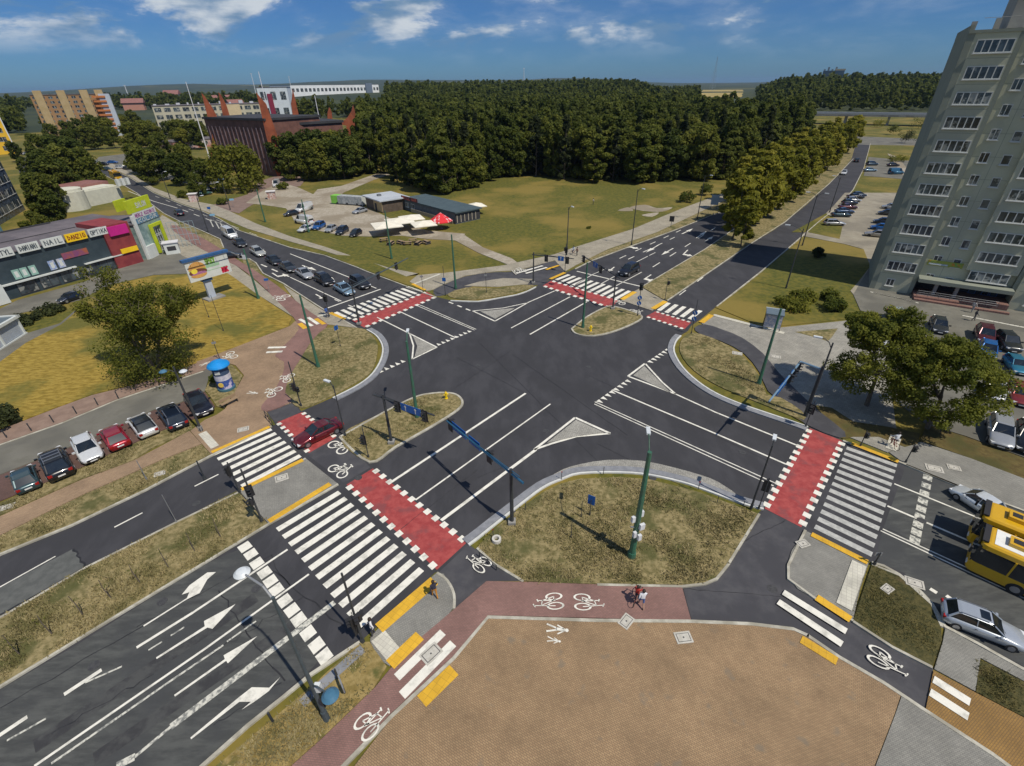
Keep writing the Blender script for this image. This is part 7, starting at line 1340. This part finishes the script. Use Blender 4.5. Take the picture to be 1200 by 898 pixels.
bd = MB(); Bf.box(bd, -.55, .55, 0, zb2, -.1, -.6); bld(bd, 'post', pm('pale_blue_post', (.40, .45, .52), scale=1)); bd = MB(); Bf.box(bd, -.8, .8, zb2 - .5, zb2, .1, -.8); bld(bd, 'bracket', pm('deep_blue_bracket', (.03, .07, .14))); bd = MB(); Bf.box(bd, -1.3, 1.6, 0, .35, .8, -1.2); bld(bd, 'base', m_conc)
# advertising column
p = G(266, 455, .14); e = empty('advertising_column', p, 0, 'round advertising column with a bright blue domed top', 'advertising column'); mb_ = pm('bright_blue_dome', (.012, .24, .62), rough=.35)
MB().lathe([(.95, 0), (.95, .25), (.85, .3)], n=24).build('base', pm('teal_base', (.04, .12, .16)), e)
MB().lathe([(.85, .3), (.85, 1.4)], n=24).build('poster', pm('blue_poster_ring', (.04, .09, .32), (.55, .5, .65), scale=1.1, lo=.5, hi=.6), e); MB().lathe([(.86, 1.4), (.86, 2.05)], n=24).build('poster', pm('white_poster_ring', (.62, .62, .66), (.4, .4, .5), scale=2), e); MB().lathe([(.85, 2.05), (.85, 3.0)], n=24).build('poster', pm('navy_poster_ring', (.03, .06, .12), (.06, .10, .18), scale=2), e)
MB().lathe([(1.15, 3.0), (1.2, 3.12), (1.1, 3.3), (.6, 3.62), (.1, 3.75)], n=28).build('dome', mb_, e)
v = MB(); v.lathe([(.3, 0), (.3, .04)], n=10); o = v.build('yellow_star_picture', pm('yellow_picture', (.7, .5, .1), scale=4), e); o.location = (.05, -.88, .95); o.rotation_euler = (R(90), 0, R(5))
v = MB(); v.box((.12, -.87, 2.5), (.55, .05, .4), .12); v.build('poster', m_sign[0], e)
# benches, bins, bike rack
def bench(x, y, rz, label):
    p = G(x, y, .12); e = empty('park_bench', p, rz, label, 'bench'); MB().box((0, 0, .45), (1.9, .42, .06)).build('seat', MATS['bench_wood'], e); MB().box((0, .24, .75), (1.9, .05, .35)).build('backrest', MATS['bench_wood'], e)
    for s in (-.8, .8): MB().box((s, 0, .22), (.06, .42, .44)).build('leg', m_blk, e)
bench(270, 474, 1.0, 'bench beside the advertising column bed'); 
p = G(312, 490, .12); q = G(320, 499, .12); e = empty('railing', p, 0, 'low dark railing at the western zebra corner', 'railing'); d = q - p
for t in (0, .5, 1): MB().tube(d * t, d * t + Vector((0, 0, .95)), .035, n=6).build('post', m_blk, e)
MB().tube(Vector((0, 0, .93)), d + Vector((0, 0, .93)), .035, n=6).build('rail', m_blk, e); MB().tube(Vector((0, 0, .5)), d + Vector((0, 0, .5)), .03, n=6).build('rail', m_blk, e)
p = G(562, 652, .1); q = G(582, 668, .1); e = empty('railing', p, 0, 'low dark railing beside the cycle symbol near the red crossing', 'railing'); d = q - p
for t in (0, .5, 1): MB().tube(d * t, d * t + Vector((0, 0, .5)), .035, n=6).build('post', m_blk, e)
MB().tube(Vector((0, 0, .48)), d + Vector((0, 0, .48)), .035, n=6).build('rail', m_blk, e)
# info kiosk east, notice boards
p = G(903, 388, .12); e = empty('info_board', p, -.45, 'grey roofed info board with posters on the eastern walk', 'notice board')
MB().box((0, .9, 2.5), (2.3, 2.2, .14)).build('roof', pm('slate_roof_panel', (.12, .16, .19), rough=.5), e); MB().box((0, .2, 1.35), (2.1, .14, 1.8)).build('panel', pm('mixed_posters', (.25, .3, .4), (.6, .55, .5), scale=3), e); MB().box((0, 2.0, 2.57), (2.4, .1, .18)).build('edge', m_sign[0], e)
for sx in (-1.05, 1.05):
    for sy in (.2, 1.9): MB().tube((sx, sy, 0), (sx, sy, 2.45), .05, n=6).build('post', m_blk, e)
p = G(836, 245, .1); e = empty('notice_board', p, -.5, 'pale blue notice board among the sidewalk bushes', 'notice board'); MB().box((0, 0, 2.4), (2.0, .15, 2.6)).build('panel', pm('blue_grey_panel', (.20, .28, .36), (.26, .34, .42), scale=.6), e)
for s in (-.8, .8): MB().tube((s, 0, 0), (s, 0, 1.1), .06, n=6).build('post', m_blk, e)
p = G(786, 266, .1); e = empty('notice_board', p, -.5, 'small dark sign board on the sidewalk verge', 'sign'); MB().box((0, 0, 1.9), (1.1, .1, 1.3)).build('panel', m_trim, e); MB().tube((0, 0, 0), (0, 0, 1.3), .05, n=6).build('post', m_blk, e)
p = G(248, 254, .1); e = empty('road_sign', p, 0, 'blue sign beside the northwestern street', 'sign'); MB().tube((0, 0, 0), (0, 0, 2.4), .04, n=6).build('post', m_gal, e); MB().box((0, -.05, 2.3), (.9, .05, .6)).build('panel', m_blue, e)
for q, lab in (((252, 262), 'blue parking sign on the pavement by the queue'), ((274, 243), 'blue sign at the forecourt mouth')): p = G(*q, .1); e = empty('road_sign', p, 0, lab, 'sign'); MB().tube((0, 0, 0), (0, 0, 2.4), .04, n=6).build('post', m_gal, e); MB().box((0, -.05, 2.2), (1.2, .05, .5), .3).build('panel', pm('pale_blue_sign', (.2, .4, .55)), e)
p = G(316, 342, .12); e = empty('road_sign', p, 0, 'blue direction sign beside the cycle path', 'sign'); MB().tube((0, 0, 0), (0, 0, 2.4), .04, n=6).build('post', m_gal, e); MB().box((0, -.05, 2.2), (.7, .05, .4), .3).build('panel', m_blue, e)
# overhead cables near the zebra, white stand at the eastern corner
p0, p1 = G(283, 690, 11), G(387, 672, 6)
# ---------------------------------------------------------------- people
m_skin = pm('skin', (.42, .26, .18)); m_hair = pm('dark_hair', (.03, .02, .015), rough=.7)
def person(px, az, label, shirt, legs, step=.25, hair=None, bag=None, z=.13, shorts=False, arms=.2, lean=0., h=1.75, bike=None, name='person'):
    p = G(px[0], px[1], z); e = empty(name, p, R(az), label, 'person'); s = h / 1.75; me = bpy.data.meshes.new('body')
    J = {'pel': (0, 0, .93), 'tor': (lean * .3, 0, 1.15), 'che': (lean * .6, 0, 1.38), 'nek': (lean * .8, 0, 1.50), 'hea': (lean + .02, 0, 1.66),
         'hl': (0, .10, .88), 'kl': (step * .6, .10, .50), 'al': (step * .8, .10, .07), 'tl': (step * .8 + .17, .11, .03), 'hr': (0, -.10, .88), 'kr': (-step * .25, -.10, .50), 'ar': (-step, -.10, .09), 'tr': (-step + .16, -.11, .03),
         'sl': (lean * .6, .20, 1.40), 'el': (lean * .5 - arms * .6, .26, 1.12), 'wl': (lean * .5 - arms * .4 + .08, .25, .88), 'fl': (lean * .5 - arms * .3 + .12, .24, .79), 'sr': (lean * .6, -.20, 1.40), 'er': (lean * .5 + arms * .6, -.26, 1.12), 'wr': (lean * .5 + arms + .12, -.24, .92), 'fr': (lean * .5 + arms + .2, -.23, .85)}
    if bike:
        J.update({'kl': (.36, .12, .74), 'al': (.18, .12, .34), 'tl': (.33, .12, .30), 'kr': (.30, -.12, .60), 'ar': (.05, -.12, .22), 'tr': (.20, -.12, .20), 'el': (.25, .25, 1.15), 'wl': (.50, .22, 1.02), 'fl': (.58, .2, 1.0), 'er': (.25, -.25, 1.15), 'wr': (.50, -.22, 1.02), 'fr': (.58, -.2, 1.0)})
    Rr = {'pel': .15, 'tor': .135, 'che': .16, 'nek': .06, 'hea': .10, 'hl': .095, 'kl': .062, 'al': .042, 'tl': .038, 'hr': .095, 'kr': .062, 'ar': .042, 'tr': .038, 'sl': .065, 'el': .045, 'wl': .032, 'fl': .035, 'sr': .065, 'er': .045, 'wr': .032, 'fr': .035}
    ks = list(J); E_ = [('pel', 'tor'), ('tor', 'che'), ('che', 'nek'), ('nek', 'hea'), ('pel', 'hl'), ('hl', 'kl'), ('kl', 'al'), ('al', 'tl'), ('pel', 'hr'), ('hr', 'kr'), ('kr', 'ar'), ('ar', 'tr'), ('che', 'sl'), ('sl', 'el'), ('el', 'wl'), ('wl', 'fl'), ('che', 'sr'), ('sr', 'er'), ('er', 'wr'), ('wr', 'fr')]
    me.from_pydata([tuple(c * s for c in J[k]) for k in ks], [(ks.index(a), ks.index(b)) for a, b in E_], []); bo = bpy.data.objects.new('body', me); COL.objects.link(bo); bo.parent = e
    sk = bo.modifiers.new('skin', 'SKIN'); sk.use_smooth_shade = True
    for i, k in enumerate(ks): me.skin_vertices[0].data[i].radius = (Rr[k] * s, Rr[k] * s)
    me.skin_vertices[0].data[0].use_root = True; sb = bo.modifiers.new('subd', 'SUBSURF'); sb.levels = 1; sb.render_levels = 2
    # one body surface coloured by height: trousers, shirt, skin
    mt = bpy.data.materials.new('clothed_body'); mt.use_nodes = True; t = mt.node_tree; b = t.nodes['Principled BSDF']; b.inputs['Roughness'].default_value = .8
    g = nd(t, 'ShaderNodeTexCoord'); sp = nd(t, 'ShaderNodeSeparateXYZ'); t.links.new(g.outputs['Object'], sp.inputs[0]); cr_ = nd(t, 'ShaderNodeValToRGB'); cr_.color_ramp.interpolation = 'CONSTANT'; t.links.new(mth(t, 'DIVIDE', sp.outputs[2], 1.8 * s), cr_.inputs[0])
    el_ = cr_.color_ramp.elements; el_[0].position = 0; el_[0].color = rgba((.05, .04, .04)); el_[1].position = .05; el_[1].color = rgba((.42, .26, .18) if shorts else legs)
    for po, c_ in ((.30 if shorts else .30, legs), (.545, shirt), (.845, (.42, .26, .18))): x_ = el_.new(po); x_.color = rgba(c_)
    t.links.new(cr_.outputs[0], b.inputs['Base Color']); me.materials.append(mt)
    hx = (lean + .02) * s; bh = MB(); bh.lathe([(.02, 1.82), (.075, 1.80), (.115, 1.72), (.118, 1.66), (.10, 1.58)], (0, 0, 0), 12); bh.v = [(x * s + hx - .02, y * s, z_ * s) for x, y, z_ in bh.v]; bh.build('hair', hair or m_hair, e, smooth=True)
    if bag: MB().box((-.16, 0, 1.25 * s), (.16, .30, .42)).build('backpack', bag, e)
    if bike:
        k = empty('bicycle', p, R(az), bike, 'bicycle'); wl_ = m_blk
        for cx_ in (-.42, .62):
            w_ = MB(); n = 18
            for i in range(n): a0, a1 = math.tau * i / n, math.tau * (i + 1) / n; w_.tube((cx_ + math.cos(a0) * .33, 0, .34 + math.sin(a0) * .33), (cx_ + math.cos(a1) * .33, 0, .34 + math.sin(a1) * .33), .022, n=5, caps=False)
            wo = w_.build('wheel', m_tyre, k)
        f_ = MB()
        for a_, c_ in (((-.42, 0, .34), (.05, 0, .28)), ((.05, 0, .28), (-.12, 0, .86)), ((-.42, 0, .34), (-.08, 0, .72)), ((-.08, 0, .76), (.45, 0, .80)), ((.05, 0, .28), (.47, 0, .72)), ((.62, 0, .34), (.44, 0, .95))): f_.tube(a_, c_, .022, n=6)
        f_.build('frame', pm('bicycle_frame', (.25, .05, .04)), k); MB().tube((.46, -.26, .99), (.46, .26, .99), .018, n=6).build('handlebar', m_blk, k); MB().box((-.13, 0, .89), (.25, .14, .05)).build('saddle', m_blk, k)
    return e
person((510, 700), 120, 'person in a black top and orange skirt walking onto the tactile strip', (.03, .03, .05), (.50, .22, .03))
person((438, 744), 200, 'person in a white shirt standing beside the black signal post', (.70, .70, .72), (.05, .05, .07), step=.1, bag=pm('black_bag', (.03, .03, .04)))
person((745, 704), 60, 'child in a red shirt riding on the red cycle path', (.45, .04, .03), (.05, .05, .06), h=1.55, bike='bicycle ridden by the child in a red shirt', z=.13)
person((751, 711), 90, 'adult in a white top walking beside the cycling child', (.72, .74, .78), (.08, .13, .30), shorts=True, step=.3)
person((384, 372), -40, 'person in blue waiting at the northwestern zebra', (.04, .10, .30), (.03, .04, .09), step=.08)
person((672, 298), -150, 'cyclist in a pale top riding on the northern sidewalk', (.45, .50, .58), (.05, .06, .1), bike='bicycle of the rider on the northern sidewalk')
person((676, 300), -150, 'person in a brown top walking behind the cyclist', (.25, .14, .10), (.05, .05, .06))
person((695, 240), 0, 'small figure in a pale shirt standing in the green field', (.6, .55, .5), (.05, .05, .05), step=.1)
person((1046, 524), 90, 'person in a white shirt beside the white guide strip', (.7, .72, .74), (.20, .07, .06), z=.13, bike='bicycle of the person at the eastern zebra')
person((1138, 366), 0, 'person in pale clothes on the tower steps', (.5, .45, .42), (.3, .3, .3), step=.1)
person((1140, 376), -30, 'person in dark clothes below the tower steps', (.05, .05, .06), (.05, .05, .06), step=.2)
person((266, 226), 0, 'first dark figure walking on the church forecourt', (.05, .05, .07), (.04, .04, .05)); person((289, 226), 30, 'second dark figure walking on the church forecourt', (.07, .06, .09), (.05, .05, .06))
person((408, 352), -30, 'person in dark clothes at the far kerb of the queue', (.05, .06, .1), (.04, .04, .05)) if False else None
# small white figures boards at the forecourt: signs
p = G(228, 236, .1); e = empty('stall', p, .3, 'small red and white stall under the street trees', 'stall'); MB().box((0, 0, 1.1), (2.2, 1.8, 2.2)).build('wall', pm('stall_wall', (.5, .3, .28), (.6, .55, .5), scale=2), e); MB().box((0, 0, 2.3), (2.7, 2.3, .14)).build('roof', pm('stall_roof', (.62, .6, .58)), e)
p = G(319, 233, .1); e = empty('stall', p, .3, 'small white stall by the church forecourt', 'stall'); MB().box((0, 0, 1.1), (2.4, 1.8, 2.2)).build('wall', pm('stall_wall_red', (.6, .55, .5), (.4, .2, .15), scale=2), e); MB().box((0, 0, 2.3), (2.9, 2.3, .14)).build('roof', MATS['stall_roof'], e)
# ---------------------------------------------------------------- haze
hm = bpy.data.materials.new('summer_haze'); hm.use_nodes = True; t = hm.node_tree; t.nodes.clear()
o_ = nd(t, 'ShaderNodeOutputMaterial'); v_ = nd(t, 'ShaderNodeVolumePrincipled'); v_.inputs['Color'].default_value = (.42, .64, .95, 1); v_.inputs['Density'].default_value = .00004; v_.inputs['Anisotropy'].default_value = .2
t.links.new(v_.outputs[0], o_.inputs['Volume'])
MB().box((0, 5000, 75 - 32), (34000, 36000, 214)).build('haze', hm, kind='stuff', cat='haze', label='thin blue summer haze over the far land')
